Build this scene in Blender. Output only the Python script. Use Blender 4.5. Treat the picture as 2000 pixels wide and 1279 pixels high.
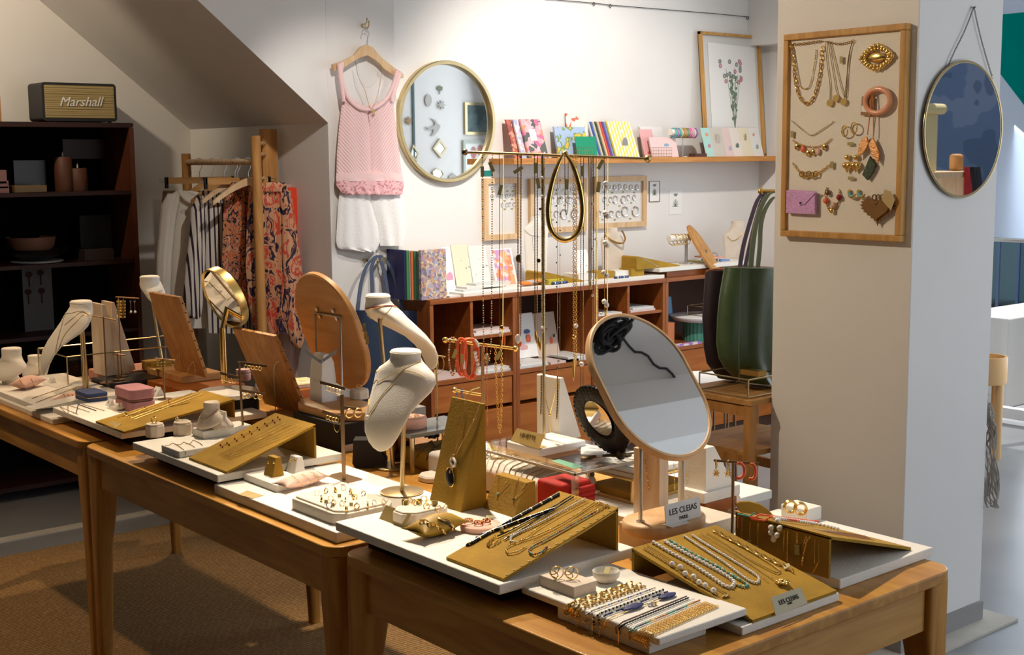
import bpy,bmesh,math,random
from math import sin,cos,pi,radians
from mathutils import Vector,Matrix
V3 = Vector
from mathutils.bvhtree import BVHTree
random.seed(7)
SC = bpy.context.scene
COL = SC.collection
for o in list(bpy.data.objects): bpy.data.objects.remove(o)

# -- camera
H = 1.57
FPX,PITCH,ROLL,YAW = 2547.4,0.129805984,-0.00851488527,0.877052791
CX,CY = 1000.0,639.5
def _basis():
    cp,sp = cos(PITCH),sin(PITCH)
    F = V3((0,cp,-sp)); R = V3((1,0,0)); U = V3((0,sp,cp))
    R,U = cos(ROLL)*R + sin(ROLL)*U,-sin(ROLL)*R + cos(ROLL)*U
    W = [V3((sin(YAW),cos(YAW),0)),V3((-cos(YAW),sin(YAW),0)),V3((0,0,1))]
    f = lambda a: V3([w.dot(a) for w in W])
    return f(R),f(U),f(F)
CR,CU,CF = _basis()
CAM = V3((0,0,H))
cam_d = bpy.data.cameras.new('camera'); cam = bpy.data.objects.new('camera',cam_d); COL.objects.link(cam)
cam_d.sensor_width = 36; cam_d.lens = FPX/2000*36; cam_d.clip_start = .05; cam_d.clip_end = 200
M = Matrix((CR,CU,-CF)).transposed().to_4x4(); M.translation = CAM
cam.matrix_world = M
SC.camera = cam

# -- exposure, world, lights
SC.view_settings.view_transform = 'Standard'; SC.view_settings.look = 'None'
SC.view_settings.gamma = 1; SC.view_settings.use_curve_mapping = False
SC.view_settings.exposure = 0.0
W = bpy.data.worlds.new('world'); SC.world = W; W.use_nodes = True
bg = W.node_tree.nodes['Background']; bg.inputs[0].default_value = (.60,.74,1.0,1); bg.inputs[1].default_value = .8
def spot(name,loc,to,power,color,size_deg=75,blend=.6,rad=.04):
    l = bpy.data.lights.new(name,'SPOT'); l.energy = power; l.color = color
    l.spot_size = radians(size_deg); l.spot_blend = blend; l.shadow_soft_size = rad
    o = bpy.data.objects.new(name,l); COL.objects.link(o); o.location = loc
    o.rotation_euler = (V3(to)-V3(loc)).to_track_quat('-Z','Y').to_euler(); return o
def area(name,loc,to,power,color,sx,sy):
    l = bpy.data.lights.new(name,'AREA'); l.energy = power; l.color = color
    l.shape = 'RECTANGLE'; l.size = sx; l.size_y = sy
    o = bpy.data.objects.new(name,l); COL.objects.link(o); o.location = loc
    o.rotation_euler = (V3(to)-V3(loc)).to_track_quat('-Z','Y').to_euler(); return o
sun_d = bpy.data.lights.new('sun','SUN'); sun_d.energy = 5; sun_d.angle = radians(.6); sun_d.color = (1,.96,.9)
sun = bpy.data.objects.new('sun',sun_d); COL.objects.link(sun); sun.rotation_euler = V3((-.42,.10,-.9)).to_track_quat('-Z','Y').to_euler()
WARM = (1.0,.70,.42); SOFT = (1.0,.84,.66); COOL = (.86,.93,1.0)
CEIL = 2.95
spot('spot_table_near',(2.1,2.9,2.85),(1.75,1.8,.8),260,SOFT,64)
spot('spot_table_middle',(2.45,3.7,2.85),(1.75,3.0,.8),210,(1,.80,.56),60)
spot('spot_table_far',(2.35,5.0,2.0),(1.7,4.2,.8),44,WARM,84)
spot('spot_rug',(.7,4.4,2.85),(1.3,4.7,0),85,WARM,60)
spot('spot_pillar_board',(1.2,3.9,2.75),(3.4,2.5,1.6),150,(1,.82,.6),46)
spot('spot_pier_top',(2.5,3.3,2.85),(3.3,5.0,1.35),105,(1,.92,.84),42)
spot('spot_back_wall',(3.9,3.5,2.88),(4.9,5.15,.85),190,(1,.91,.82),86)
spot('spot_far_wall',(1.4,5.3,2.8),(2.1,6.4,2.3),62,(1,.82,.6),80)
area('daylight_front_window',(4.6,-1.1,1.6),(4.2,3,1.4),52,COOL,3.4,2.4)
area('daylight_side_window',(6.85,3.0,1.5),(4,3.4,1.0),44,COOL,1.8,2.4)

# -- pixel -> point on a real plane
def ray(x,y): return (x-CX)*CR + (CY-y)*CU + FPX*CF
def PZ(x,y,z): r = ray(x,y); return CAM + r*((z-H)/r.z)
def PX(x,y,X): r = ray(x,y); return CAM + r*(X/r.x)
def PY(x,y,Y): r = ray(x,y); return CAM + r*(Y/r.y)
def PP(x,y,p0,n): r = ray(x,y); return CAM + r*((V3(p0)-CAM).dot(n)/r.dot(n))
VH = V3((CF.x,CF.y,0)).normalized()
RH = V3((VH.y,-VH.x,0))
def PF(x,y,B,off=0): return PP(x,y,V3(B)-VH*off,VH)       # on the upright plane through B square to the view

# -- materials
MATS = {}
def _n(nt,t,**k):
    n = nt.nodes.new(t)
    for a,b in k.items(): setattr(n,a,b)
    return n
def mat(name,col,rough=.6,metal=0,bump=0,bscale=60,var=0,vscale=8,sheen=0,trans=0,spec=None,coat=0):
    if name in MATS: return MATS[name]
    m = bpy.data.materials.new(name); m.use_nodes = True; nt = m.node_tree; b = nt.nodes['Principled BSDF']
    c = (*col,1); b.inputs['Base Color'].default_value = c; b.inputs['Roughness'].default_value = rough
    b.inputs['Metallic'].default_value = metal
    if sheen: b.inputs['Sheen Weight'].default_value = sheen
    if trans: b.inputs['Transmission Weight'].default_value = trans
    if coat: b.inputs['Coat Weight'].default_value = coat
    if spec is not None: b.inputs['Specular IOR Level'].default_value = spec
    tc = _n(nt,'ShaderNodeTexCoord')
    if var:
        no = _n(nt,'ShaderNodeTexNoise'); no.inputs['Scale'].default_value = vscale; no.inputs['Detail'].default_value = 5
        nt.links.new(tc.outputs['Object'],no.inputs['Vector'])
        r = _n(nt,'ShaderNodeValToRGB'); e = r.color_ramp.elements
        e[0].position = .3; e[1].position = .7
        e[0].color = (*[max(0,v*(1-var)) for v in col],1); e[1].color = (*[min(1,v*(1+var)) for v in col],1)
        nt.links.new(no.outputs['Fac'],r.inputs[0]); nt.links.new(r.outputs[0],b.inputs['Base Color'])
    if bump:
        no = _n(nt,'ShaderNodeTexNoise'); no.inputs['Scale'].default_value = bscale; no.inputs['Detail'].default_value = 4
        nt.links.new(tc.outputs['Object'],no.inputs['Vector'])
        bp = _n(nt,'ShaderNodeBump'); bp.inputs['Strength'].default_value = bump; bp.inputs['Distance'].default_value = .002
        nt.links.new(no.outputs['Fac'],bp.inputs['Height']); nt.links.new(bp.outputs[0],b.inputs['Normal'])
    MATS[name] = m; return m
def wood(name,c1,c2,axis='y',scale=14,rough=.45,coat=0):
    m = bpy.data.materials.new(name); m.use_nodes = True; nt = m.node_tree; b = nt.nodes['Principled BSDF']
    tc = _n(nt,'ShaderNodeTexCoord'); mp = _n(nt,'ShaderNodeMapping')
    s = {'x': (.12,1,1),'y': (1,.12,1),'z': (1,1,.12)}[axis]
    mp.inputs['Scale'].default_value = [v*scale for v in s]
    nt.links.new(tc.outputs['Object'],mp.inputs[0])
    no = _n(nt,'ShaderNodeTexNoise'); no.inputs['Scale'].default_value = 3; no.inputs['Detail'].default_value = 8; no.inputs['Distortion'].default_value = .8
    nt.links.new(mp.outputs[0],no.inputs['Vector'])
    r = _n(nt,'ShaderNodeValToRGB'); e = r.color_ramp.elements; e[0].position = .35; e[1].position = .65
    e[0].color = (*c1,1); e[1].color = (*c2,1)
    nt.links.new(no.outputs['Fac'],r.inputs[0]); nt.links.new(r.outputs[0],b.inputs['Base Color'])
    b.inputs['Roughness'].default_value = rough; b.inputs['Specular IOR Level'].default_value = .3
    if coat: b.inputs['Coat Weight'].default_value = coat
    bp = _n(nt,'ShaderNodeBump'); bp.inputs['Strength'].default_value = .12; bp.inputs['Distance'].default_value = .002
    nt.links.new(no.outputs['Fac'],bp.inputs['Height']); nt.links.new(bp.outputs[0],b.inputs['Normal'])
    MATS[name] = m; return m
def patt(name,cols,scale=30,kind='voronoi',rough=.7,stretch=(1,1,1),warp=.0):
    """printed pattern: hard patches of the given colours"""
    m = bpy.data.materials.new(name); m.use_nodes = True; nt = m.node_tree; b = nt.nodes['Principled BSDF']
    tc = _n(nt,'ShaderNodeTexCoord'); mp = _n(nt,'ShaderNodeMapping'); mp.inputs['Scale'].default_value = stretch
    nt.links.new(tc.outputs['Object'],mp.inputs[0]); src = mp.outputs[0]
    if warp:
        nz = _n(nt,'ShaderNodeTexNoise'); nz.inputs['Scale'].default_value = scale*.6
        nt.links.new(src,nz.inputs['Vector'])
        ad = _n(nt,'ShaderNodeMixRGB'); ad.blend_type = 'ADD'; ad.inputs[0].default_value = warp
        nt.links.new(src,ad.inputs[1]); nt.links.new(nz.outputs['Color'],ad.inputs[2]); src = ad.outputs[0]
    if kind == 'voronoi':
        t = _n(nt,'ShaderNodeTexVoronoi'); t.inputs['Scale'].default_value = scale
        nt.links.new(src,t.inputs['Vector']); sp = _n(nt,'ShaderNodeSeparateColor'); nt.links.new(t.outputs['Color'],sp.inputs[0]); out = sp.outputs[0]
    elif kind == 'noise':
        t = _n(nt,'ShaderNodeTexNoise'); t.inputs['Scale'].default_value = scale; t.inputs['Detail'].default_value = 3
        nt.links.new(src,t.inputs['Vector']); mr = _n(nt,'ShaderNodeMapRange'); mr.inputs[1].default_value = .28; mr.inputs[2].default_value = .72
        nt.links.new(t.outputs['Fac'],mr.inputs[0]); out = mr.outputs[0]
    else:
        t = _n(nt,'ShaderNodeTexWave'); t.inputs['Scale'].default_value = scale; t.inputs['Distortion'].default_value = warp*6
        t.inputs['Detail'].default_value = 0
        nt.links.new(mp.outputs[0],t.inputs['Vector']); out = t.outputs['Fac']
        if kind == 'wavez': t.bands_direction = 'Z'
        if kind == 'waved': t.bands_direction = 'DIAGONAL'
    r = _n(nt,'ShaderNodeValToRGB'); r.color_ramp.interpolation = 'CONSTANT'; e = r.color_ramp.elements
    while len(e) < len(cols): e.new(.5)
    n = len(cols); tot = sum((c[3] if len(c) > 3 else 1) for c in cols); a = 0
    for i,c in enumerate(cols):
        e[i].position = a/tot; a += (c[3] if len(c) > 3 else 1)
    for i,c in enumerate(cols): e[i].color = (*c[:3],1)
    nt.links.new(out,r.inputs[0]); nt.links.new(r.outputs[0],b.inputs['Base Color']); b.inputs['Roughness'].default_value = rough
    MATS[name] = m; return m
def glass(name,col=(1,1,1),alpha=.18,rough=.02):
    m = bpy.data.materials.new(name); m.use_nodes = True; nt = m.node_tree; nt.nodes.clear()
    o = _n(nt,'ShaderNodeOutputMaterial'); mx = _n(nt,'ShaderNodeMixShader'); t = _n(nt,'ShaderNodeBsdfTransparent'); g = _n(nt,'ShaderNodeBsdfGlossy')
    t.inputs[0].default_value = (*col,1); g.inputs['Roughness'].default_value = rough
    fr = _n(nt,'ShaderNodeFresnel'); fr.inputs[0].default_value = 1.45
    ma = _n(nt,'ShaderNodeMath',operation='MULTIPLY'); ma.inputs[1].default_value = .45
    nt.links.new(fr.outputs[0],ma.inputs[0])
    nt.links.new(ma.outputs[0],mx.inputs[0]); nt.links.new(t.outputs[0],mx.inputs[1]); nt.links.new(g.outputs[0],mx.inputs[2]); nt.links.new(mx.outputs[0],o.inputs[0])
    MATS[name] = m; return m

def translucent(name,col):
    m = bpy.data.materials.new(name); m.use_nodes = True; nt = m.node_tree; nt.nodes.clear(); o = _n(nt,'ShaderNodeOutputMaterial'); mx = _n(nt,'ShaderNodeMixShader'); a = _n(nt,'ShaderNodeBsdfDiffuse'); b = _n(nt,'ShaderNodeBsdfTranslucent')
    for q in (a,b): q.inputs[0].default_value = (*col,1)
    mx.inputs[0].default_value = .6; nt.links.new(a.outputs[0],mx.inputs[1]); nt.links.new(b.outputs[0],mx.inputs[2]); nt.links.new(mx.outputs[0],o.inputs[0]); return m
m_wall = mat('plaster_white',(.78,.76,.73),.85,bump=.15,bscale=25,var=.03,vscale=2)
m_ceil = mat('plaster_ceiling',(.76,.75,.73),.9,bump=.1,bscale=18)
m_floor = mat('polished_concrete',(.26,.265,.27),.28,var=.22,vscale=1.3,bump=.03,bscale=8)
m_base = mat('grey_plinth_paint',(.30,.29,.28),.7)
m_strip = mat('pale_cement',(.55,.52,.46),.8,var=.1,vscale=9)
m_oak = wood('oak_table',(.40,.175,.026),(.57,.29,.055),'y',9,.38,.15)
m_oakx = wood('oak_table_cross',(.43,.20,.036),(.61,.33,.08),'x',9,.38,.15)
m_oakz = wood('oak_leg',(.36,.15,.022),(.53,.26,.05),'z',9,.42)
m_lightw = wood('light_beech',(.62,.40,.21),(.74,.52,.30),'z',10,.5)
m_frame = wood('frame_oak',(.46,.23,.06),(.60,.33,.10),'z',14,.5)
m_honey = wood('honey_wood',(.42,.19,.05),(.58,.29,.09),'z',12,.5)
m_honeyx = wood('honey_wood_x',(.45,.22,.065),(.60,.32,.11),'x',12,.5)
m_cab = wood('cabinet_teak',(.25,.065,.010),(.34,.10,.016),'x',9,.45)
m_drawer = wood('drawer_teak',(.32,.085,.010),(.42,.13,.018),'x',7,.45)
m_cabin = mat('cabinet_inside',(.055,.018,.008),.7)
m_darkcab = wood('dark_cabinet',(.030,.009,.004),(.050,.015,.007),'x',8,.5)  # wood tone lowered to carry the shade of that corner
m_darkin = mat('dark_cabinet_shade',(.006,.0035,.0025),.95,spec=.1)  # near-black colour standing in for the shade inside the compartments
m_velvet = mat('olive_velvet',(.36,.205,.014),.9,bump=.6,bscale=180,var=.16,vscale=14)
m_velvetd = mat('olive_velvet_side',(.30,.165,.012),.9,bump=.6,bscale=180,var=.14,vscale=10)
m_tray = mat('cream_velour',(.82,.79,.72),.9,bump=.5,bscale=240,var=.04,vscale=12)
m_bust = mat('bust_linen',(.84,.80,.71),.8,bump=.25,bscale=300)
m_beige = mat('beige_velvet',(.68,.58,.47),.9,bump=.3,bscale=200,var=.06,vscale=20)
m_pink = mat('pink_velvet',(.80,.50,.40),.9,bump=.3,bscale=150,var=.08,vscale=18)
m_mauve = mat('mauve_velvet',(.42,.19,.21),.85,bump=.3,bscale=150,var=.15,vscale=12)
m_navy = mat('navy_velvet',(.035,.06,.17),.8,bump=.2,bscale=150)
m_red = mat('red_velvet',(.42,.012,.008),.75,bump=.3,bscale=120,var=.2,vscale=15)
m_gold = mat('gold',(.95,.66,.22),.24,1)
m_gold2 = mat('old_gold',(.72,.50,.18),.34,1)
m_brass = mat('brass',(.58,.46,.25),.32,1)
m_bronze = mat('bronze',(.26,.17,.10),.38,1)
m_silver = mat('silver',(.80,.80,.80),.25,1)
m_steel = mat('steel',(.55,.54,.52),.3,1)
m_mirror = mat('mirror_glass',(.93,.95,.96),.015,1)
m_black = mat('black_lacquer',(.008,.006,.005),.35)
m_blackm = mat('black_matt',(.012,.010,.010),.8)
m_pearl = mat('pearl',(.86,.82,.76),.22,0,coat=.5)
m_white = mat('white_paper',(.84,.83,.80),.8)
m_marble = mat('white_marble',(.85,.82,.77),.3,var=.05,vscale=8,coat=.2)
m_card = mat('kraft_gold_card',(.42,.30,.10),.55,var=.06,vscale=30)
m_cardl = mat('champagne_card',(.58,.50,.30),.45)
m_tag = mat('olive_tag',(.36,.30,.11),.6)
m_ink = mat('ink',(.05,.045,.04),.8)
m_coral = mat('coral_bead',(.90,.16,.06),.35)
m_turq = mat('turquoise_bead',(.12,.48,.42),.4)
m_navyb = mat('navy_bead',(.02,.035,.12),.3)
m_blackb = mat('black_bead',(.012,.014,.02),.25)
m_greyb = mat('grey_violet_bead',(.24,.21,.27),.3)
m_copper = mat('copper_chain',(.62,.33,.16),.32,1)
m_paleb = mat('pale_green_bead',(.62,.72,.60),.3)
m_redb = mat('garnet_bead',(.30,.02,.03),.25)
m_blueb = mat('blue_bead',(.10,.17,.55),.3)
m_glass = glass('clear_glass')
m_acryl = glass('acrylic',(.97,.98,.98),.35)

# -- mesh builder
WV = {}
class MB:
    def __init__(s): s.v = []; s.f = []; s.m = []
    def add(s,vs,fs,mi=0):
        k = len(s.v); s.v += [V3(v) for v in vs]; s.f += [tuple(i+k for i in f) for f in fs]; s.m += [mi]*len(fs)
    def box(s,a,b,mi=0):
        (x0,y0,z0),(x1,y1,z1) = a,b
        s.hexa([(x0,y0,z0),(x1,y0,z0),(x1,y1,z0),(x0,y1,z0),(x0,y0,z1),(x1,y0,z1),(x1,y1,z1),(x0,y1,z1)],mi); return s
    def hexa(s,p,mi=0):
        s.add(p,[(0,3,2,1),(4,5,6,7),(0,1,5,4),(1,2,6,5),(2,3,7,6),(3,0,4,7)],mi); return s
    def prism(s,poly,ext,mi=0):
        n = len(poly); e = V3(ext); p = [V3(q) for q in poly]
        s.add(p+[q+e for q in p],[tuple(range(n))[::-1],tuple(range(n,2*n))]+[(i,(i+1) % n,n+(i+1) % n,n+i) for i in range(n)],mi); return s
    def obox(s,c,ax,ay,az,mi=0):     # centre and three half vectors
        c,ax,ay,az = map(Vector,(c,ax,ay,az))
        s.hexa([c-ax-ay-az,c+ax-ay-az,c+ax+ay-az,c-ax+ay-az,c-ax-ay+az,c+ax-ay+az,c+ax+ay+az,c-ax+ay+az],mi); return s
    def tube(s,pts,r,n=6,mi=0,closed=False,cap=True):
        pts = [V3(p) for p in pts]; N = len(pts)
        if N < 2: return s
        rs = r if isinstance(r,(list,tuple)) else [r]*N
        up = None; V = []
        for i,p in enumerate(pts):
            if closed: t = pts[(i+1) % N]-pts[i-1]
            else: t = pts[min(i+1,N-1)]-pts[max(i-1,0)]
            if t.length < 1e-9: t = V3((0,0,1))
            t.normalize()
            if up is None:
                a = V3((0,0,1)) if abs(t.z) < .9 else V3((1,0,0)); up = (a-t*a.dot(t)).normalized()
            else:
                up = up-t*up.dot(t)
                up = up.normalized() if up.length > 1e-6 else t.orthogonal().normalized()
            w = t.cross(up)
            V += [p+(up*cos(2*pi*k/n)+w*sin(2*pi*k/n))*rs[i] for k in range(n)]
        F = []
        for i in range(N if closed else N-1):
            j = (i+1) % N
            F += [(i*n+k,i*n+(k+1) % n,j*n+(k+1) % n,j*n+k) for k in range(n)]
        if cap and not closed: F += [tuple(range(n))[::-1],tuple(range((N-1)*n,N*n))]
        s.add(V,F,mi); return s
    def cyl(s,a,b,r,n=16,mi=0,r2=None): return s.tube([a,b],[r,r if r2 is None else r2],n,mi)
    def sph(s,c,r,mi=0,nu=8,nv=5,sc=(1,1,1)):
        c = V3(c); V = [c+V3((0,0,r*sc[2]))]; F = []
        for j in range(1,nv):
            th = pi*j/nv
            V += [c+V3((r*sc[0]*sin(th)*cos(2*pi*k/nu),r*sc[1]*sin(th)*sin(2*pi*k/nu),r*sc[2]*cos(th))) for k in range(nu)]
        V.append(c-V3((0,0,r*sc[2]))); L = len(V)-1
        for k in range(nu): F.append((0,1+k,1+(k+1) % nu))
        for j in range(nv-2):
            a = 1+j*nu; F += [(a+k,a+nu+k,a+nu+(k+1) % nu,a+(k+1) % nu) for k in range(nu)]
        a = 1+(nv-2)*nu; F += [(a+k,L,a+(k+1) % nu) for k in range(nu)]
        s.add(V,F,mi); return s
    def loft(s,rings,mi=0,cap=True,closed=False):
        n = len(rings[0]); V = [p for r in rings for p in r]; F = []
        R = len(rings)
        for i in range(R if closed else R-1):
            j = (i+1) % R; F += [(i*n+k,i*n+(k+1) % n,j*n+(k+1) % n,j*n+k) for k in range(n)]
        if cap and not closed: F += [tuple(range(n))[::-1],tuple(range((R-1)*n,R*n))]
        s.add(V,F,mi); return s
    def lathe(s,c,prof,n=28,mi=0,sy=1):
        c = V3(c)
        return s.loft([[c+V3((r*cos(2*pi*k/n),r*sy*sin(2*pi*k/n),z)) for k in range(n)] for r,z in prof],mi)
    def torus(s,c,R,r,u,v,n=20,k=6,mi=0,a0=0,a1=2*pi,ry=None):
        c,u,v = V3(c),V3(u).normalized(),V3(v).normalized(); ry = ry or R
        full = abs(a1-a0-2*pi) < 1e-6
        N = n if full else n+1
        P = [c+u*R*cos(a0+(a1-a0)*i/n)+v*ry*sin(a0+(a1-a0)*i/n) for i in range(N)]
        return s.tube(P,r,k,mi,closed=full)
    def build(s,name,mats,parent=None,smooth=None,origin=None,bevel=0):
        if not isinstance(mats,(list,tuple)): mats = [mats]
        if parent is not None: org = PL[parent.name]
        elif origin is not None: org = V3(origin)
        else:
            xs = [v.x for v in s.v]; ys = [v.y for v in s.v]; zs = [v.z for v in s.v]
            org = V3(((min(xs)+max(xs))/2,(min(ys)+max(ys))/2,min(zs)))
        me = bpy.data.meshes.new(name); me.from_pydata([v-org for v in s.v],[],s.f)
        for m in mats: me.materials.append(m)
        if len(mats) > 1: me.polygons.foreach_set('material_index',s.m)
        bm = bmesh.new(); bm.from_mesh(me); bmesh.ops.recalc_face_normals(bm,faces=bm.faces)
        if smooth is not None:
            for f in bm.faces: f.smooth = True
            for e in bm.edges:
                if len(e.link_faces) == 2 and e.calc_face_angle(0) > radians(smooth): e.smooth = False
        bm.to_mesh(me); bm.free()
        o = bpy.data.objects.new(name,me); COL.objects.link(o)
        if parent is not None: o.parent = parent
        else: o.location = org
        PL[o.name] = org
        WV[o.name] = (s.v,s.f)
        if bevel:
            md = o.modifiers.new('bevel','BEVEL'); md.width = bevel; md.segments = 3; md.limit_method = 'ANGLE'; md.angle_limit = radians(40)
            for p in me.polygons: p.use_smooth = True
            md2 = o.modifiers.new('wn','WEIGHTED_NORMAL'); md2.keep_sharp = True
        return o
PL = {}
def tag(o,label,cat,group=None,kind=None):
    o['label'] = label
    if cat: o['category'] = cat
    if group: o['group'] = group
    if kind: o['kind'] = kind
    return o
def thing(name,label,cat,loc,group=None):
    o = bpy.data.objects.new(name,None); COL.objects.link(o); o.location = loc; o.empty_display_size = .02
    PL[o.name] = V3(loc); return tag(o,label,cat,group)
def struct(o): o['kind'] = 'structure'; return o
def lab(o,l): o['label'] = l; return o

# surfaces to lay things on
_bvh = {}
def on(objs,off=.002):
    if not isinstance(objs,(list,tuple)): objs = [objs]
    trees = []
    for o in objs:
        if o.name not in _bvh:
            v,f = WV[o.name]; _bvh[o.name] = BVHTree.FromPolygons([tuple(a) for a in v],f)
        trees.append(_bvh[o.name])
    def fn(x,y,extra=0):
        r = ray(x,y).normalized(); best = None
        for t in trees:
            h = t.ray_cast(CAM,r)
            if h[0] is not None and (best is None or h[3] < best[3]): best = h
        if best is None:       # just past the edge: the nearest point of the surface
            o = trees[0]; c = PL[objs[0].name]; p = CAM+r*(c-CAM).length
            for k in range(3):
                h = min((t.find_nearest(p) for t in trees),key=lambda q: q[3]); p = CAM+r*max(.1,(h[0]-CAM).dot(r))
            best = h
        n = best[1]
        if n.dot(r) > 0: n = -n
        return best[0]+n*(off+extra)
    return fn
def polyline(px,step=5.0):
    out = []
    P = [V3((a,b,0)) for a,b in px]
    if len(P) > 2:
        Q = [P[0]]+P+[P[-1]]
        for i in range(1,len(Q)-2):
            n = max(1,int((Q[i+1]-Q[i]).length/step))
            for k in range(n):
                t = k/n; a,b,c,d = Q[i-1],Q[i],Q[i+1],Q[i+2]
                out.append(.5*((2*b)+(c-a)*t+(2*a-5*b+4*c-d)*t*t+(3*b-a-3*c+d)*t**3))
        out.append(P[-1])
    else:
        n = max(1,int((P[1]-P[0]).length/step))
        out = [P[0].lerp(P[1],k/n) for k in range(n+1)]
    return [(p.x,p.y) for p in out]
def resample(pts,d):
    out = [pts[0].copy()]; acc = 0
    for a,b in zip(pts,pts[1:]):
        L = (b-a).length
        while acc+L >= d and L > 1e-9:
            t = (d-acc)/L; a = a.lerp(b,t); out.append(a.copy()); L = (b-a).length; acc = 0
        acc += L
    return out
def chain_mb(mb,pts,style,r,mi=0,cyc=None,gap=1.0):
    """style: cord | chain | beads | links | discs"""
    if len(pts) < 2: return
    if style == 'cord': mb.tube(resample(pts,max(r*3,.004)),r,6,mi)
    elif style == 'chain':
        q = resample(pts,r*2.2); mb.tube(q,[r*(1.25 if i % 2 else .6) for i in range(len(q))],4,mi)
    elif style == 'beads':
        q = resample(pts,r*2.05*gap)
        for i,p in enumerate(q): mb.sph(p,r,cyc[i % len(cyc)] if cyc else mi,7,4)
    elif style == 'discs':
        q = resample(pts,r*.9)
        for i in range(len(q)-1):
            m = cyc[i % len(cyc)] if cyc else mi; k = .97 if i % 2 else .86
            mb.tube([q[i],q[i].lerp(q[i+1],.92)],r*k,8,m)
    elif style == 'links':
        q = resample(pts,r*2.6)
        for i in range(len(q)-1):
            t = (q[i+1]-q[i]).normalized(); s_ = t.cross(V3((0,0,1)))
            if s_.length < .1: s_ = RH.copy()
            s_.normalize(); w = t.cross(s_) if i % 2 else s_
            mb.torus((q[i]+q[i+1])/2,r*1.75,r*.34,t,w,10,4,mi,ry=r)
def project(px,fn,extra=0,step=5.0):
    out = []
    for x,y in polyline(px,step):
        p = fn(x,y,extra) if extra else fn(x,y)
        if p is not None: out.append(p)
    return out
def jewel(name,label,cat,px,fn,style='chain',r=.0008,mats=None,cyc=None,group=None,gap=1,parent=None,extra=0):
    mats = mats or [m_gold]; mb = MB()
    paths = px if isinstance(px[0][0],(tuple,list)) else [px]
    for p in paths:
        q = project(p,fn,extra)
        if len(q) > 1: chain_mb(mb,q,style,r,0,cyc,gap)
    if not mb.v: print('EMPTY',name,label); return None
    o = mb.build(name,mats,parent,smooth=60)
    if parent is None: tag(o,label,cat,group)
    return o
def text(s,size,org,xd,yd,m,parent,depth=.0004,name='lettering',shear=0,align='CENTER',extrude=None):
    cu = bpy.data.curves.new('t','FONT'); cu.body = s; cu.size = size; cu.align_x = align; cu.align_y = 'CENTER'
    cu.extrude = depth; cu.shear = shear; cu.resolution_u = 3
    t = bpy.data.objects.new('t',cu); COL.objects.link(t)
    dg = bpy.context.evaluated_depsgraph_get(); me = bpy.data.meshes.new_from_object(t.evaluated_get(dg))
    bpy.data.objects.remove(t)
    xd,yd = V3(xd).normalized(),V3(yd).normalized(); zd = xd.cross(yd)
    mb = MB(); mb.add([V3(org)+xd*v.co.x+yd*v.co.y+zd*(v.co.z+depth) for v in me.vertices],[tuple(p.vertices) for p in me.polygons])
    bpy.data.meshes.remove(me)
    return mb.build(name,m,parent)
def ell(px_c,px_a,px_b,depth_pt):
    """tilted disc seen as an ellipse: centre, end of long axis, end of short axis (pixels) on the upright plane through depth_pt.
    the disc's normal points towards the short axis end given. returns centre, unit long axis, unit short axis in the disc plane, normal, radius"""
    c = PF(*px_c,depth_pt); v = (c-CAM).normalized()
    a = PP(*px_a,c,v)-c; b = PP(*px_b,c,v)-c
    R = a.length; ratio = min(.99,b.length/R); a.normalize(); b = (b-a*b.dot(a)).normalized()
    n = (b*math.sqrt(1-ratio*ratio) - v*ratio).normalized(); s_ = n.cross(a).normalized()
    return c,a,s_,n,R
def rrect(x0,y0,x1,y1,r,n=5):
    out = []
    for cx,cy,a in ((x1-r,y1-r,0),(x0+r,y1-r,90),(x0+r,y0+r,180),(x1-r,y0+r,270)):
        for k in range(n+1):
            t = radians(a+90*k/n); out.append((cx+r*cos(t),cy+r*sin(t)))
    return out
# -- the shell
YB,YP,YF,XS,XR,XW = 5.20,5.03,6.39,3.13,6.30,7.0
PX0,PX1,PY0,PY1 = 3.467,3.935,2.265,2.795
struct(MB().box((-2.5,-1.6,-.1),(XW+.1,6.6,0)).build('floor',m_floor))
struct(MB().box((.9,5.40,0),(3.1,5.47,.004)).build('trim_1',m_strip))
struct(MB().box((-2.5,-1.6,CEIL),(XW+.1,6.6,CEIL+.12)).build('ceiling',m_ceil))
struct(MB().box((XS+.37,YB,0),(XR+.1,YB+.12,CEIL)).build('wall_back',m_wall))
struct(MB().box((XS,YP,0),(XS+.37,YF,CEIL)).build('wall_pier',m_wall,bevel=.004))
struct(MB().box((-2.5,YF,0),(XS+.3,YF+.12,CEIL)).build('wall_left',m_wall))
# stair: sloping underside and the upright wall over it
s0 = PY(645,240,YP); s1 = PY(390,0,YP); sl = (s1.z-s0.z)/(s1.x-s0.x)
zt = lambda x: s0.z+(x-XS)*sl
xt = XS+(CEIL-s0.z)/sl
mb = MB(); mb.prism([(XS,YP,zt(XS)),(XS,YP,CEIL),(xt,YP,CEIL)],(0,YF-YP,0)); struct(mb.build('ceiling_stair',m_wall))
# end wall beside the shelf, with the boxed beam above
struct(MB().box((XR,4.2,0),(XR+.12,YB,CEIL)).build('wall_right',m_wall))
struct(MB().box((XR-.13,4.3,PY(1500,84,5.0).z),(XR,YB,CEIL)).build('trim_2',m_wall))
struct(MB().box((XR,4.2,0),(XW,4.3,CEIL)).build('wall_window_return',m_wall))
struct(MB().box((PX0,PY0,0),(PX1,PY1,CEIL)).build('wall_pillar',m_wall,bevel=.004))
b = MB(); b.box((PX0-.012,PY0-.0,0),(PX0,PY1,.07)); b.box((PX0-.012,PY0-.012,0),(PX1+.0,PY0,.07)); struct(b.build('baseboard_pillar',m_base))
b = MB(); b.box((PX0-.10,PY0-.09,0),(PX1+.09,PY1+.05,.008)); struct(b.build('trim_3',m_strip))
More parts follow.
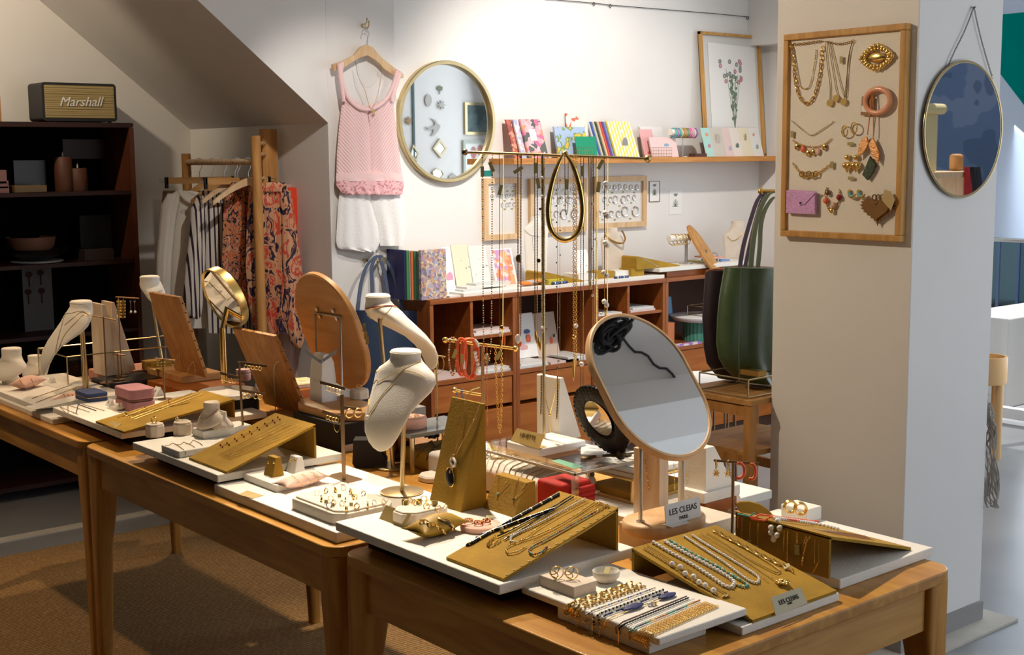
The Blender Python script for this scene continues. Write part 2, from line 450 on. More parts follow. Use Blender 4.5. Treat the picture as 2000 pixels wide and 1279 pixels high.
# partition seen in the round mirror
struct(MB().box((5.55,1.86,0),(XW,1.98,CEIL)).build('wall_partition',m_wall))
struct(MB().box((5.99,1.982,0),(6.01,1.99,CEIL)).build('trim_4',mat('dark_edge',(.03,.09,.10),.5)))
# closed side of the shop behind the camera, wall colour darkened to cut bounce
struct(MB().box((-2.6,-1.6,0),(-2.5,6.5,CEIL)).build('wall_shop_side',mat('dimmed_wall',(.12,.09,.06),.9)))
struct(MB().box((-2.5,-1.7,0),(2.6,-1.6,CEIL)).build('wall_front',MATS['dimmed_wall']))
# storefront at the right
def window(n,a,b_,bars,z0,z1):
    """framed panes between two floor points"""
    r = thing('window_%d' % n,'white framed shop window with a low sill',None,((a[0]+b_[0])/2,(a[1]+b_[1])/2,z0)); r['kind'] = 'structure'; del r['label']
    A,B = V3((*a,0)),V3((*b_,0)); d = (B-A); L = d.length; d.normalize(); nn = V3((-d.y,d.x,0))*.03
    def bar(t0,t1,za,zb,nm):
        m = MB(); c = A+d*(t0+t1)/2+V3((0,0,(za+zb)/2)); m.obox(c,d*(t1-t0)/2,nn,V3((0,0,(zb-za)/2))); m.build(nm,mat('window_white',(.74,.76,.78),.4),r)
    bar(0,L,z0-.06,z0,'sill'); bar(0,L,z1,z1+.07,'head');
    for t in bars: bar(t-.025,t+.025,z0,z1,'mullion')
    for t0,t1 in zip(bars,bars[1:]):
        m = MB(); m.obox(A+d*(t0+t1)/2+V3((0,0,(z0+z1)/2)),d*(t1-t0)/2,nn*.1,V3((0,0,(z1-z0)/2))); m.build('pane',m_glass,r)
    return r
window(1,(XW,1.98),(XW,4.2),(0.03,.75,1.5,2.19),.10,2.75)
window(2,(2.6,-1.62),(XW,-1.62),(0.03,1.1,2.2,3.3,4.37),.10,2.75)
# half-height frosted blind with the teal sweep, just inside the glass
r = thing('window_film','white frosted film with a teal diagonal sweep on the shop window','window film',(XW-.06,3.1,1.2))
za,zb_,zc = PX(1980,465,XW-.06).z,PX(1980,28,XW-.06).z,PX(1980,205,XW-.06).z
m = MB(); m.box((XW-.064,2.0,za),(XW-.06,4.19,2.68)); m.build('film',translucent('frosted_film',(.72,.78,.86)),r)
p1 = PX(1958,150,XW-.067); p2 = PX(2000,205,XW-.067); p0 = PX(1958,28,XW-.067)
sl2 = (p2.z-p1.z)/(p2.y-p1.y)
m = MB(); y0_,y1_ = 2.9,4.18; m.prism([(XW-.068,y1_,p0.z),(XW-.068,y0_,p0.z),(XW-.068,y0_,p1.z+sl2*(y0_-p1.y)),(XW-.068,y1_,p1.z+sl2*(y1_-p1.y))],(.003,0,0)); m.build('teal_sweep',translucent('teal_film',(.0,.50,.44)),r)
m = MB(); m.cyl((XW-.09,2.0,za-.01),(XW-.09,4.19,za-.01),.012); m.build('rail',m_steel,r)
# the street outside
struct(MB().box((XW+.1,-7,-.12),(14,9,-.02)).build('floor_street',mat('street_asphalt',(.30,.31,.33),.8,var=.1,vscale=3)))
struct(MB().box((-2.5,-7,-.12),(XW+.1,-1.7,-.02)).build('floor_pavement',mat('pavement',(.46,.47,.48),.8,var=.1,vscale=3)))
struct(MB().box((2.0,-6.6,-.1),(14,-6.4,9)).build('wall_across',patt('blue_rock',[(.12,.16,.22),(.17,.22,.30),(.25,.29,.35),(.15,.18,.24)],1.3,'noise',.9)))
struct(MB().box((12.5,-6.4,-.1),(12.7,9,8)).build('wall_street',MATS['blue_rock'])); struct(MB().box((11.5,3.2,-.1),(11.7,9,1.25)).build('wall_street_low',mat('dark_blue_wall',(.02,.035,.07),.6)))
r = thing('street_railing','dark blue street railing of thin upright bars outside window','railing',(9.6,4.8,0))
for k in range(16):
    y = 3.6+k*.17; MB().box((9.59,y,0),(9.61,y+.02,1.05)).build('bar',mat('railing_blue',(.10,.16,.28),.5),r)
for z in (.98,.12): MB().box((9.58,3.5,z),(9.62,6.3,z+.03)).build('rail',MATS['railing_blue'],r)
# parked car beyond the railing
r = thing('car','pale green parked car behind the street railing','car',(10.5,5.2,0))
prof = [(-1.9,.3),(-1.9,.75),(-1.3,.85),(-.8,1.35),(.7,1.38),(1.3,.9),(1.9,.8),(1.95,.3)]
mb = MB(); mb.prism([(10.1,5.2+a,z) for a,z in prof],(1.3,0,0)); mb.build('body',mat('car_green',(.10,.20,.20),.3,.3),r,bevel=.06)
mb = MB(); mb.prism([(10.09,5.2+a,z) for a,z in [(-1.05,.9),(-.72,1.28),(.62,1.30),(1.05,.92)]],(.02,0,0)); mb.build('side_window',mat('car_glass',(.35,.45,.5),.1),r)
for a in (-1.15,1.15):
    mb = MB(); mb.cyl((10.06,5.2+a,.31),(10.3,5.2+a,.31),.31,24); mb.build('wheel',m_blackm,r,smooth=40)
# cable clipped along the top of the back wall
q = [PY(x,y,YB-.012) for x,y in ((1065,-2),(1160,6),(1192,10),(1400,27),(1480,35))]
t = thing('wall_cable','thin dark cable clipped along the top of the back wall','cable',q[2])
MB().tube(q,.0022,5).build('cable',m_ink,t)
for x,y in ((1160,6),(1192,10),(1460,34)):
    p = PY(x,y,YB-.01); MB().torus(p-V3((0,0,.004)),.008,.002,(1,0,0),(0,0,1),12,5).build('clip',m_ink,t)
# cable bundle on the ceiling (seen in the oblong mirror)
c = V3((3.72,1.16,CEIL-.05)); t = thing('ceiling_cable_bundle','coiled black cable bundle hanging under ceiling, reflected in oblong mirror','cable',c)
mb = MB()
for k in range(16):
    a = random.random()*6.28; u = V3((cos(a),sin(a),random.uniform(-.5,.5))); v = V3((-sin(a),cos(a),random.uniform(-.4,.4)))
    mb.torus(c+V3((random.uniform(-.03,.03),random.uniform(-.03,.03),random.uniform(-.02,.0))),random.uniform(.05,.11),.008,u,v,18,5,ry=random.uniform(.03,.05))
mb.build('coil',m_blackm,t,smooth=60)
mb = MB(); mb.tube([V3((3.8+.045*k,1.12-.025*k+.012*sin(k*1.7),CEIL-.012)) for k in range(22)],.006,5); mb.build('wire',m_blackm,t)
struct(MB().box((3.2,.70,CEIL-.22),(XW,.88,CEIL)).build('trim_5',m_ceil))

# -- rug
def rug():
    mb = MB(); mb.box((.75,.2,0),(2.75,5.18,.008))
    m = bpy.data.materials.new('sisal'); m.use_nodes = True; nt = m.node_tree; b = nt.nodes['Principled BSDF']; b.inputs['Roughness'].default_value = .95
    tc = _n(nt,'ShaderNodeTexCoord'); w = _n(nt,'ShaderNodeTexWave'); w.inputs['Scale'].default_value = 22; w.inputs['Distortion'].default_value = 3.0; w.bands_direction = 'Y'; w.inputs['Detail'].default_value = 3; w.inputs['Detail Scale'].default_value = 6
    no = _n(nt,'ShaderNodeTexNoise'); no.inputs['Scale'].default_value = 90; no.inputs['Detail'].default_value = 5
    nt.links.new(tc.outputs['Object'],w.inputs[0]); nt.links.new(tc.outputs['Object'],no.inputs['Vector'])
    mx = _n(nt,'ShaderNodeMath',operation='MULTIPLY'); nt.links.new(w.outputs['Fac'],mx.inputs[0]); nt.links.new(no.outputs['Fac'],mx.inputs[1])
    r = _n(nt,'ShaderNodeValToRGB'); r.color_ramp.elements[0].position = .12; r.color_ramp.elements[0].color = (.19,.10,.03,1); r.color_ramp.elements[1].position = .5; r.color_ramp.elements[1].color = (.42,.26,.10,1)
    nt.links.new(mx.outputs[0],r.inputs[0]); nt.links.new(r.outputs[0],b.inputs['Base Color'])
    bp = _n(nt,'ShaderNodeBump'); bp.inputs['Strength'].default_value = .7; bp.inputs['Distance'].default_value = .004
    nt.links.new(mx.outputs[0],bp.inputs['Height']); nt.links.new(bp.outputs[0],b.inputs['Normal'])
    tag(mb.build('rug',m),'brown ribbed sisal rug spread under the display tables','rug')
rug()

# -- tables
TZ = .75
def table(x0,x1,y0,y1,label):
    t = thing('display_table',label,'table',((x0+x1)/2,(y0+y1)/2,.0),'oak display tables set end to end')
    mb = MB(); mb.prism([(x,y,TZ-.024) for x,y in rrect(x0,y0,x1,y1,.05,7)],(0,0,.024)); mb.build('tabletop',m_oak,t,bevel=.004)
    i = .022; az0,az1 = TZ-.024-.095,TZ-.024; th = .022; w = .058
    MB().box((x0+i,y0+w+.012,az0),(x0+i+th,y1-w-.012,az1)).build('apron',m_oak,t); MB().box((x1-i-th,y0+w+.012,az0),(x1-i,y1-w-.012,az1)).build('apron',m_oak,t)
    MB().box((x0+w+.012,y0+i,az0),(x1-w-.012,y0+i+th,az1)).build('apron',m_oakx,t); MB().box((x0+w+.012,y1-i-th,az0),(x1-w-.012,y1-i,az1)).build('apron',m_oakx,t)
    for sx in (0,1):
        for sy in (0,1):
            rings = []
            for z,k in ((.0082,.036),(.45,.050),(.62,w+.012),(az1,w+.012)):
                a0,a1 = (x0+.010,x0+.010+k) if sx == 0 else (x1-.010-k,x1-.010)
                b0,b1 = (y0+.010,y0+.010+k) if sy == 0 else (y1-.010-k,y1-.010)
                rings.append([V3((x,y,z)) for x,y in rrect(a0,b0,a1,b1,.012,4)])
            MB().loft(rings).build('leg',m_oakz,t,smooth=35)
TX0,TX1 = 1.416,2.296
table(TX0,TX1,1.372,2.282,'nearest oak table, its whole short side facing the camera')
table(TX0,TX1+.02,2.300,3.672,'middle oak table, between the near and far tables')
table(TX0+.01,TX1-.06,3.690,4.80,'far left oak table, cut by the photo edge')

# -- dark cabinet on the left, open compartments
CY0,CY1 = 6.02,YF-.01
cx1 = PY(263,300,CY0).x; cz = PY(262,240,CY0).z; cx0 = cx1-1.75
t = thing('dark_shelf_cabinet','tall dark wood open cabinet against the left wall','cabinet',((cx0+cx1)/2,6.2,0))
th = .022
MB().box((cx0,CY0,0),(cx0+th,CY1,cz-th)).build('side_panel',m_darkcab,t)
MB().box((cx1-th,CY0,0),(cx1,CY1,cz-th)).build('side_panel',wood('dark_cabinet_red',(.10,.028,.012),(.15,.045,.02),'z',8,.5),t)
mb = MB(); mb.prism([(x,CY0,z) for x,z in rrect(cx0,cz-th,cx1,cz,.01,3)],(0,CY1-CY0,0)); mb.build('top_panel',m_darkcab,t,smooth=40)
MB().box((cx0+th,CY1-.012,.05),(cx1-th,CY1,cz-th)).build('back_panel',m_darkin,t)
zs = []
for y in (372,506,640):
    z = PY(262,y,CY0).z; zs.append(z); MB().box((cx0+th,CY0+.004,z-.018),(cx1-th,CY1-.012,z)).build('shelf',m_darkcab,t)
MB().box((cx0+th,CY0+.004,.05),(cx1-th,CY1-.012,.07)).build('shelf',m_darkcab,t)
def bx(name,label,cat,x0,x1,yt,yb_or_z,Y0,dep,m,group=None,bev=0,base=None):
    """box standing at plane Y=Y0 between two pixel columns, from height z (base) up to pixel row yt"""
    z0 = base if base is not None else PY((x0+x1)/2,yb_or_z,Y0).z
    a = PY(x0,yt,Y0); b_ = PY(x1,yt,Y0); o = MB().box((a.x,Y0,z0),(b_.x,Y0+dep,(a.z+b_.z)/2)).build(name,m,bevel=bev); return tag(o,label,cat,group)
# on its shelves, colours darkened to carry the cabinet's shade
z = zs[0]
for i,(x,w_,yt) in enumerate(((125,27,306),(153,28,328))):
    c = PY(x,360,CY0+.12); c.z = z; r_ = (PY(x+w_/2,360,CY0+.12).x-PY(x-w_/2,360,CY0+.12).x)*.62
    top = PY(x,yt,CY0+.12).z
    t = thing('pillar_candle',('taller' if i == 0 else 'shorter')+' brown pillar candle on the top shelf of dark cabinet','candle',c)
    mb = MB(); mb.lathe(c,[(r_*.97,0),(r_,.004),(r_,top-z-.004),(r_*.9,top-z),(0.001,top-z-.004)]); mb.build('wax',mat('candle_wax_brown',(.10,.032,.012),.6),t,smooth=50)
    mb = MB(); mb.lathe(c+V3((0,0,top-z-.004)),[(.001,0),(.004,.006),(.0045,.012),(.0005,.028)],8); mb.build('led_flame',mat('led_flame',(.75,.7,.6),.4),t.children[0],smooth=60)
for k,(x0,x1,yt,yb) in enumerate(((-10,13,332,352),(-10,17,353,362),(-10,18,363,373))):
    bx('pink_box',['uppermost pink box of the stack at the far left shelf','middle pink box of the stack at the far left shelf','lowest pink box of the stack at the far left shelf'][k],'box',x0,x1,yt,yb,CY0+.03,.15,mat('pink_card',(.34,.18,.16),.8),'pink boxes at the left edge',.003,base=z+[.041+.001,.0205,0][k])
bx('framed_print','dark framed picture leaning at the back of top shelf','picture',26,88,313,0,CY0+.20,.015,mat('shaded_print',(.03,.028,.025),.3),base=z)
bx('gold_box','low golden box on the top shelf beside the tall candle','box',28,92,362,0,CY0+.04,.1,mat('dull_gold_box',(.20,.12,.04),.5),base=z,bev=.004)
bx('framed_print','brown framed photograph standing above the short candle','picture',122,213,272,310,CY0+.30,.012,mat('shaded_brown_print',(.05,.03,.02),.5))
z = zs[1]
c = PY(72,500,CY0+.13); c.z = z
t = thing('serving_bowl','black bowl on white plates on the dark cabinet middle shelf','bowl',c)
k = .0012
MB().lathe(c,[(.08,0),(.115,.004),(.12,.010),(.001,.010)]).build('plate',m_white,t,smooth=50)
MB().lathe(c+V3((0,0,.012)),[(.06,0),(.12,.03),(.14,.055),(.135,.055),(.05,.012),(.001,.012)]).build('bowl',m_black,t,smooth=60)
c2 = PY(62,500,CY0+.27); c2.z = z
tag(MB().lathe(c2,[(.07,0),(.10,.05),(.115,.115),(.108,.115),(.06,.02),(.001,.02)]).build('copper_bowl',mat('terracotta_glaze',(.36,.17,.10),.4),smooth=50),'round terracotta coloured bowl behind the black bowl','bowl')
bx('dim_mirror','dim framed mirror on middle shelf of the dark cabinet','picture',155,216,420,0,CY0+.22,.015,mat('dim_glass',(.05,.06,.06),.15),base=z)
bx('storage_box','low brown box in front of the dim framed mirror','box',165,222,487,0,CY0+.08,.1,mat('brown_box',(.06,.035,.025),.7),base=z)
z = zs[2]
bx('flower_prints','pale print of four dark flowers on the lower shelf','picture',42,100,520,0,CY0+.22,.01,mat('shaded_grey_print',(.13,.125,.12),.7),base=z)
f_prints = bpy.data.objects['flower_prints']
for i,(x,y) in enumerate(((56,536),(79,532),(55,570),(81,568))):
    q = PY(x,y,CY0+.218); mb = MB(); mb.sph(q,.018,0,8,5,(1,.1,.8)); mb.tube([q,q-V3((0,0,.06))],.003,4); o = mb.build('flower',mat('dark_red_flower',(.05,.015,.012),.8),f_prints);
def cushion(name,label,cat,c,ax,ay,h,m,group=None,puff=1,parent=None,n=10,seam=None):
    """pillow with four pinched corners: half vectors ax, ay"""
    c,ax,ay = V3(c),V3(ax),V3(ay); up = ax.cross(ay).normalized()
    if up.z < 0: up = -up
    mb = MB()
    for sgn in (1,-1):
        V = []; F = []
        for i in range(n+1):
            for j in range(n+1):
                u,v = -1+2*i/n,-1+2*j/n
                hh = h*((1-u*u)*(1-v*v))**.45
                k = 1-.10*(1-v*v)*(abs(u)) ; k2 = 1-.10*(1-u*u)*abs(v)
                V.append(c+ax*u*k+ay*v*k2+up*sgn*hh)
        for i in range(n):
            for j in range(n): a = i*(n+1)+j; F.append((a,a+1,a+n+2,a+n+1))
        mb.add(V,F)
    o = mb.build(name,m,parent,smooth=80); return o if parent else tag(o,label,cat,group)
# -- speaker on the cabinet
Y0 = CY0+.09; a = PY(72,232,Y0+.02); b_ = PY(230,232,Y0); zt_ = PY(150,158,Y0).z
sx0,sx1,sz0,sz1 = PY(84,232,Y0).x,PY(229,232,Y0).x,cz+.008,cz+.008+.178
t = thing('loudspeaker','black loudspeaker with gold cloth grille on the dark cabinet','speaker',((sx0+sx1)/2,Y0+.09,cz))
mb = MB(); mb.prism([(x,Y0,z) for x,z in rrect(sx0,sz0,sx1,sz1,.016,4)],(0,.175,0)); mb.build('body',mat('black_vinyl',(.018,.016,.015),.55,bump=.4,bscale=300),t,smooth=40)
mb = MB(); mb.box((sx0+.012,Y0-.002,sz0+.014),(sx1-.012,Y0+.001,sz1-.012));
g = mb.build('grille',patt('grille_cloth',[(.55,.42,.17,2),(.16,.11,.05,1)],32,'wavez',.7),t)
mb = MB(); n = 26
for k in range(n):
    z = sz0+.018+(sz1-sz0-.034)*k/(n-1); mb.box((sx0+.014,Y0-.0042,z-.0011),(sx1-.014,Y0-.002,z+.0011))
o = mb.build('grille_threads',mat('grille_thread',(.62,.49,.22),.6),g); o['kind'] = 'stuff'
text('Marshall',.062,((sx0+sx1)/2,Y0-.006,(sz0+sz1)/2),(1,0,.02),(0,0,1),mat('logo_white',(.85,.83,.78),.4),g,.0012,'script_lettering',.35)
for x in (sx0+.03,sx1-.03):
    for y in (Y0+.02,Y0+.15): MB().cyl((x,y,cz),(x,y,cz+.010),.009,10).build('foot',m_blackm,t)
# a corner of a pale wooden picture frame at the left edge, standing on the cabinet
a = PY(-12,232,CY0+.1); o = MB().box((a.x-.3,CY0+.12,cz),(PY(3,232,CY0+.12).x,CY0+.14,cz+.12)).build('picture_board',m_honey); tag(o,'honey wood panel standing on the cabinet at photo edge','board')

# -- clothes rack
XRk = 2.86
pn = PX(499,265,XRk); pf = PX(363,300,XRk); bz = (PX(385,316,XRk).z+PX(490,317,XRk).z)/2
t = thing('clothes_rack','wooden clothes rack with round posts under the sloping ceiling','clothes rack',(XRk,(pn.y+pf.y)/2,0))
MB().tube([(pn.x,pn.y,0),pn],.022,16).build('post',m_honey,t,smooth=50)
MB().tube([(pf.x,pf.y,0),pf],.022,16).build('post',m_honey,t,smooth=50)
MB().tube([(XRk,pn.y,bz),(XRk,pf.y,bz)],.014,14).build('hanging_bar',m_lightw,t,smooth=50)
q = PX(526,252,3.07); MB().box((q.x-.04,q.y,0),(q.x+.04,q.y+.025,q.z)).build('flat_post',m_honey,t)
for yy in (279,301,350): z = PY(515,yy,pn.y).z; MB().tube([(pn.x,pn.y,z),(q.x-.03,q.y,z)],.009,10).build('rung',m_lightw,t)
MB().tube([(XRk,pn.y,.10),(XRk,pf.y,.10)],.014,12).build('lower_bar',m_honey,t,smooth=50)
def hanger(Yg,xh,yh,label,kind='shoulder',w=.40,drop=.10,m=None):
    """wooden hanger in the plane Y=Yg, its hook over the bar"""
    r = thing('hanger',label,'hanger',(XRk,Yg,bz),'hangers on the clothes rack')
    mb = MB(); mb.torus((XRk,Yg,bz),.0185,.0018,(1,0,0),(0,0,1),16,6,0,radians(-20),radians(200))
    mb.tube([(XRk+.017,Yg,bz-.006),(XRk+.010,Yg,bz-.03),(XRk,Yg,bz-.045),(XRk,Yg,bz-.07)],.0018,6); mb.build('hook',m_steel,r,smooth=60)
    mm = m or m_honeyx; z = bz-.07
    if kind == 'shoulder':
        n = 10; up = []; dn = []
        for i in range(-n,n+1):
            s_ = i/n; x = XRk+s_*w/2; zz = z-drop*abs(s_)**1.35
            up.append((x,Yg-.006,zz)); dn.append((x,Yg-.006,zz-.034*(1-.45*abs(s_))))
        MB().prism(up+dn[::-1],(0,.012,0)).build('arms',mm,r,smooth=30)
    else:
        MB().box((XRk-w/2+.03,Yg-.006,z-.03),(XRk+w/2-.03,Yg+.006,z)).build('bar',mm,r)
        for sx in (-1,1):
            x = XRk+sx*(w/2-.03); cl_ = MB().box((x-.007,Yg-.006,z-.050),(x+.007,Yg+.006,z+.002)).build('clip',m_blackm,r)
            MB().torus((x+sx*.02,Yg,z-.014),.018,.0016,(1,0,0),(0,0,1),12,4,ry=.007).build('clip_wire',m_steel,cl_)
    return r
def cloth(name,parent,rows,Yg,d,m,wave=0,nw=6,nc=28,ph=0,hang=None):
    """hanging cloth as a closed sleeve: rows of (y, xleft, xright) pixels read on the plane Y=Yg"""
    rr = []
    R = []
    for (a,b_) in zip(rows,rows[1:]):
        for k in range(3):
            s_ = k/3; R.append(tuple(a[i]+(b_[i]-a[i])*s_ for i in range(3)))
    R.append(rows[-1])
    for i,(y,xl,xr) in enumerate(R):
        A,B = PY(xl,y,Yg),PY(xr,y,Yg); ring = []; f = i/(len(R)-1)
        for k in range(2*nc):
            front = k < nc; s_ = (k+.0)/(nc) if front else 2-(k/nc)
            s_ = min(1,max(0,s_)); p = A.lerp(B,s_)
            bulge = d*(max(0,4*s_*(1-s_)))**.5
            w_ = wave*sin(nw*2*pi*s_+ph+.6*sin(f*3))*(.25+.75*f)
            edge = min(1,6*min(s_,1-s_))
            p = p+V3((0,(-bulge if front else bulge*.6)+w_*edge,0)); ring.append(p)
        rr.append(ring)
    return MB().loft(rr).build(name,m,parent,smooth=70)
floral = patt('floral_orange',[(.62,.11,.035,1.4),(.62,.24,.10,1.5),(.03,.018,.04,.9),(.66,.36,.20,1.0),(.55,.08,.06,.8),(.72,.30,.16,1)],15,'noise',.8,(1,1,.8),.6)
floral2 = patt('floral_pink',[(.62,.24,.14,1.2),(.03,.02,.05,1.0),(.66,.36,.20,1.6),(.62,.09,.05,1),(.70,.36,.22,1)],11,'noise',.8,(1,1,.7),.7)
stripes = patt('stripe_navy',[(.70,.64,.56,3),(.03,.015,.03,1)],13,'waved',.85)
stripev = patt('stripe_navy_upright',[(.70,.64,.56,2.6),(.03,.015,.03,1)],15,'wave',.85)
paisley = patt('paisley_brown',[(.05,.03,.02,2),(.30,.18,.08,1),(.10,.05,.03,1),(.42,.30,.16,.6)],34,'noise',.85,(1,1,1),.5)
m_cream = mat('cream_knit',(.82,.77,.67),.9,bump=.5,bscale=260,var=.04,vscale=6)
garY = {}
def bary(x,y=316): return PX(x,y,XRk).y
# 1 patterned skirt on a clip hanger, at the far end
Y1 = bary(389); hanger(Y1,389,0,'clip hanger with metal ends holding the brown skirt','clip',.40)
t = thing('brown_skirt','dark brown patterned skirt at far end of the rack','skirt',(XRk,Y1,bz-.1),'clothes on the rack')
cloth('skirt',t,[(372,318,428),(392,316,430),(460,312,432),(560,308,436),(610,308,440)],Y1,.02,paisley,.012,9)
# 2 cream sweater
Y2 = bary(414); hanger(Y2,414,0,'honey wood hanger inside the cream sweater',w=.34)
t = thing('cream_sweater','cream round neck sweater hanging second on the rack','sweater',(XRk,Y2,bz-.2),'clothes on the rack')
cloth('body',t,[(372,345,370),(384,328,432),(420,326,440),(480,330,445),(540,333,450),(600,335,452),(640,337,453)],Y2,.035,m_cream,.006,3)
cloth('sleeve',t,[(378,328,350),(400,315,350),(430,312,343),(500,306,336),(560,304,333),(610,308,332)],Y2-.03,.03,m_cream,.004,2)
lab(cloth('neckband',t,[(371,344,352),(380,350,362),(392,360,376),(400,374,392)],Y2-.055,.006,m_cream),'ribbed neckline')
# 3 striped shirt
Y3 = bary(437); hanger(Y3,437,0,'honey wood hanger inside the striped shirt',w=.34)
t = thing('striped_shirt','cream shirt with navy stripes hanging beside cream sweater','shirt',(XRk,Y3,bz-.2),'clothes on the rack')
cloth('body',t,[(376,402,450),(395,396,480),(450,398,490),(520,402,495),(580,404,500),(650,408,505)],Y3,.035,stripev,.008,4)
cloth('sleeve',t,[(382,385,410),(410,372,404),(450,371,402),(520,362,400),(580,358,398),(615,362,392),(622,372,386)],Y3-.035,.03,stripev,.006,3)
cloth('collar',t,[(372,392,420),(388,398,432),(396,402,436)],Y3-.05,.012,stripev)
# 4 rust floral blouse
Y4 = bary(458); hanger(Y4,458,0,'beech hanger inside the rust floral blouse',w=.34,m=m_lightw)
t = thing('floral_blouse','rust orange floral blouse gathered at neck, behind the post','blouse',(XRk,Y4,bz-.2),'clothes on the rack')
cloth('body',t,[(362,452,486),(375,442,510),(420,436,520),(500,434,525),(560,432,528),(600,440,530)],Y4,.035,floral,.020,7)
cloth('ruffle',t,[(356,452,484),(364,448,490),(372,450,488)],Y4-.035,.018,floral,.006,9)
# 5 long floral dress in front
Y5 = bary(484); hanger(Y5,484,0,'pale hanger inside the long floral dress at the near end',w=.36,m=m_lightw)
t = thing('floral_dress','long orange and navy floral dress at the rack near end','dress',(XRk,Y5,bz-.2),'clothes on the rack')
cloth('body',t,[(364,492,556),(380,486,568),(440,482,574),(520,480,580),(600,486,575),(650,500,570)],Y5,.04,floral2,.022,8)
cloth('ruffle',t,[(356,520,556),(364,512,562),(374,514,560)],Y5-.04,.02,floral2,.008,8)
cloth('sleeve',t,[(372,544,566),(420,550,574),(500,552,586),(580,556,596),(630,560,598),(664,566,592),(678,574,584)],Y5-.04,.03,floral2,.006,3)
# 6 red dress & pale skirt behind
t = thing('orange_tank','bright orange red sleeveless tank behind the floral dress','top',(XRk+.1,Y5+.10,bz-.2),'clothes on the rack')
cloth('body',t,[(366,552,582),(385,552,600),(402,552,609),(425,552,602),(470,552,592),(520,552,588)],Y5+.06,.02,mat('orange_red',(.80,.06,.015),.8),.004,2)
t = thing('pale_dress','long pale pinkish dress hanging behind, hem near the floor','dress',(XRk+.1,Y5+.14,bz-.2),'clothes on the rack')
cloth('body',t,[(360,548,566),(420,540,586),(560,538,598),(660,520,606),(740,500,612),(800,490,616)],Y5+.10,.02,mat('pale_pink_cloth',(.58,.40,.34),.9),.010,5)
hanger(Y5+.10,500,0,'clip hanger with dark clips between the post and dress','clip',.38)
# dark bags below the rack
o = MB().box((2.45,5.05,0),(3.0,5.5,.30)).build('floor_box',m_blackm,bevel=.02); tag(o,'black box standing on the floor below the clothes rack','box')

# -- pink top and white shorts on the pier
Yp = YP-.03
t = thing('wall_hook','small brass hook on the pier above pink top','hook',(PY(712,50,YP).x,YP-.01,PY(712,50,YP).z))
q = PY(712,50,YP-.012); mb = MB(); mb.cyl(q+V3((0,.012,0)),q+V3((0,0,0)),.010,12); mb.tube([q+V3((0,-.002,-.01)),q+V3((0,-.02,-.014)),q+V3((0,-.034,-.004)),q+V3((0,-.036,.012))],.003,8); mb.sph(q+V3((0,-.036,.014)),.005); mb.tube([q+V3((0,-.002,.006)),q+V3((0,-.018,.012)),q+V3((0,-.022,.026))],.0025,8); mb.sph(q+V3((0,-.022,.028)),.005); mb.build('hook',m_brass,t,smooth=60)
t = thing('wall_hanger','pale beech hanger on the brass hook holding the pink top','hanger',PY(716,120,Yp))
h0 = PY(712,58,YP-.036)
mb = MB(); c = PY(714,66,YP-.036); mb.torus(c,.019,.002,(1,0,0),(0,0,1),18,6,0,radians(-60),radians(200)); mb.tube([c+V3((.010,0,-.017)),PY(718,88,YP-.036),PY(717,98,YP-.036)],.002,6); mb.build('hook',m_steel,t,smooth=60)
up = [(650,126),(672,118),(692,108),(705,92),(716,87),(728,92),(745,112),(765,128),(789,145)]
dn = [(789,152),(775,150),(752,136),(735,118),(718,108),(704,112),(690,120),(668,134),(652,138)]
MB().prism([PY(x,y,YP-.045) for x,y in up+dn],(0,.016,0)).build('arms',m_lightw,t,smooth=30)
m_pinkk = patt('pink_knit',[(.88,.60,.60,3),(.74,.42,.43,1)],42,'waved',.9,warp=.12)
m_pinkp = mat('pink_rib',(.88,.62,.61),.9,bump=.6,bscale=250)
t = thing('pink_knit_top','pale pink knitted strappy top on the beech hanger','top',PY(720,260,Yp))
def half(side):
    R = []
    if side < 0: rows = [(190,671,684),(200,669,697),(208,667,716),(250,662,722),(300,658,724),(350,657,725)]
    else: rows = [(192,752,764),(200,738,767),(208,718,769),(250,722,774),(300,724,780),(350,725,786)]
    return rows
m_kl = bpy.data.materials.new
def knit(name,ang):
    m = bpy.data.materials.new(name); m.use_nodes = True; nt = m.node_tree; b = nt.nodes['Principled BSDF']; b.inputs['Roughness'].default_value = .95
    tc = _n(nt,'ShaderNodeTexCoord'); mp = _n(nt,'ShaderNodeMapping'); mp.inputs['Rotation'].default_value = (0,ang,0); nt.links.new(tc.outputs['Object'],mp.inputs[0])
    w = _n(nt,'ShaderNodeTexWave'); w.inputs['Scale'].default_value = 26; w.bands_direction = 'X'; nt.links.new(mp.outputs[0],w.inputs[0])
    r = _n(nt,'ShaderNodeValToRGB'); e = r.color_ramp.elements; e[0].position = .02; e[0].color = (.80,.50,.50,1); e[1].position = .3; e[1].color = (.88,.62,.61,1)
    nt.links.new(w.outputs['Fac'],r.inputs[0]); nt.links.new(r.outputs[0],b.inputs['Base Color'])
    bp = _n(nt,'ShaderNodeBump'); bp.inputs['Strength'].default_value = .5; bp.inputs['Distance'].default_value = .004; nt.links.new(w.outputs['Fac'],bp.inputs['Height']); nt.links.new(bp.outputs[0],b.inputs['Normal'])
    return m
cloth('knit_panel',t,half(-1),YP-.045,.014,knit('knit_left',radians(42)),.003,2)
cloth('knit_panel',t,half(1),YP-.045,.014,knit('knit_right',radians(-42)),.003,2)
cloth('waistband',t,[(338,657,785),(346,656,787),(354,657,788)],YP-.050,.014,m_pinkp,.003,3)
rows = [(352,657,788),(362,657,789),(372,664,787),(380,672,786)]
cloth('lace_hem',t,rows,YP-.048,.016,patt('lace_pink',[(.86,.50,.51,3),(.60,.26,.28,1)],120,'voronoi',.9),.006,7)
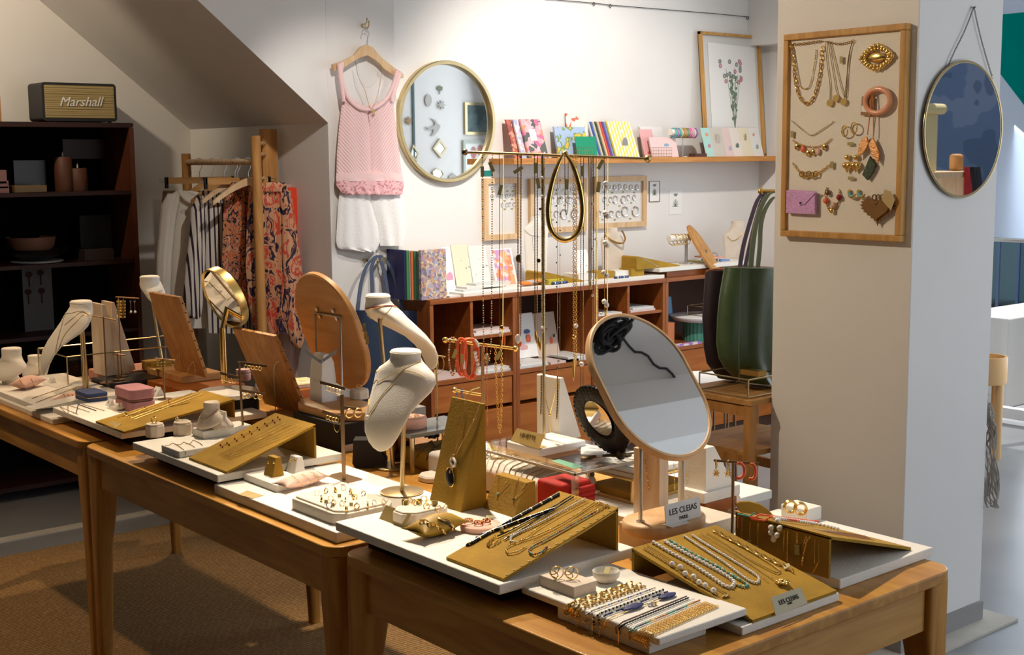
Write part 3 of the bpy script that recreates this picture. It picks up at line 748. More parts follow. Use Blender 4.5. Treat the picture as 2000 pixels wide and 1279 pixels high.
for px in ([(668,122),(666,150),(674,178),(684,198),(702,212),(717,214)],[(776,136),(770,160),(760,184),(750,198),(734,210),(717,214)],[(662,124),(664,150),(670,190),(671,198)],[(782,140),(774,165),(766,190),(766,198)]):
    q = [PY(x,y,YP-.064) for x,y in polyline(px,6)]; MB().tube(q,.0095,8).build('strap',m_pinkp,t,smooth=60)
t = thing('white_shorts','white crinkled muslin shorts hanging below the pink top','shorts',PY(722,430,Yp))
m_mus = mat('white_muslin',(.86,.85,.83),.95,bump=1.0,bscale=90)
cloth('leg',t,[(372,664,722),(400,660,726),(440,658,738),(470,656,742),(486,660,738),(492,700,732)],YP-.024,.016,m_mus,.006,3)
cloth('leg',t,[(372,722,782),(400,724,788),(440,736,792),(466,740,793),(480,742,790)],YP-.024,.014,m_mus,.006,2,ph=1)
# necklaces on the hanger
for lb,px,pend in (('fine gold necklace with star pendant over the pink top',[(694,118),(700,150),(712,175),(725,212),(740,175),(745,135),(740,122)],(730,218)),
                     ('shorter beaded silver necklace hanging over the pink top',[(698,116),(703,150),(714,170),(725,168),(737,150),(742,118)],None)):
    fn = lambda x,y,e=0: PY(x,y,YP-.078)
    t = thing('hanger_necklace',lb,'necklace',fn(716,150),'necklaces on the pier hanger')
    jewel('chain','','',px,fn,'chain' if pend else 'beads',.0012,[m_gold if pend else m_silver],parent=t,gap=2.2 if not pend else 1)
    if pend:
        q = fn(*pend); mb = MB()
        for k in range(5):
            a = k*2*pi/5+pi/2; mb.prism([q+V3((cos(a)*.013,0,sin(a)*.013)),q+V3((cos(a+.6)*.005,0,sin(a+.6)*.005)),q,q+V3((cos(a-.6)*.005,0,sin(a-.6)*.005))],(0,.002,0))
        mb.build('pendant',m_gold,t)

# navy tote below
t = thing('wall_peg','round brass peg on the pier carrying the navy tote','peg',(PY(738,508,YP).x,YP,PY(738,508,YP).z))
q = PY(738,508,YP-.001); mb = MB(); mb.cyl(q,q+V3((0,-.035,0)),.008,14); mb.cyl(q+V3((0,-.033,0)),q+V3((0,-.05,0)),.018,22); mb.build('knob',m_brass,t,smooth=50)
q = PY(712,508,YP-.001); t = MB(); t.cyl(q,q+V3((0,-.02,0)),.008,14); tag(t.build('wall_peg',m_brass,smooth=50),'small brass peg left of the navy tote handles','peg')
t = thing('navy_tote','navy blue leather tote bag hanging on pier peg','bag',PY(760,640,YP-.1))
m_tote = mat('navy_leather',(.018,.035,.075),.5,bump=.2,bscale=120)
Yt = YP-.09
cloth('body',t,[(606,697,824),(640,698,826),(720,700,828),(800,702,830),(860,712,826)],Yt,.05,m_tote,.004,2)
for px in ([(734,500),(716,520),(704,560),(698,612)],[(738,498),(726,520),(727,560),(727,610)],[(742,498),(762,520),(776,560),(788,610)],[(741,500),(750,530),(757,570),(765,612)]):
    q = [PY(x,y,YP-.045-.04*min(1,max(0,(y-500)/90))) for x,y in polyline(px,8)];
    mb = MB(); mb.loft([[p+V3((-.009,-.002,0)),p+V3((.009,-.002,0)),p+V3((.009,.002,0)),p+V3((-.009,.002,0))] for p in q]); mb.build('handle',mat('navy_strap',(.06,.08,.14),.5),t)

# -- round wall mirror
c = PY(876,238,YB-.03); R = (PY(876,118,YB-.03).z-PY(876,357,YB-.03).z)/2
t = thing('round_wall_mirror','large round wall mirror in a deep brass rim','mirror',(c.x,YB,c.z-R))
mb = MB(); n = 72; prof = [(R,0),(R,-.03),(R-.004,-.034),(R-.018,-.034),(R-.02,-.03),(R-.02,-.004),(R-.02,0)]
mb.loft([[V3((c.x+r_*cos(a),YB+d,c.z+r_*sin(a))) for r_,d in prof] for a in [2*pi*k/n for k in range(n)]],closed=True); mb.build('rim',m_brass,t,smooth=35)
mb = MB(); mb.prism([(c.x+(R-.019)*cos(2*pi*k/n),YB-.010,c.z+(R-.019)*sin(2*pi*k/n)) for k in range(n)],(0,.004,0)); mb.build('glass',m_mirror,t)
# wall decorations on the partition, seen in this mirror (mirror image of the pixel ray)
def MR(x,y,Yp_=1.985):
    q = PY(x,y,2*(YB-.010)-Yp_); return V3((q.x,Yp_,q.z))
def deco(lb,pxs,m,thick=.006,nm='wall_ornament',cat='ornament'):
    mb = MB(); mb.prism([MR(x,y) for x,y in pxs],(0,thick,0)); return tag(mb.build(nm,m),lb,cat,'ornaments reflected in the round mirror')
m_pew = mat('pewter',(.32,.30,.27),.5,.6)
def star(cx,cy,r1,r2,n=8): return [(cx+(r1 if k % 2 == 0 else r2)*cos(pi*k/n+pi/2),cy+(r1 if k % 2 == 0 else r2)*sin(pi*k/n+pi/2)) for k in range(2*n)]
deco('pewter eight point star, upper of two seen in round mirror',star(861,205,10,3.5),m_pew)
deco('bronze eight point star, lower left in the round mirror',star(797,236,9,3.2),mat('bronze_dull',(.28,.17,.08),.5,.6))
deco('green ginkgo leaf ornament, topmost seen in round mirror',[(854,176),(853,170),(858,167),(864,170),(863,177),(859.5,176),(858.5,184),(857.5,184),(858.5,176)],mat('ginkgo',(.16,.22,.12),.6))
deco('pewter oval owl ornament at the dark edge in the mirror',[(836+6.5*cos(k*pi/8),196+12*sin(k*pi/8)) for k in range(16)],m_pew)
deco('pewter swallow ornament in flight seen in round mirror',[(829,248),(838,249),(848,245),(849,240),(844,234),(840,231),(850,234),(855,242),(859,244),(859,248),(855,256),(848,264),(840,266),(845,260),(846,253),(838,254),(829,252),(836,251)],m_pew)
mb = MB()
def ringpoly(o_,i_,lb,nm='small_mirror'):
    t = thing(nm,lb,'mirror',MR(*o_[0]),'small mirrors reflected in the round mirror')
    n = len(o_); mb = MB(); O = [MR(*p) for p in o_]; I = [MR(*p) for p in i_]; e = V3((0,.012,0))
    V = O+I+[p+e for p in O]+[p+e for p in I]; F = []
    for k in range(n):
        j = (k+1) % n; F += [(2*n+k,2*n+j,3*n+j,3*n+k),(k,j,2*n+j,2*n+k),(n+k,n+j,3*n+j,3*n+k)]
    mb.add(V,F); mb.build('rim',mat('pale_brass',(.45,.38,.25),.4,.7),t)
    mb = MB(); mb.prism(I,(0,.004,0)); mb.build('glass',m_mirror,t)
ringpoly([(858,270),(873,290),(860,309),(844,290)],[(859,278),(868,290),(860,301),(849,290)],'diamond shaped brass mirror reflected in the round mirror')
ringpoly([(806,282),(817,300),(813,316),(800,302)],[(806,287),(814,300),(811,311),(803,302)],'pointed brass mirror at left inside the round mirror')
ringpoly([(843,335),(852,328),(862,333),(866,341),(858,351),(846,350)],[(845,336),(852,330),(861,334),(864,341),(857,349),(847,348)],'leaf shaped mirror low inside the round mirror')
deco('grey hexagonal tile ornament at the bottom of mirror',[(884,338),(892,344),(891,354),(876,354),(876,344)],m_pew)
def rframe(x0,y0,x1,y1,lb,fm,pm,fw=2.2):
    t = thing('framed_picture',lb,'picture',MR(x0,y1),'pictures reflected in the round mirror')
    a,b_ = MR(x0,y1),MR(x1,y0); w = .022
    mb = MB(); mb.box((a.x,1.985,a.z),(b_.x,2.0,a.z+w)); mb.box((a.x,1.985,b_.z-w),(b_.x,2.0,b_.z)); mb.box((a.x,1.985,a.z+w),(a.x+w,2.0,b_.z-w)); mb.box((b_.x-w,1.985,a.z+w),(b_.x,2.0,b_.z-w)); mb.build('frame',fm,t)
    MB().box((a.x+w,1.985,a.z+w),(b_.x-w,1.992,b_.z-w)).build('print',pm,t); return t,a,b_
rframe(907,201,957,263,'dark landscape print in brass frame, seen in round mirror',m_brass,patt('dark_landscape',[(.07,.11,.11),(.10,.15,.15),(.14,.19,.18)],9,'noise',.6))
t,a,b_ = rframe(904,274,962,352,'tulip print in pale frame, lower right in round mirror',mat('pale_frame',(.45,.50,.42),.5),m_white)
for x,y in ((925,298),(938,294),(948,300)):
    q = MR(x,y,1.994); mb = MB(); mb.sph(q,.05,0,8,5,(.6,.05,1)); mb.tube([q,q-V3((0,0,.2))],.004,4); mb.build('tulip',mat('tulip_pink',(.55,.25,.22),.7),t)
# -- things on the tables
def slab(name,label,cat,L,N,R,z0,z1,m,zr=None,bev=.003,group=None,pad=0):
    """block square to the table: left, near and right corner pixels read at height zr (default: underside)"""
    zr = z0 if zr is None else zr
    l,n,r = PZ(*L,zr),PZ(*N,zr),PZ(*R,zr)
    o = MB().box((n.x-pad,n.y-pad,z0),(r.x+pad,l.y+pad,z1)).build(name,m,bevel=bev)
    return tag(o,label,cat,group) if label else o
def base_block(o,z0,z1,inset=.05):
    v = WV[o.name][0]; x0 = min(a.x for a in v)+inset; x1 = max(a.x for a in v)-inset; y0 = min(a.y for a in v)+inset; y1 = max(a.y for a in v)-inset
    return MB().box((x0,y0,z0),(x1,y1,z1)).build('riser',m_blackm,o)
TT = .805
tray1 = slab('display_tray','raised cream velour tray nearest the camera, under the dark bead ramp','tray',(660,1035),(975,1163),(1232,1085),.785,TT,m_tray,group='cream display trays')
base_block(tray1,TZ,.785)
trayL = slab('display_slab','cream lower slab under the tray of wrapped bracelets','tray',(1072,1213),(1267,1279),(1383,1240),TZ,.774,m_tray,group='cream display trays')
trayF = slab('bracelet_tray','cream velour tray wrapped with gold and blue bracelets, at the near corner','tray',(1016,1159),(1287,1263),(1423,1190),.774,.788,m_tray,bev=.004,group='cream display trays')
trayO = slab('display_tray','white tray under the olive ramp of pearl necklaces','tray',(1240,1170),(1449,1243),(1635,1172),TZ,.766,m_tray,group='cream display trays')
trayR = slab('display_tray','white tray on the far right corner below the coral necklace ramp','tray',(1395,1045),(1640,1152),(1826,1088),TZ,.770,m_tray,group='cream display trays')
tray2 = slab('display_tray','cream tray lying on the middle table with pink pillow and ring tray','tray',(430,962),(657,1062),(930,1010),TZ,.775,m_tray,group='cream display trays')
tray3 = slab('display_tray','raised cream tray left of ring tray, with two beige ring boxes','tray',(242,880),(425,943),(650,893),.780,.800,m_tray,group='cream display trays')
base_block(tray3,TZ,.780)
tray4 = slab('display_tray','raised cream tray with four thin bracelets and small brass plaque','tray',(90,808),(237,858),(470,800),.782,.800,m_tray,group='cream display trays')
base_block(tray4,TZ,.782)
tray5 = slab('display_tray','long cream tray at the left photo edge, under the pink pillow','tray',(-40,777),(103,830),(235,790),TZ,.768,m_tray,group='cream display trays')
slab5 = slab('display_slab','cream slab with two fine chains at the far left','tray',(-30,755),(70,802),(225,770),.768,.786,m_tray,group='cream display trays')

# --- folded velvet ramps
def ramp(label,axis,lowA,lowB,hi,zb,h,t=.006,m=None,back=True):
    """axis 'x': low edge at small x. lowA=(x,y) far end, lowB near end, hi = coordinate of the high edge"""
    r = thing('necklace_ramp',label,'display stand',(0,0,0),'olive velvet necklace ramps')
    a,b_ = V3((*lowA,zb)),V3((*lowB,zb))
    if axis == 'x': A,B = V3((hi,a.y,zb+h)),V3((hi,b_.y,zb+h))
    else: A,B = V3((a.x,hi,zb+h)),V3((b_.x,hi,zb+h))
    loc = (a+b_+A+B)/4; loc.z = zb; r.location = loc; PL[r.name] = loc
    up = V3((0,0,t))
    face = MB().hexa([a,b_,B,A,a+up,b_+up,B+up,A+up]).build('sloping_face',m or m_velvet,r)
    out = [face]
    if back:
        d = (A-a); d.z = 0; d.normalize(); e = d*t
        fl = [A-e,B-e,B,A]
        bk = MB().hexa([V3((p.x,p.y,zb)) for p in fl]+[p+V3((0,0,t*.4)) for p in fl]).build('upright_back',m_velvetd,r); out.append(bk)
    return r,out
q0,q1,q2 = PZ(865,1095,TT),PZ(990,1134,TT),PZ(1207,1074,TT)
x0 = (q0.x+q1.x)/2; hy = PX(1207,997,q2.x).z-TT
ramp1,r1 = ramp('olive velvet ramp carrying the black and gold bead necklace','x',(x0,q0.y),(x0,q1.y),q2.x,TT,hy)
z_ = .766; qa,qb,qc = PZ(1475,1219,z_),PZ(1629,1157,z_),PZ(1238,1118,z_)
hh = PX(1234,1076,(qa.x)).z-z_
yl = (qa.y+qb.y)/2; yh = PX(1234,1076,qa.x).y
ramp2,r2 = ramp('olive velvet ramp covered in pearl and turquoise necklaces','y',(qb.x,yl),(qa.x,yl),yh,z_,hh)
z_ = .770; qa,qb,qc = PZ(1618,1130,z_),PZ(1785,1076,z_),PZ(1437,1062,z_)
hh = PX(1620,1053,qa.x).z-z_
ramp3,r3 = ramp('olive velvet ramp seen from its back with coral and pearl strands','x',(qb.x,PX(1437,1000,qa.x).y),(qb.x,qa.y),qa.x,z_,hh)
z_ = .800; qa,qb,qc = PZ(372,897,z_),PZ(440,926,z_),PZ(623,896,z_)
hh = PX(623,835,qc.x).z-z_
ramp4,r4 = ramp('olive velvet ramp with red beaded chains on the middle table','x',((qa.x+qb.x)/2,qa.y),((qa.x+qb.x)/2,qb.y),qc.x,z_,hh)
qa,qb = PZ(187,826,z_),PZ(243,847,z_); qc = PZ(410,800,z_); X5 = qc.x; hh = PX(413,770,X5).z-z_
ramp5,r5 = ramp('leftmost olive velvet ramp with fine gold chains and a brass plaque','x',((qa.x+qb.x)/2,qa.y),((qa.x+qb.x)/2,qb.y),X5,z_,hh)

# --- jewellery on ramp 1
f1 = on(r1,.0035); G1 = 'necklaces on the near ramp'
jewel('necklace','thick black bead necklace with gold spacers on the near ramp','necklace',[[(1076,965),(1035,986),(975,1018),(925,1044),(908,1054),(906,1060),(916,1065),(945,1049),(1000,1018),(1050,990),(1094,966)]],f1,'discs',.0037,[m_blackb,m_gold,m_navyb],[0]*7+[1]+[0]*5+[2,2,1],G1)
jewel('necklace','twin black cord necklace ending in a gold link cluster','necklace',[[(1116,971),(1060,1005),(1000,1037),(968,1052)],[(1121,973),(1068,1007),(1012,1041),(984,1057)]],f1,'cord',.0016,[m_blackb],group=G1)
jewel('necklace','gold link cluster at the lower end of the black cords','necklace',[[(968,1050),(957,1060),(952,1068),(960,1068),(982,1056)]],f1,'links',.0026,[m_gold],group=G1)
jewel('necklace','small pearl strand with a loop at its low end on near ramp','necklace',[[(1143,977),(1100,1000),(1050,1026),(1010,1045),(998,1053),(998,1060),(1010,1061)]],f1,'beads',.0024,[m_pearl],group=G1)
jewel('necklace','gold chain with tiny clasp beside the pearl strand','necklace',[[(1150,980),(1100,1006),(1050,1036),(1030,1052),(1012,1060)]],f1,'links',.0013,[m_gold],group=G1)
jewel('necklace','gold chain with pale green stones spaced along it','necklace',[[(1162,984),(1100,1024),(1050,1048),(1000,1066),(988,1076),(992,1083),(1012,1080),(1030,1068)]],f1,'beads',.0017,[m_gold,m_paleb,m_gold2],[0,2,0,2,0,2,1],G1)
jewel('necklace','grey violet bead necklace nearest the open side of the ramp','necklace',[[(1163,1003),(1120,1027),(1070,1055),(1040,1071),(1034,1079),(1042,1086),(1060,1080),(1070,1070)]],f1,'beads',.0022,[m_greyb,m_redb,m_turq],[0,0,1,0,0,2],G1)
jewel('necklace','gold chain extending the grey violet beads to the ramp top','necklace',[[(1163,1003),(1178,995),(1190,986)]],f1,'links',.0019,[m_gold],group=G1)
for i,(a,b_,s_,lb) in enumerate((((1128,975),(975,1058),'chain','fine gold chain between the black cords and small pearls'),((1136,976),(1000,1048),'chain','very fine gold chain just left of the small pearl strand'),
        ((1172,987),(1042,1060),'links','gold curb chain right of the green stone chain'),((1182,990),(1060,1062),'chain','fine gold chain above the grey violet beads'),((1196,1000),(1080,1072),'chain','fine gold chain lowest along the open ramp side'))):
    jewel('necklace',lb,'necklace',[a,((a[0]+b_[0])/2,(a[1]+b_[1])/2+2),b_],f1,s_,.0010,[m_gold],group=G1)
jewel('necklace','short gold clasp chain over the top corner of near ramp','necklace',[[(1163,988),(1172,984),(1180,979),(1190,983)]],f1,'links',.0022,[m_gold],group=G1)
p = f1(980,1037); t = MB(); t.sph(p+V3((0,0,.003)),.0045); tag(t.build('loose_pearl',m_pearl,smooth=80),'single round pearl lying beside the black cords','pearl')
# notches along the open side
mb = MB(); v = WV[r1[0].name][0]; a,b_ = v[1],v[2]
for k in range(16):
    p = a.lerp(b_,.04+k*.06)+V3((-.0,.004,.007)); d = (b_-a).normalized(); mb.obox(p,d*.002,V3((0,.0012,0)),V3((0,0,.0005)))
o = mb.build('edge_notches',m_tag,ramp1); o['kind'] = 'stuff'

# --- jewellery on ramp 2
f2 = on(r2,.003); G2 = 'necklaces on the pearl ramp'
jewel('necklace','gold chain with seven big baroque pearls at the ramp left edge','necklace',[[(1256,1072),(1285,1090),(1312,1107),(1338,1126),(1365,1143),(1395,1160),(1402,1165)]],f2,'links',.0022,[m_gold],group=G2)
mb = MB()
for x,y in ((1312,1106),(1328,1112),(1338,1125),(1354,1131),(1365,1142),(1377,1148),(1393,1158)): mb.sph(f2(x,y)+V3((0,0,.002)),.0056,0,10,6)
tag(mb.build('necklace',m_pearl,smooth=80),'row of seven baroque pearls threaded on the left gold chain','necklace',G2)
jewel('necklace','double strand of large oval pearls looping at the low end','necklace',[[(1276,1062),(1310,1082),(1350,1104),(1390,1130),(1415,1147),(1430,1149),(1434,1141),(1420,1128),(1380,1105),(1330,1078),(1298,1060)]],f2,'beads',.0043,[m_pearl],group=G2)
jewel('necklace','turquoise and pearl strand between the two pearl necklaces','necklace',[[(1308,1058),(1350,1082),(1400,1108),(1440,1132),(1458,1142),(1460,1146),(1448,1148),(1430,1140)]],f2,'beads',.0028,[m_turq,m_paleb,m_gold,m_pearl],[0,0,1,0,2,0,3],G2)
jewel('necklace','double strand of small round pearls right of the turquoise','necklace',[[(1337,1050),(1370,1072),(1410,1098),(1450,1128),(1468,1139),(1480,1140),(1482,1132),(1468,1120),(1420,1090),(1380,1066),(1352,1048)]],f2,'beads',.0030,[m_pearl],group=G2)
for px,s_,r_,lb in (([(1262,1066),(1300,1090),(1350,1120),(1400,1152),(1426,1166)],'chain',.0012,'slim gold chain with a leaf drop beside the baroque pearls'),
        ([(1362,1046),(1400,1070),(1450,1102),(1500,1138)],'links',.0012,'thin gold chain directly right of small round pearls'),
        ([(1368,1044),(1410,1068),(1460,1100),(1510,1134)],'chain',.0012,'gold chain leading down to the flower pendant'),
        ([(1378,1042),(1420,1066),(1470,1098),(1518,1122),(1524,1118),(1500,1100),(1450,1070),(1400,1044)],'chain',.0014,'gold bar chain looped beside the thick rope chain'),
        ([(1394,1038),(1430,1058),(1480,1084),(1530,1108),(1550,1120)],'links',.0042,'thick gold rope chain along the right edge of pearl ramp')):
    jewel('necklace',lb,'necklace',px,f2,s_,r_,[m_gold],group=G2)
p = f2(1528,1142); mb = MB()
for k in range(6):
    a = k*pi/3; mb.sph(p+V3((.009*cos(a),.009*sin(a),.003)),.006,0,8,5,(1,1,.5))
mb.sph(p+V3((0,0,.004)),.005); tag(mb.build('flower_pendant',m_gold,smooth=60),'gold flower cluster pendant above the name card','pendant')
p = f2(1416,1166);
if p is None: p = f2(1410,1160)
mb = MB(); mb.sph(p,.006,0,8,5,(1.6,.7,.3)); tag(mb.build('leaf_pendant',m_gold,smooth=60),'small gold leaf drop at the lower left of pearls','pendant')
def card(label,name,TL,TR,BR,BL,plane_fn,m,th=.0008,parent=None,grp=None):
    P = [plane_fn(*p) for p in (TL,TR,BR,BL)]; n = (P[1]-P[0]).cross(P[3]-P[0]).normalized()
    if n.dot(P[0]-CAM) > 0: n = -n
    P = [p+n*th for p in P]
    mb = MB(); mb.prism(P,-n*th); o = mb.build(name,m,parent)
    if parent is None: tag(o,label,'card',grp)
    return o,P,n
# champagne name card leaning on the ramp foot: upright-ish, facing the camera
b0,b1 = PZ(1515,1203,.768),PZ(1577,1178,.768)
dd = (b1-b0); nrm = V3((dd.y,-dd.x,0)).normalized()
back = -nrm
t0 = PP(1505,1166,b0+V3((0,0,.02))+back*.012,(nrm*.86+V3((0,0,.5))).normalized());
pn_ = (b1-b0).cross(V3((0,0,1))*.8+back*.5).normalized()
fn = lambda x,y,e=0: PP(x,y,b0,pn_)
t = thing('name_card','champagne card reading LES CLEIAS at foot of pearl ramp','card',(b0+b1)/2)
o,P,n = card('','card',(1505,1167),(1563,1147),(1577,1178),(1515,1203),fn,m_cardl,parent=t)
c_ = (P[0]+P[1]+P[2]+P[3])/4; xd = (P[1]-P[0]); yd = (P[0]-P[3])
text('LES CLEIAS',xd.length*.135,c_+n*.0006+yd*.06,xd,yd-xd*yd.dot(xd)/xd.length_squared,m_ink,o)
text('PARIS',xd.length*.06,c_+n*.0006-yd*.14,xd,yd-xd*yd.dot(xd)/xd.length_squared,m_ink,o)
P_ = [f2(1528,1108),f2(1540,1103),f2(1543,1109),f2(1532,1115)]
mb = MB(); mb.prism([p for p in P_ if p],(0,0,.0012)); tag(mb.build('price_tag',m_cardl),'tiny champagne price tag on the thick rope chain','price tag')

# --- jewellery on ramp 3 : hanging down its back and across the top
f3 = on(r3,.0035); G3 = 'necklaces on the coral ramp'
jewel('necklace','coral bead strand lying along the top edge of right ramp','necklace',[[(1470,1009),(1500,1013),(1540,1018),(1600,1025)]],f3,'beads',.0024,[m_coral],group=G3,extra=.003)
jewel('necklace','second coral strand just behind the first on right ramp','necklace',[[(1474,1012),(1510,1017),(1560,1024),(1596,1024)]],f3,'beads',.0024,[m_coral],group=G3,extra=.004)
jewel('necklace','large white pearl strand laid down the slope of right ramp','necklace',[[(1512,1018),(1530,1020),(1560,1024),(1600,1030),(1636,1039)]],f3,'beads',.0042,[m_pearl],group=G3,extra=.003)
mb = MB()
for x,y in ((1510,1029),(1510,1039),(1516,1049),(1522,1044),(1527,1030),(1520,1020),(1515,1052)):
    p = f3(x,y);
    if p: mb.sph(p+V3((-.003,0,0)),.0060,0,9,6)
tag(mb.build('necklace',m_pearl,smooth=80),'round white pearls hanging over the back of right ramp','necklace',G3)
jewel('necklace','turquoise bead strand over the left top corner of right ramp','necklace',[[(1446,1003),(1456,1005),(1472,1008)]],f3,'beads',.002,[m_turq],group=G3,extra=.003)
hang3 = [(1444,1008,1030,m_coral,'beads',.0012,'coral'),(1452,1012,1062,m_copper,'beads',.0012,'garnet'),(1467,1018,1060,m_gold,'chain',.0010,'long tagged gold'),(1483,1020,1068,m_gold,'chain',.0011,'gold paper tagged'),(1501,1024,1058,m_redb,'chain',.0010,'dark garnet'),
         (1534,1034,1078,m_gold,'chain',.0008,'fine twin gold'),(1541,1036,1098,m_gold,'links',.0012,'gold link'),(1560,1040,1064,m_gold,'links',.0016,'short gold link'),(1594,1050,1100,m_gold,'chain',.0008,'slim gold'),(1602,1052,1098,m_gold,'chain',.0008,'slender gold')]
for i,(x,ya,yb,m_,s_,r_,w_) in enumerate(hang3):
    jewel('necklace','%s chain, number %s from left, hanging down the right ramp back' % (w_,['one','two','three','four','five','six','seven','eight','nine','ten'][i]),'necklace',[(x,ya),(x-1,(ya+yb)/2),(x-1,yb)],f3,s_,r_,[m_],group=G3)
jewel('necklace','gold lariat necklace with two ends dropping down right ramp back','necklace',[[(1585,1046),(1578,1056),(1574,1072),(1570,1090),(1568,1104)],[(1578,1046),(1574,1054),(1573,1062)]],f3,'links',.0014,[m_gold],group=G3)
jewel('necklace','gold chain with black bar end reaching the white tray','necklace',[[(1600,1098),(1595,1108),(1588,1122)]],f3,'links',.0014,[m_gold],group=G3)
for i,(x,y) in enumerate(((1466,1062),(1560,1072),(1480,1072))):
    P = [f3(x-4,y-9),f3(x+5,y-8),f3(x+5,y+11),f3(x-4,y+10)]
    if all(P): mb = MB(); mb.prism([p+V3((-.002,0,0)) for p in P],(-.001,0,0)); tag(mb.build('price_tag',m_tag),['olive paper tag on the left part of right ramp back','largest olive paper tag hanging mid right ramp back','small olive tag low on the right ramp back'][i],'price tag','olive paper tags')
for k in range(5):
    y = 1030+k*4
    jewel('necklace','thin rose gold chain on the slope of right ramp, %s row' % ['upper','second','middle','fourth','lowest'][k],'necklace',[(1590+k*8,1036+k*2.2),(1640+k*6,1042+k*2.4),(1690+k*4,1050+k*2)],f3,'chain',.0009,[m_copper],group=G3)

# --- near tray of wrapped bracelets
fF = on([trayF,trayL],.0028); GF = 'bracelets wrapped round the near tray'
def S(t): return (1108+162*t,1184+64*t)
def E_(t): return (1240+168*t,1139+47*t)
def wrap(t,label,style,r,mats,cyc=None,gap=1,w=0):
    a,b_ = S(t),E_(t); px = [(a[0]+1,a[1]+13),(a[0],a[1]+3),a,((a[0]+b_[0])/2,(a[1]+b_[1])/2),b_]
    jewel('bracelet',label,'bracelet',[px],fF,style,r,mats,cyc,GF,gap)
wrap(.01,'chunky gold link bracelet at the left of the wrapped tray','links',.0052,[m_gold]); wrap(.09,'second chunky gold curb bracelet on the wrapped tray','links',.0042,[m_gold]); wrap(.14,'braided gold bracelet between the chunky and blue ones','links',.0036,[m_gold2])
wrap(.24,'pale blue and white bead bracelet on the wrapped tray','beads',.0018,[m_blueb,m_pearl,m_gold,m_paleb],[0,1,0,1,2,1,3])
wrap(.33,'black and white plaited bracelet on the wrapped tray','beads',.0024,[m_blackb,m_pearl],[0,1])
wrap(.39,'navy bead bracelet with white spacers on wrapped tray','beads',.0020,[m_navyb,m_pearl,m_blueb],[0,0,2,0,0,0,1,1])
wrap(.60,'brown plaited bracelet right of the navy silk bands','beads',.0017,[m_bronze,m_greyb],[0,1])
wrap(.64,'black braided bracelet with a small silver ring','chain',.0016,[m_blackb])
wrap(.70,'thin silver chain bracelet beside the rust and turquoise one','chain',.0008,[m_silver])
wrap(.76,'rust, turquoise and grey bead bracelet on wrapped tray','beads',.0019,[m_copper,m_turq,m_greyb,m_gold],[0]*5+[1]*6+[2]*5+[1]*3+[3]*4+[0]*4)
for k in range(8): wrap(.83+k*.022,'%s of eight fine gold strands at the right of the tray' % ['leftmost','second','third','fourth','fifth','sixth','seventh','rightmost'][k],'links',.0017,[m_gold])
wrap(.46,'navy cord holding the two navy silk bands','cord',.0010,[m_gold])
for i,(x,y,L_) in enumerate(((1236,1190,27),(1303,1168,22))):
    c_ = fF(x,y); d = (fF(x+15,y-5)-c_).normalized(); w_ = V3((0,0,1)).cross(d)
    mb = MB(); rings = []
    for k in range(9):
        s_ = -1+k/4; q = c_+d*s_*(.026 if i == 0 else .022); hw = .007*(1-s_*s_)**.5+.0012
        rings.append([q+w_*hw*cos(a)+V3((0,0,.002+.003*(1-s_*s_)*sin(a)+.0012*sin(5*a+k))) for a in [2*pi*j/12 for j in range(12)]])
    mb.loft(rings); tag(mb.build('silk_band',mat('navy_silk',(.02,.028,.14),.45,bump=.6,bscale=90),smooth=60),['larger navy silk band bracelet in the middle of near tray','smaller navy silk band bracelet at the back of tray'][i],'bracelet',GF)
mb = MB(); c_ = fF(1274,1183); mb.sph(c_+V3((0,0,.002)),.0045,0); mb.sph(c_+V3((.007,-.001,.001)),.0035,1); mb.sph(c_+V3((-.006,.002,.001)),.0035,0); tag(mb.build('bead_cluster',[m_pearl,m_gold],smooth=70),'pearl and gold bead cluster between the navy silk bands','bead')
# tags and chain ends hanging off the front
Xf = min(v.x for v in WV[trayF.name][0])-.003
for i,(x,y) in enumerate(((1154,1246),(1203,1272))):
    fn = lambda a,b,e=0: PX(a,b,Xf-.002)
    P = [fn(x-4,y-14),fn(x+5,y-12),fn(x+2,y+12),fn(x-8,y+10)]
    tg = thing('bracelet_tag',['olive tag hanging from the near tray left side','olive tag hanging lowest at the photo bottom edge'][i],'price tag',P[0],'olive paper tags')
    mb = MB(); mb.prism(P,(-.001,0,0)); mb.build('paper',m_tag,tg); jewel('thread','','',[(x+3,y-14),(x+2,y-30)] if i == 0 else [(x+4,y-12),(x+6,y-42)],fn,'chain',.0008,[m_gold],parent=tg)
for i,(x,y0,y1) in enumerate(((1125,1205,1235),(1170,1213,1262),(1235,1232,1250),(1261,1245,1268),(1140,1208,1218))):
    jewel('bracelet_end','gold clasp end hanging off the tray edge, %s from left' % ['first','third','fourth','fifth','second'][i],'bracelet',[(x,y0),(x+1,(y0+y1)/2),(x,y1)],lambda a,b,e=0: PX(a,b,Xf),'links',.0018,[m_gold],group='bracelet ends at the near tray')

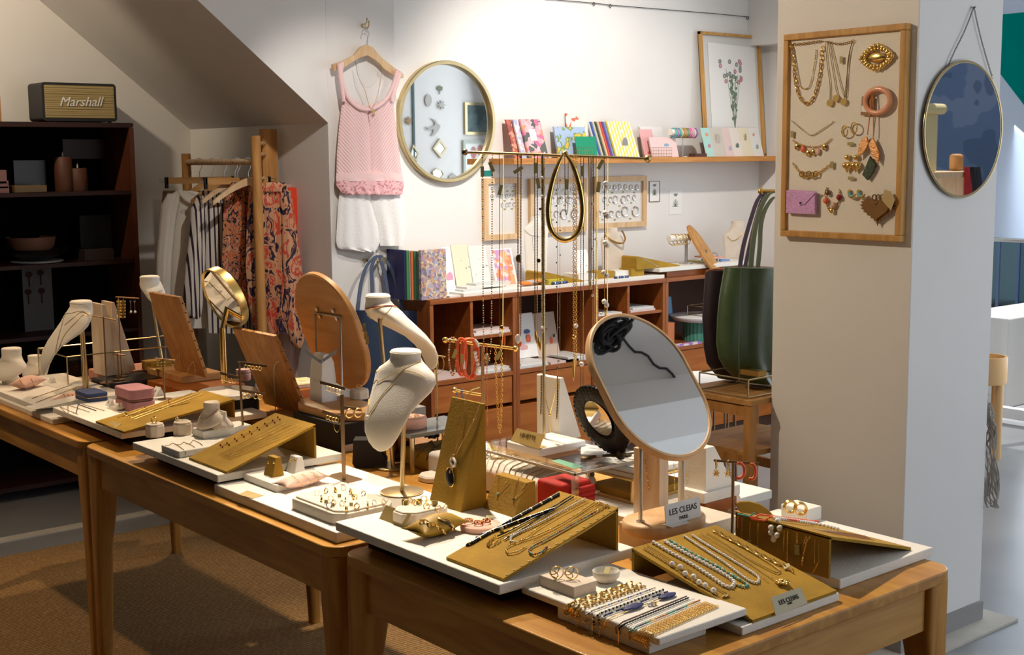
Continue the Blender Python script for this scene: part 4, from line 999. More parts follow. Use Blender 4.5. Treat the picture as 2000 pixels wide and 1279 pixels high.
# --- wood block with two rings, plaster bowl
zb = .788
wb = slab('ring_block','cream topped wooden block holding two gold rings','display block',(1050,1160-16),(1121,1184-16),(1158,1168-16),zb,zb+.020,m_beige,zr=zb+.0,bev=.002)
q = [PZ(1050,1150,zb),PZ(1121,1168,zb),PZ(1158,1152,zb)]
def ringobj(label,c,R,r,u,v,m=None,gem=None,grp=None,name='ring',loops=1):
    t = thing(name,label,'ring',c,grp)
    mb = MB(); c,u,v = V3(c),V3(u).normalized(),V3(v).normalized()
    for k in range(loops): mb.torus(c+V3((0,0,0))+u.cross(v)*(k-.5*(loops-1))*r*2.2,R,r,u,v,22,6)
    mb.build('band',m or m_gold,t,smooth=60)
    if gem: mb = MB(); mb.sph(c+v*(R+r),R*.45,0,8,5); mb.build('stone',gem,t,smooth=20 if gem != m_pearl else 80)
    return t
for i,(x,y) in enumerate(((1088,1118),(1117,1119))):
    c_ = PZ(x,y+13,zb+.020); c_.z = zb+.020+.0125
    t = thing('ring',['left gold knot ring standing on the wooden block','right gold knot ring standing on the wooden block'][i],'ring',c_,'gold rings')
    mb = MB(); mb.torus(c_,.0115,.0011,(.8,-.6,0),(0,0,1),24,6); mb.torus(c_+V3((-.003,.003,.004)),.009,.0010,(.7,-.5,.5),(-.2,.3,1),20,6,ry=.006); mb.torus(c_+V3((-.004,.004,-.003)),.008,.0010,(.5,-.8,-.3),(.3,.1,1),20,6,ry=.005); mb.build('band',m_gold,t,smooth=60)
c_ = PZ(1184,1136,zb); c_.z = zb
t = thing('plaster_bowl','small rough white plaster bowl beside the ring block','bowl',c_)
MB().lathe(c_,[(.010,0),(.016,.002),(.0235,.010),(.026,.021),(.0245,.0225),(.0225,.020),(.020,.011),(.012,.005),(.001,.004)],30).build('bowl',mat('plaster',(.78,.74,.66),.95,bump=1,bscale=120),t,smooth=60)
MB().obox(c_+V3((.002,0,.021)),V3((.012,.010,.0015)),V3((-.003,.004,0)),V3((0,0,.0006))).build('paper_strip',m_tag,t)
# -- near tray 1: easel, ring cushion box, pillow, pink dish
def wedge(label,name,FT,prof,wy,m,mside=None,bev=0,loc=None,grp=None):
    """prism along y: prof = list of (x,z); wy=(y0,y1)"""
    mb = MB(); mb.prism([(x,wy[0],z) for x,z in prof],(0,wy[1]-wy[0],0)); o = mb.build(name,m,bevel=bev); return tag(o,label,'display stand',grp)
b0,b1 = PZ(848,978,TT),PZ(890,1003,TT); b2 = PZ(953,990,TT)
xf = (b0.x+b1.x)/2; xb = b2.x; yn,yfar = b1.y,b0.y
xt_ = PY(945,787,yn).x; ztop = PY(949,788,yn).z
easel = thing('necklace_easel','tall olive velvet easel holding the black oval pendant','display stand',((xf+xb)/2,(yn+yfar)/2,TT))
xt_ = min(xt_,xb-.002)
mb = MB(); mb.prism([(xf,yn,TT),(xb,yn,TT),(xb,yn,ztop),(xt_,yn,ztop)],(0,yfar-yn,0)); eo = mb.build('velvet_body',m_velvet,easel,bevel=.0015)
fe = on(eo,.003)
t = thing('pendant_necklace','gold bead necklace with white ring and black oval pendant','necklace',fe(885,905),'pendant necklaces')
jewel('bead_chain','','',[[(911,786),(906,815),(900,845),(893,875),(890,888)],[(938,792),(930,815),(915,845),(902,870),(893,888)]],fe,'beads',.0011,[m_gold,m_copper],[0,1,1,1,1],parent=t)
c_ = fe(887,903); u = (fe(897,908)-c_).normalized(); v = (fe(887,893)-c_); n = u.cross(v).normalized(); v = v.normalized()
MB().torus(c_,.0085,.0032,u,v,24,8).build('white_ring',m_pearl,t,smooth=60)
c2 = fe(881,932); mb = MB(); mb.torus(c2,.0155,.0015,u,v,28,6,ry=.021); mb.build('gold_rim',m_gold,t,smooth=60)
mb = MB(); mb.sph(c2,.0150,0,18,9,(1,1,1));
for q in range(len(mb.v)):
    d = mb.v[q]-c2; mb.v[q] = c2+u*d.x+v*d.z*1.35+n*d.y*.25
mb.build('black_stone',m_black,t,smooth=80)
mb = MB();
for k in range(3): mb.torus(c_.lerp(c2,.25+.2*k),.004,.0012,u if k % 2 else n,v,12,5)
for k in range(2): mb.torus(c_+v*(.008+.006*k),.004,.0012,u if k else n,v,12,5)
mb.torus(c2+v*.004,.009,.0012,u,v,20,5,ry=.013); mb.build('links',m_gold,t,smooth=60)
# small olive block with two fine pendants
b0,b1,b2 = PZ(945,992,TT),PZ(1003,1012,TT),PZ(1046,998,TT)
xf = (b0.x+b1.x)/2; yn,yfar = b1.y,b0.y; ztop = PY(1046,939,yn).z; xb = PY(1046,939,yn).x
blk = thing('necklace_block','small olive velvet block with two fine pendant necklaces','display stand',(xf,yn,TT))
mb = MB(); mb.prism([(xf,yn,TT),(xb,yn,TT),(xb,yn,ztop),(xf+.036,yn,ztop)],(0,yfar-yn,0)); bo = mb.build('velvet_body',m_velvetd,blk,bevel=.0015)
fb = on(bo,.002)
for i,(px,pd,mm) in enumerate(([(976,928),(972,950),(973,964),(985,952),(998,938)],(973,965),m_turq) if k == 0 else ([(1014,934),(1008,955),(1004,974),(1018,962),(1030,946)],(1004,975),m_blackb) for k in range(2)):
    t = thing('fine_necklace',['fine gold necklace with tiny green stone on olive block','fine gold necklace with tiny black stone on olive block'][i],'necklace',fb(*pd),'fine pendant necklaces')
    jewel('chain','','',px,fb,'chain',.0007,[m_gold],parent=t); MB().sph(fb(*pd),.0028,0,6,4).build('stone',mm,t)
# octagonal ring box
def octbox(name,label,cx,cy,z0,w,d,h,m,inner=None,cat='box',rot=0,grp=None,cut=.28,yaw=0):
    t = thing(name,label,cat,(cx,cy,z0),grp)
    def oc(w,d,c):
        p = [(w,d-c),(w-c,d),(-w+c,d),(-w,d-c),(-w,-d+c),(-w+c,-d),(w-c,-d),(w,-d+c)]
        return [(cx+x*cos(yaw)-y*sin(yaw),cy+x*sin(yaw)+y*cos(yaw)) for x,y in p]
    c = min(w,d)*cut*2
    A = oc(w/2,d/2,c/2); B = oc(w/2*.93,d/2*.93,c/2*.93)
    o = MB().prism([(x,y,z0) for x,y in A],(0,0,h*.86)).build('body',m,t,bevel=.003)
    o2 = MB().prism([(x,y,z0+h*.86-.0005) for x,y in B],(0,0,h*.14)).build('cushion',inner or m,t,bevel=.003)
    return t,o,o2
m_ringc = mat('ring_cushion',(.76,.68,.56),.9,bump=.4,bscale=200)
q = PZ(808,1018,TT)
t_,o1,o2 = octbox('ring_box','cream octagonal ring box with gold rings on the near tray',q.x+.018,q.y,TT,.120,.075,.030,m_ringc)
fr = on([o1,o2],.001)
rg = [(793,976),(812,972),(828,975),(815,984),(838,983),(833,990),(855,993),(800,980)]
w8 = ['far left','back left','back middle','centre','right middle','front centre','far right','front left']
for i,(x,y) in enumerate(rg):
    p = fr(x,y+3);
    if p: ringobj('%s gold ring in the near octagonal ring box' % w8[i],p+V3((0,0,.004)),.0062,.0012,RH,(0,0,1),m_gold,None,'gold rings in the near ring box')
for i,(x,y) in enumerate(((790,972),(818,970),(850,984))):
    p = fr(x,y+4)
    if p: tag(MB().obox(p+V3((0,0,.005)),RH*.006,V3((0,0,.006)),VH*.0006).build('price_tag',m_tag),['left olive tag standing in the near ring box','middle olive tag standing in the near ring box','right olive tag standing in the near ring box'][i],'price tag','olive paper tags')
# bronze blank card leaning
b0,b1 = PZ(741,1013,TT),PZ(790,1031,TT); pn_ = (b1-b0).cross(V3((.45,.1,1))).normalized(); fn = lambda x,y,e=0: PP(x,y,b0,pn_)
card('blank bronze coloured card leaning before the near ring box','blank_card',(754,986),(803,1004),(790,1031),(741,1013),fn,m_card)
def pillow(name,label,ctr,z0,half_l,half_w,h,yaw,m,grp=None,tilt=0):
    c = V3((ctr.x,ctr.y,z0+h)); t = thing(name,label,'pillow',(c.x,c.y,z0),grp)
    n = 14; mb = MB(); d = V3((cos(yaw),sin(yaw),tilt)); w = V3((-sin(yaw),cos(yaw),0))
    rings = []
    for i in range(n+1):
        u = -1+2*i/n; k = (1-abs(u)**2.2)**.75; ww = half_w*(.80+.20*u**4)
        ring = []
        for j in range(20):
            a = 2*pi*j/20; ring.append(c+d*half_l*(u-.12*u**5*(1-cos(a)**2))+w*ww*cos(a)+V3((0,0,h*k*sin(a)*(1-.25*cos(a)**2)+.0006*sin(a))))
        rings.append(ring)
    o = mb.loft(rings).build('cushion',m,t,smooth=80); return t,o
q = PZ(846,1060,TT); yw = math.atan2(-.05,1)
gp,gpo = pillow('bracelet_pillow','olive satin pillow wearing two gold bracelets',PZ(852,1045,TT),TT,.066,.034,.022,radians(8),mat('olive_satin',(.37,.215,.010),.55,bump=.2,bscale=40))
fp = on(gpo,.003)
jewel('bracelet','gold wheat bracelet on the olive satin pillow','bracelet',[(822,1018),(836,1022),(856,1030),(868,1040),(876,1052),(879,1060)],fp,'links',.0034,[m_gold],group='bracelets on pillows')
jewel('bracelet','black and gold woven bracelet on the olive satin pillow','bracelet',[[(856,1014),(872,1020),(886,1032),(893,1045),(894,1056)]],fp,'links',.0050,[m_gold2],group='bracelets on pillows')
jewel('bracelet','dark leather lining of the woven bracelet on olive pillow','bracelet',[[(858,1016),(873,1022),(886,1033),(893,1045),(894,1056)]],fp,'cord',.0028,[m_blackb],group='bracelets on pillows')
q = PZ(938,1033,TT)
t = thing('pink_dish','flat round pink velvet dish holding beaded rings','dish',q)
MB().lathe(q,[(.040,0),(.042,.004),(.042,.011),(.039,.013),(.001,.012)],36).build('dish',m_pink,t,smooth=50)
for i,(x,y,mm,lb) in enumerate(((915,1018,m_turq,'turquoise and red beaded rings at left in the pink dish'),(934,1022,m_blackb,'dark beaded ring in the middle of the pink dish'),(950,1019,m_navyb,'navy and coral beaded ring at right in pink dish'))):
    p = PZ(x,y,TT+.016); t = thing('beaded_ring',lb,'ring',p,'beaded rings in the pink dish')
    mb = MB(); N = 18
    for k in range(N):
        for L in range(2): a = 2*pi*k/N; mb.sph(p+V3((.0085*cos(a),.0085*sin(a),.001+.003*L)),.0016,(k+L) % 3,6,4)
    mb.build('beads',[mm,m_coral,m_gold],t)
p = PZ(957,1012,TT+.014); tag(MB().obox(p+V3((0,0,.003)),V3((.006,-.006,0)),V3((.004,.004,.001)),V3((0,0,.0005))).build('price_tag',m_tag),'olive tag lying at the back of the pink dish','price tag','olive paper tags')
o = slab('dark_card','small black box standing behind the pink dish','box',(1005,960),(1010,965),(1050,955),TT,TT+.02,m_blackm); bpy.data.objects.remove(o)

# red velvet box under the acrylic stand
q = PZ(1090,985,.75);
t = thing('red_ring_roll','deep red velvet box with folded fabric side','box',(2.0,2.18,TZ))
a,b_,c_ = PZ(1046,985,.76),PZ(1100,1000,.76),PZ(1130,985,.76)
MB().box((a.x,b_.y,TZ),(c_.x+.02,b_.y+.09,PX(1050,935,a.x).z)).build('body',m_red,t,bevel=.008)
mb = MB()
for k in range(4):
    z = TZ+.018+k*.012; mb.tube([(b_.x+.02,b_.y-.004,z),(c_.x+.02,b_.y-.003,z+.001)],.0075,10)
mb.build('folds',m_red,t,smooth=60)

# -- acrylic riser with the marble stand and black mirror
za = .862; c0 = PZ(1123,925,za); cr = PZ(1245,882,za); cl = PZ(1012,880,za)
t = thing('acrylic_riser','clear acrylic riser table carrying marble stand and black mirror','riser',((c0.x+cr.x)/2,c0.y,TZ))
ax0,ax1,ay0,ay1 = c0.x,cr.x,c0.y,c0.y+.40
MB().box((ax0,ay0,za-.005),(ax1,ay1,za)).build('top',m_acryl,t)
for a in ((ax0,ay0),(ax1-.012,ay0),(ax0,ay1-.012),(ax1-.012,ay1-.012)): MB().box((a[0],a[1],TZ),(a[0]+.012,a[1]+.012,za-.005)).build('leg',m_acryl,t)
mb = MB(); mb.box((ax0,ay0,za-.0055),(ax0+.003,ay1,za+.0003)); mb.box((ax0,ay0,za-.0055),(ax1,ay0+.003,za+.0003)); mb.build('polished_edge',mat('acrylic_edge',(.55,.52,.47),.3),t)
P = [PZ(1074,901,za+.0004),PZ(1088,898,za+.0004),PZ(1138,912,za+.0004),PZ(1122,918,za+.0004)]
P = [PZ(1076,900,za+.0004),PZ(1092,897,za+.0004),PZ(1140,911,za+.0004),PZ(1122,916,za+.0004)]
mb = MB(); mb.prism(P,(0,0,.0006)); tag(mb.build('price_strip',mat('jade_paper',(.14,.38,.26),.6)),'jade green paper strip on the acrylic riser corner','paper')
# marble base + tall T stand
zb_ = za; zt_ = za+.020
ms = slab('marble_base',None,None,(988,876),(1055,893),(1133,872),zb_,zt_,m_marble,bev=.004)
tall = thing('tall_necklace_stand','tall brass T stand with marble base and long hanging necklaces','display stand',(2.1,2.4,zb_))
ms.name = 'marble_base'; M0 = ms.location.copy(); ms.parent = tall; ms.location = M0-V3(tall.location); PL[ms.name] = M0
pole = PZ(1063,856,zt_)
def zat(x,y,B): r = ray(x,y); t_ = (B.x*r.x+B.y*r.y)/(r.x**2+r.y**2); return H+t_*r.z
zb2 = zat(1079,304,pole)
MB().tube([pole,(pole.x,pole.y,zb2)],.0042,12).build('pole',m_brass,tall,smooth=50)
bl,br = PF(908,297,pole),PF(1265,310,pole)
MB().tube([bl,br],.0036,12).build('crossbar',m_brass,tall,smooth=50)
MB().sph(bl,.008,0,14,8).build('end_ball',m_bronze,tall,smooth=80); MB().sph(br,.009,0,14,8).build('end_ball',m_gold2,tall,smooth=80)
# gold card
b0,b1 = PZ(997,861,zt_),PZ(1053,877,zt_); pn_ = (b1-b0).cross(V3((.35,.1,1))).normalized(); fn = lambda x,y,e=0: PP(x,y,b0,pn_)
t = thing('name_card','gold folded card with faint lettering on the marble base','card',b0)
o,P,n = card('','card',(1010,836),(1064,849),(1053,877),(997,861),fn,m_card,parent=t)
c_ = sum(P,V3())/4; xd = P[1]-P[0]; yd = P[0]-P[3]; yd = yd-xd*yd.dot(xd)/xd.length_squared
text('NINETTE',xd.length*.14,c_+n*.0005+yd*.12,xd,yd,mat('faint_ink',(.16,.10,.03),.6),o)
mb = MB(); mb.prism([P[2],P[3],P[3]+V3((.03,.005,0)),P[2]+V3((.03,.005,0))],(0,0,.0006)); mb.build('fold',m_card,t)
# necklaces on the tall stand
ft = lambda x,y,e=0: PF(x,y,pole,.006+(e or 0))
def barY(x): return 297+(x-908)*13/357
GT = 'long necklaces on the tall stand'
multi = [m_gold,m_redb,m_turq,m_coral,m_blackb,m_paleb]
def drop(xs,yb,label,style,r,mats,cyc=None,gap=1,yt=None,join=True,x_b=None,extra=None,grp=GT,fn=None):
    fn = fn or ft
    x0,x1 = xs; xb = x_b or (x0+x1)/2
    p = [(x0,barY(x0)),(x0+.5,barY(x0)+60),(x0+(xb-x0)*.3,yb-12),(xb,yb),(x1-(x1-xb)*.3,yb-12),(x1-.5,barY(x1)+60),(x1,barY(x1))]
    t = thing('long_necklace',label,'necklace',fn(x0,barY(x0)),grp)
    jewel('strand','','',p,fn,style,r,mats,cyc,gap=gap,parent=t); return t
def pearls(t,pts,r,m=None,fn=None,nm='pearl'):
    for x,y in pts: MB().sph((fn or ft)(x,y,.004),r,0,12,8).build(nm,m or m_pearl,t,smooth=80)
def blob(t,x,y,w,h,m,nm='pendant',d=.4,fn=None):
    c = (fn or ft)(x,y,.004); mb = MB(); mb.sph((0,0,0),1,0,12,8)
    mb.v = [c+RH*v.x*w+V3((0,0,v.z*h))+VH*v.y*min(w,h)*d for v in mb.v]; return mb.build(nm,m,t,smooth=80)
drop((942,962),690,'leftmost long necklace of mixed coloured stones','beads',.0019,multi,[0,0,1,0,2,0,0,3,0,5,0,4],1.5)
t = drop((975,983),664,'thin gold necklace ending in white and red charms','chain',.0010,[m_gold]); blob(t,980,640,.006,.006,m_gold,'ring_charm'); blob(t,977,652,.004,.007,m_pearl,'white_charm'); blob(t,985,664,.003,.014,m_coral,'red_charm')
t = drop((1011,1018),665,'copper necklace with a shell and tassel charm','chain',.0017,[m_copper]); blob(t,1012,662,.008,.012,m_pearl,'shell'); blob(t,1016,671,.004,.007,m_coral,'tassel'); blob(t,1013,505,.007,.011,m_bronze,'oval_charm')
t = drop((1044,1050),650,'pale gold necklace ending in gold leaves','chain',.0016,[m_gold2])
for k in range(4): blob(t,1046+k*3,656+k*6,.0030,.014,m_gold,'leaf')
t = drop((1057,1064),640,'silver bead necklace with amber and pearl drops','beads',.0012,[m_silver,m_gold,m_silver,m_redb],[0,0,1,0,3],1.8); pearls(t,[(1059,347),(1059,383),(1059,640)],.0035); blob(t,1055,408,.0035,.0035,m_copper,'amber_drop'); blob(t,1052,509,.005,.005,m_black,'black_drop')
t = drop((1088,1094),745,'very long thin chain dotted with black stones','cord',.0005,[m_gold2]); pearls(t,[(x,y) for x,y in ((1094,352),(1087,371),(1094,387),(1087,402),(1094,418),(1087,434),(1094,450),(1087,482),(1094,498),(1087,513),(1094,545),(1087,560),(1094,575),(1091,590),(1089,628),(1092,640),(1088,718),(1091,705),(1089,734))],.0019,m_blackb,nm='black_stone')
t = drop((1120,1126),700,'gold paperclip chain with feather and pearl','links',.0021,[m_gold]); blob(t,1120,722,.003,.028,m_gold,'feather'); pearls(t,[(1125,636)],.0058); blob(t,1121,658,.005,.005,m_gold,'disc')
t = drop((1134,1140),810,'longest gold chain with one large low pearl','chain',.0012,[m_gold],x_b=1135); pearls(t,[(1136,711)],.0062)
t = drop((1158,1166),770,'gold chain necklace with small pearls between strands','chain',.0017,[m_gold2]); pearls(t,[(1163,377),(1157,398),(1163,467),(1158,486),(1157,577),(1164,556),(1174,612)],.0030)
t = drop((1180,1187),610,'gold chain carrying pairs of very large pearls','chain',.0013,[m_gold]); pearls(t,[(1183,358),(1184,366),(1182,416),(1186,422),(1182,474),(1186,480),(1179,532),(1185,538),(1180,589),(1185,596)],.0064)
t = drop((1150,1155),560,'thick old gold snake chain left of big pearls','cord',.0019,[m_gold2])
t = drop((1103,1110),420,'short silver chain hanging inside the big gold collar','chain',.0012,[m_silver])
# big gold collar
t = thing('gold_collar','thick ribbed gold tubogas collar hanging mid stand','necklace',ft(1104,300),GT)
px = [(1101,300),(1092,318),(1082,345),(1073,385),(1071,415),(1074,440),(1084,460),(1101,469),(1120,463),(1133,445),(1138,415),(1136,385),(1130,355),(1120,325),(1110,308),(1103,300)]
q = resample([ft(x,y,.010) for x,y in polyline(px,2.5)],.0022); mb = MB()
n = len(q); mb.tube(q,[(.0030+.0035*min(1,i/20,(n-1-i)/20))*(1.06 if i % 2 else .94) for i in range(n)],10); mb.build('collar',m_gold,t,smooth=80)
mb = MB(); mb.tube([ft(1101,300,.01),ft(1104,296,.008),ft(1107,303,.008)],.005,8); mb.build('clasp',m_gold,t,smooth=60)
for i,(x,y,a) in enumerate(((960,326,-.4),(942,335,0),(1012,332,1.0),(977,371,.25),(1046,328,0),(1051,358,-.15),(1107,360,.05),(1137,334,0),(1173,321,.5),(1169,365,.1))):
    c_ = ft(x,y,.008); u = RH*cos(a)-V3((0,0,sin(a))); v = RH*sin(a)+V3((0,0,cos(a)))
    o = MB().obox(c_,u*.0042,v*.0125,VH*.0006).build('price_tag',m_tag)
    tag(o,['olive tag near the mirror rim, second from stand left','leftmost narrow olive tag on the tall stand','slanting olive tag beside the copper necklace','low olive tag between the two gold strands','gold tag left of the pole on tall stand','thin dark tag below the gold tag near pole','olive tag hanging inside the big gold collar','olive tag just right of the big gold collar','slanting tag above the large pearl strands','brown tag lower beside the large pearl strands'][i],'price tag','olive tags on the tall stand')

# cream easel behind the marble base
b0,b1 = PZ(1056,850,za),PZ(1092,862,za)
yn,yfar = b1.y,b0.y; xf = b1.x; xr_ = PY(1136,868,yn).x; zt2 = PY(1094,738,yn).z; xt2 = PY(1101,738,yn).x
ea2 = thing('necklace_easel','tall cream easel with three necklaces behind marble base','display stand',((xf+xr_)/2,yn,za))
MB().prism([(xf,yn,za),(xr_,yn,za),(xt2,yn,zt2),(xf,yn,zt2)],(0,yfar-yn,0)).build('body',m_bust,ea2,bevel=.003)
fy = lambda x,y,e=0: PX(x,y,xf-.004)
t = thing('fine_necklace','gold necklace with long chain end on the cream easel','necklace',fy(1075,810),'necklaces on the cream easel')
jewel('chain','','',[[(1062,733),(1064,770),(1073,808)],[(1088,735),(1084,770),(1074,808)],[(1074,808),(1075,845)]],fy,'chain',.0009,[m_gold],parent=t); blob(t,1074,810,.003,.003,m_gold,'knot',fn=fy); blob(t,1077,849,.008,.005,m_gold2,'disc',fn=fy)
jewel('necklace','black and gold tube bead strand at right of cream easel','necklace',[(1089,733),(1089,770),(1088,802),(1087,818)],fy,'discs',.0016,[m_blackb,m_gold],[0,0,0,0,1],'necklaces on the cream easel')
jewel('necklace','black and gold tube bead strand at left of cream easel','necklace',[(1057,732),(1057,770),(1056,810)],fy,'discs',.0016,[m_blackb,m_gold],[0,0,0,0,1],'necklaces on the cream easel')
# black ornate hand mirror
foot = PZ(1212,893,za); foot.z = za
C,a_,s_,n_,R_ = ell((1174,820),(1215,880),(1136,846),foot)
t = thing('ornate_hand_mirror','ornate black iron oval mirror on openwork stand beside marble base','mirror',foot)
c_ = C
N = 56; mb = MB(); prof = [(1,0),(1.02,-.006),(.9,-.011),(.72,-.006),(.66,0)]
ell_ry = .62
ry = R_*.60
def oval(c,u,v,R,ry_,k,off,n,N=56,lob=0): return [c+u*R*k*cos(2*pi*i/N)*(1+lob*abs(sin(i*pi/2)))+v*ry_*k*sin(2*pi*i/N)*(1+lob*abs(sin(i*pi/2)))+n*off for i in range(N)]
sgn = -1
rings = [oval(c_,a_,s_,R_,R_*.80,1.0,-.010,n_,lob=.04),oval(c_,a_,s_,R_,R_*.80,1.02,.002,n_,lob=.05),oval(c_,a_,s_,R_,R_*.80,.86,.008,n_),oval(c_,a_,s_,R_,R_*.80,.58,.004,n_),oval(c_,a_,s_,R_,R_*.80,.52,-.002,n_)]
mb.loft(rings); mb.build('iron_frame',mat('black_iron',(.015,.012,.009),.4,.6,bump=1.2,bscale=160),t,smooth=40)
mb = MB(); mb.prism(oval(c_-a_*R_*.08,a_,s_,R_,R_*.76,.53,.003,n_),n_*.002); mb.build('glass',m_mirror,t)
mb = MB()
for k in range(40):
    al = 2*pi*k/40; mb.sph(c_+a_*R_*1.0*cos(al)+s_*R_*.80*sin(al),.0055,0,7,5)
mb.build('beaded_edge',MATS['black_iron'],t,smooth=60)
mb = MB(); e = c_+a_*R_*1.0; mb.tube([e,e.lerp(foot,.5)+V3((0,0,.002)),foot+V3((0,0,.004))],[.008,.012,.012],10)
tip = PZ(1130,895,za+.003); mb.tube([foot+V3((0,0,.005)),PZ(1170,890,za+.004),PZ(1145,894,za+.003)],[.005,.003,.004],8); mb.sph(PZ(1143,893,za+.004),.014,0,12,6,(.9,.9,.25)); mb.tube([foot+V3((0,0,.005)),PZ(1240,884,za+.003)],[.005,.002],8)
mb.sph(foot+V3((-.01,.012,.004)),.010,0,8,5,(1.3,.8,.4)); mb.sph(foot+V3((.012,-.012,.004)),.010,0,8,5,(1.3,.8,.4)); mb.build('openwork_foot',mat('antique_bronze',(.10,.07,.035),.45,.8,bump=1,bscale=150),t,smooth=50)
# clear bag / plastic sleeve on the riser
P = [PZ(1135,868,za+.002),PZ(1190,878,za+.003),PZ(1175,893,za+.003),PZ(1134,890,za+.002)]
mb = MB(); mb.prism(P,(0,0,.004)); tag(mb.build('clear_pouch',mat('pouch_plastic',(.60,.62,.64),.25)),'clear plastic pouch lying between the easel and black mirror','pouch')
# -- oblong tilting mirror in front
def stad(w,L,n=72,k=1.0):
    out = []
    for i in range(n):
        a = 2*pi*(i+.5)/n; out.append((w*cos(a),w*sin(a)+(L-w)*(1 if sin(a) > 0 else -1)))
    return out
def tilt_mirror(label,C,w,L,U,V,base_c,bz0,bz1,bw,bl,posts,face,wood_m,bm=None):
    """U lateral axis, V long axis in the mirror plane; face = +1/-1 side of glass"""
    C,U,V = V3(C),V3(U).normalized(),V3(V).normalized(); N = U.cross(V).normalized()*face
    t = thing('table_mirror',label,'mirror',(base_c[0],base_c[1],bz0))
    P = lambda k,off: [C+U*x+V*y+N*off for x,y in stad(w-k,L-k)]
    MB().loft([P(.004,-.020),P(0,-.016),P(0,-.002),P(.002,0),P(.007,0),P(.009,-.003),P(.009,-.004)]).build('wooden_frame',wood_m,t,smooth=40)
    mb = MB(); a = P(.0088,-.0028); mb.add(a,[tuple(range(len(a)))]); mb.build('glass',m_mirror,t)
    ud = V3((U.x,U.y,0)).normalized(); vd = V3((-ud.y,ud.x,0))
    bp = [V3((base_c[0],base_c[1],0))+ud*y+vd*x for x,y in stad(bw,bl)]
    lv = lambda k,z: [V3((base_c[0],base_c[1],z))+ud*y+vd*x for x,y in stad(bw-k,bl-k)]
    MB().loft([lv(.003,bz0),lv(0,bz0+.004),lv(0,bz1-.004),lv(.004,bz1)]).build('base',bm or wood_m,t,smooth=50)
    for p,top in posts:
        po_ = MB().tube([p,top],.0042,10).build('post',m_steel,t,smooth=60); MB().cyl(p,V3(p)+V3((0,0,.003)),.009,14).build('collar',m_steel,po_,smooth=50)
    return t,N
m_lw2 = wood('beech_frame',(.60,.36,.17),(.70,.45,.24),'z',9,.45)
m_lw3 = wood('beech_frame_dark',(.52,.26,.09),(.62,.34,.13),'y',9,.45)
C = V3((1.9615,1.8995,1.0942)); th = .918; V = V3((0,cos(th),sin(th)))
bz0,bz1 = .800,.825
blk = slab('mirror_plinth','stone coloured velvet block under the oblong mirror base','display block',(1212,1062),(1300,1092),(1440,1050),TZ,.800,m_beige)
bc = PZ(1297,1008,bz1)
pa,pb = PZ(1251,1019,bz1),PZ(1333,985,bz1)
tops = []
for p in (pa,pb):
    Nn = V3((1,0,0)).cross(V); z = C.z+((p.y-C.y)/cos(th))*sin(th); tops.append(V3((p.x,p.y,z-.02)))
tm,Nn = tilt_mirror('oblong wooden table mirror tilted back, largest mirror in the foreground',C,.1365,.1763,(1,0,0),V,(bc.x,bc.y),bz0,bz1,.062,.098,[(pa,tops[0]),(pb,tops[1])],1 if V3((1,0,0)).cross(V).dot(CAM-C) > 0 else -1,m_lw2)
# white LES CLEIAS sign on that base
b0,b1 = PZ(1300,1027,bz1),PZ(1368,1008,bz1); b1.z = b0.z = bz1
pn_ = (b1-b0).cross(V3((.05,.12,1))).normalized(); fn = lambda x,y,e=0: PP(x,y,b0,pn_)
t = thing('brand_sign','white rounded sign reading LES CLEIAS PARIS on oblong mirror base','sign',(b0+b1)/2)
A,B,D = fn(1300,1027),fn(1368,1008),fn(1297,987); u,v = B-A,D-A; n = u.cross(v).normalized();
if n.dot(CAM-A) < 0: n = -n
W_,H_ = u.length,v.length
mb = MB(); mb.prism([A+u*x/W_+v*y/H_ for x,y in rrect(0,0,W_,H_,.006,4)],n*.0018); mb.prism([A,B,B+V3((-.03,.0,0))*0-n*V3((1,1,0)).length*.02,A-n*.02],(0,0,.0015)); sp_ = mb.build('plate',m_white,t)
MB().prism([A,A+u*.55,A+u*.55+n*.0,A+u*.5+V3((-n.x,-n.y,0))*(-.018),A+V3((-n.x,-n.y,0))*(-.018)],(0,0,.0012)).build('foot',m_white,t)
c_ = A+u*.5+v*.58+n*.0020
text('LES CLEIAS',W_*.165,c_,u,v-u*v.dot(u)/u.length_squared,m_ink,sp_); text('PARIS',W_*.10,A+u*.5+v*.2+n*.0020,u,v-u*v.dot(u)/u.length_squared,m_ink,sp_)

# -- white table clutter behind on table 1
o = slab('display_tray','white tray lying behind the near tray under glass box','tray',(1128,985),(1262,1040),(1452,960),TZ,.772,m_tray,group='cream display trays')
b0 = PZ(1235,985,.772); l0 = PZ(1163,958,.772); x1 = b0.x+.20; zt2 = PX(1235,938,b0.x).z
t = thing('brass_glass_box','low brass edged glass box displaying bracelets on white pad','box',((b0.x+x1)/2,b0.y,.772))
a,b_ = V3((b0.x,b0.y,.772)),V3((x1,l0.y,zt2))
def edgebox(t,a,b_,r=.0018,m=None,name='brass_edge'):
    mb = MB(); xs = (a.x,b_.x); ys = (a.y,b_.y); z_s = (a.z+r,b_.z)
    for y in ys:
        for z in z_s: mb.tube([(xs[0],y,z),(xs[1],y,z)],r,5)
    for x in xs:
        for z in z_s: mb.tube([(x,ys[0],z),(x,ys[1],z)],r,5)
        for y in ys: mb.tube([(x,y,z_s[0]),(x,y,z_s[1])],r,5)
    return mb.build(name,m or m_brass,t)
edgebox(t,a,b_,.004,m_gold2);
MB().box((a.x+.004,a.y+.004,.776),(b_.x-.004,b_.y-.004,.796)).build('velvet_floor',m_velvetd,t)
MB().box((a.x+.01,a.y+.002,b_.z),(b_.x+.02,b_.y+.02,b_.z+.016)).build('white_pad',m_tray,t,bevel=.003)
fp2 = on([bpy.data.objects['white_pad']],.002)
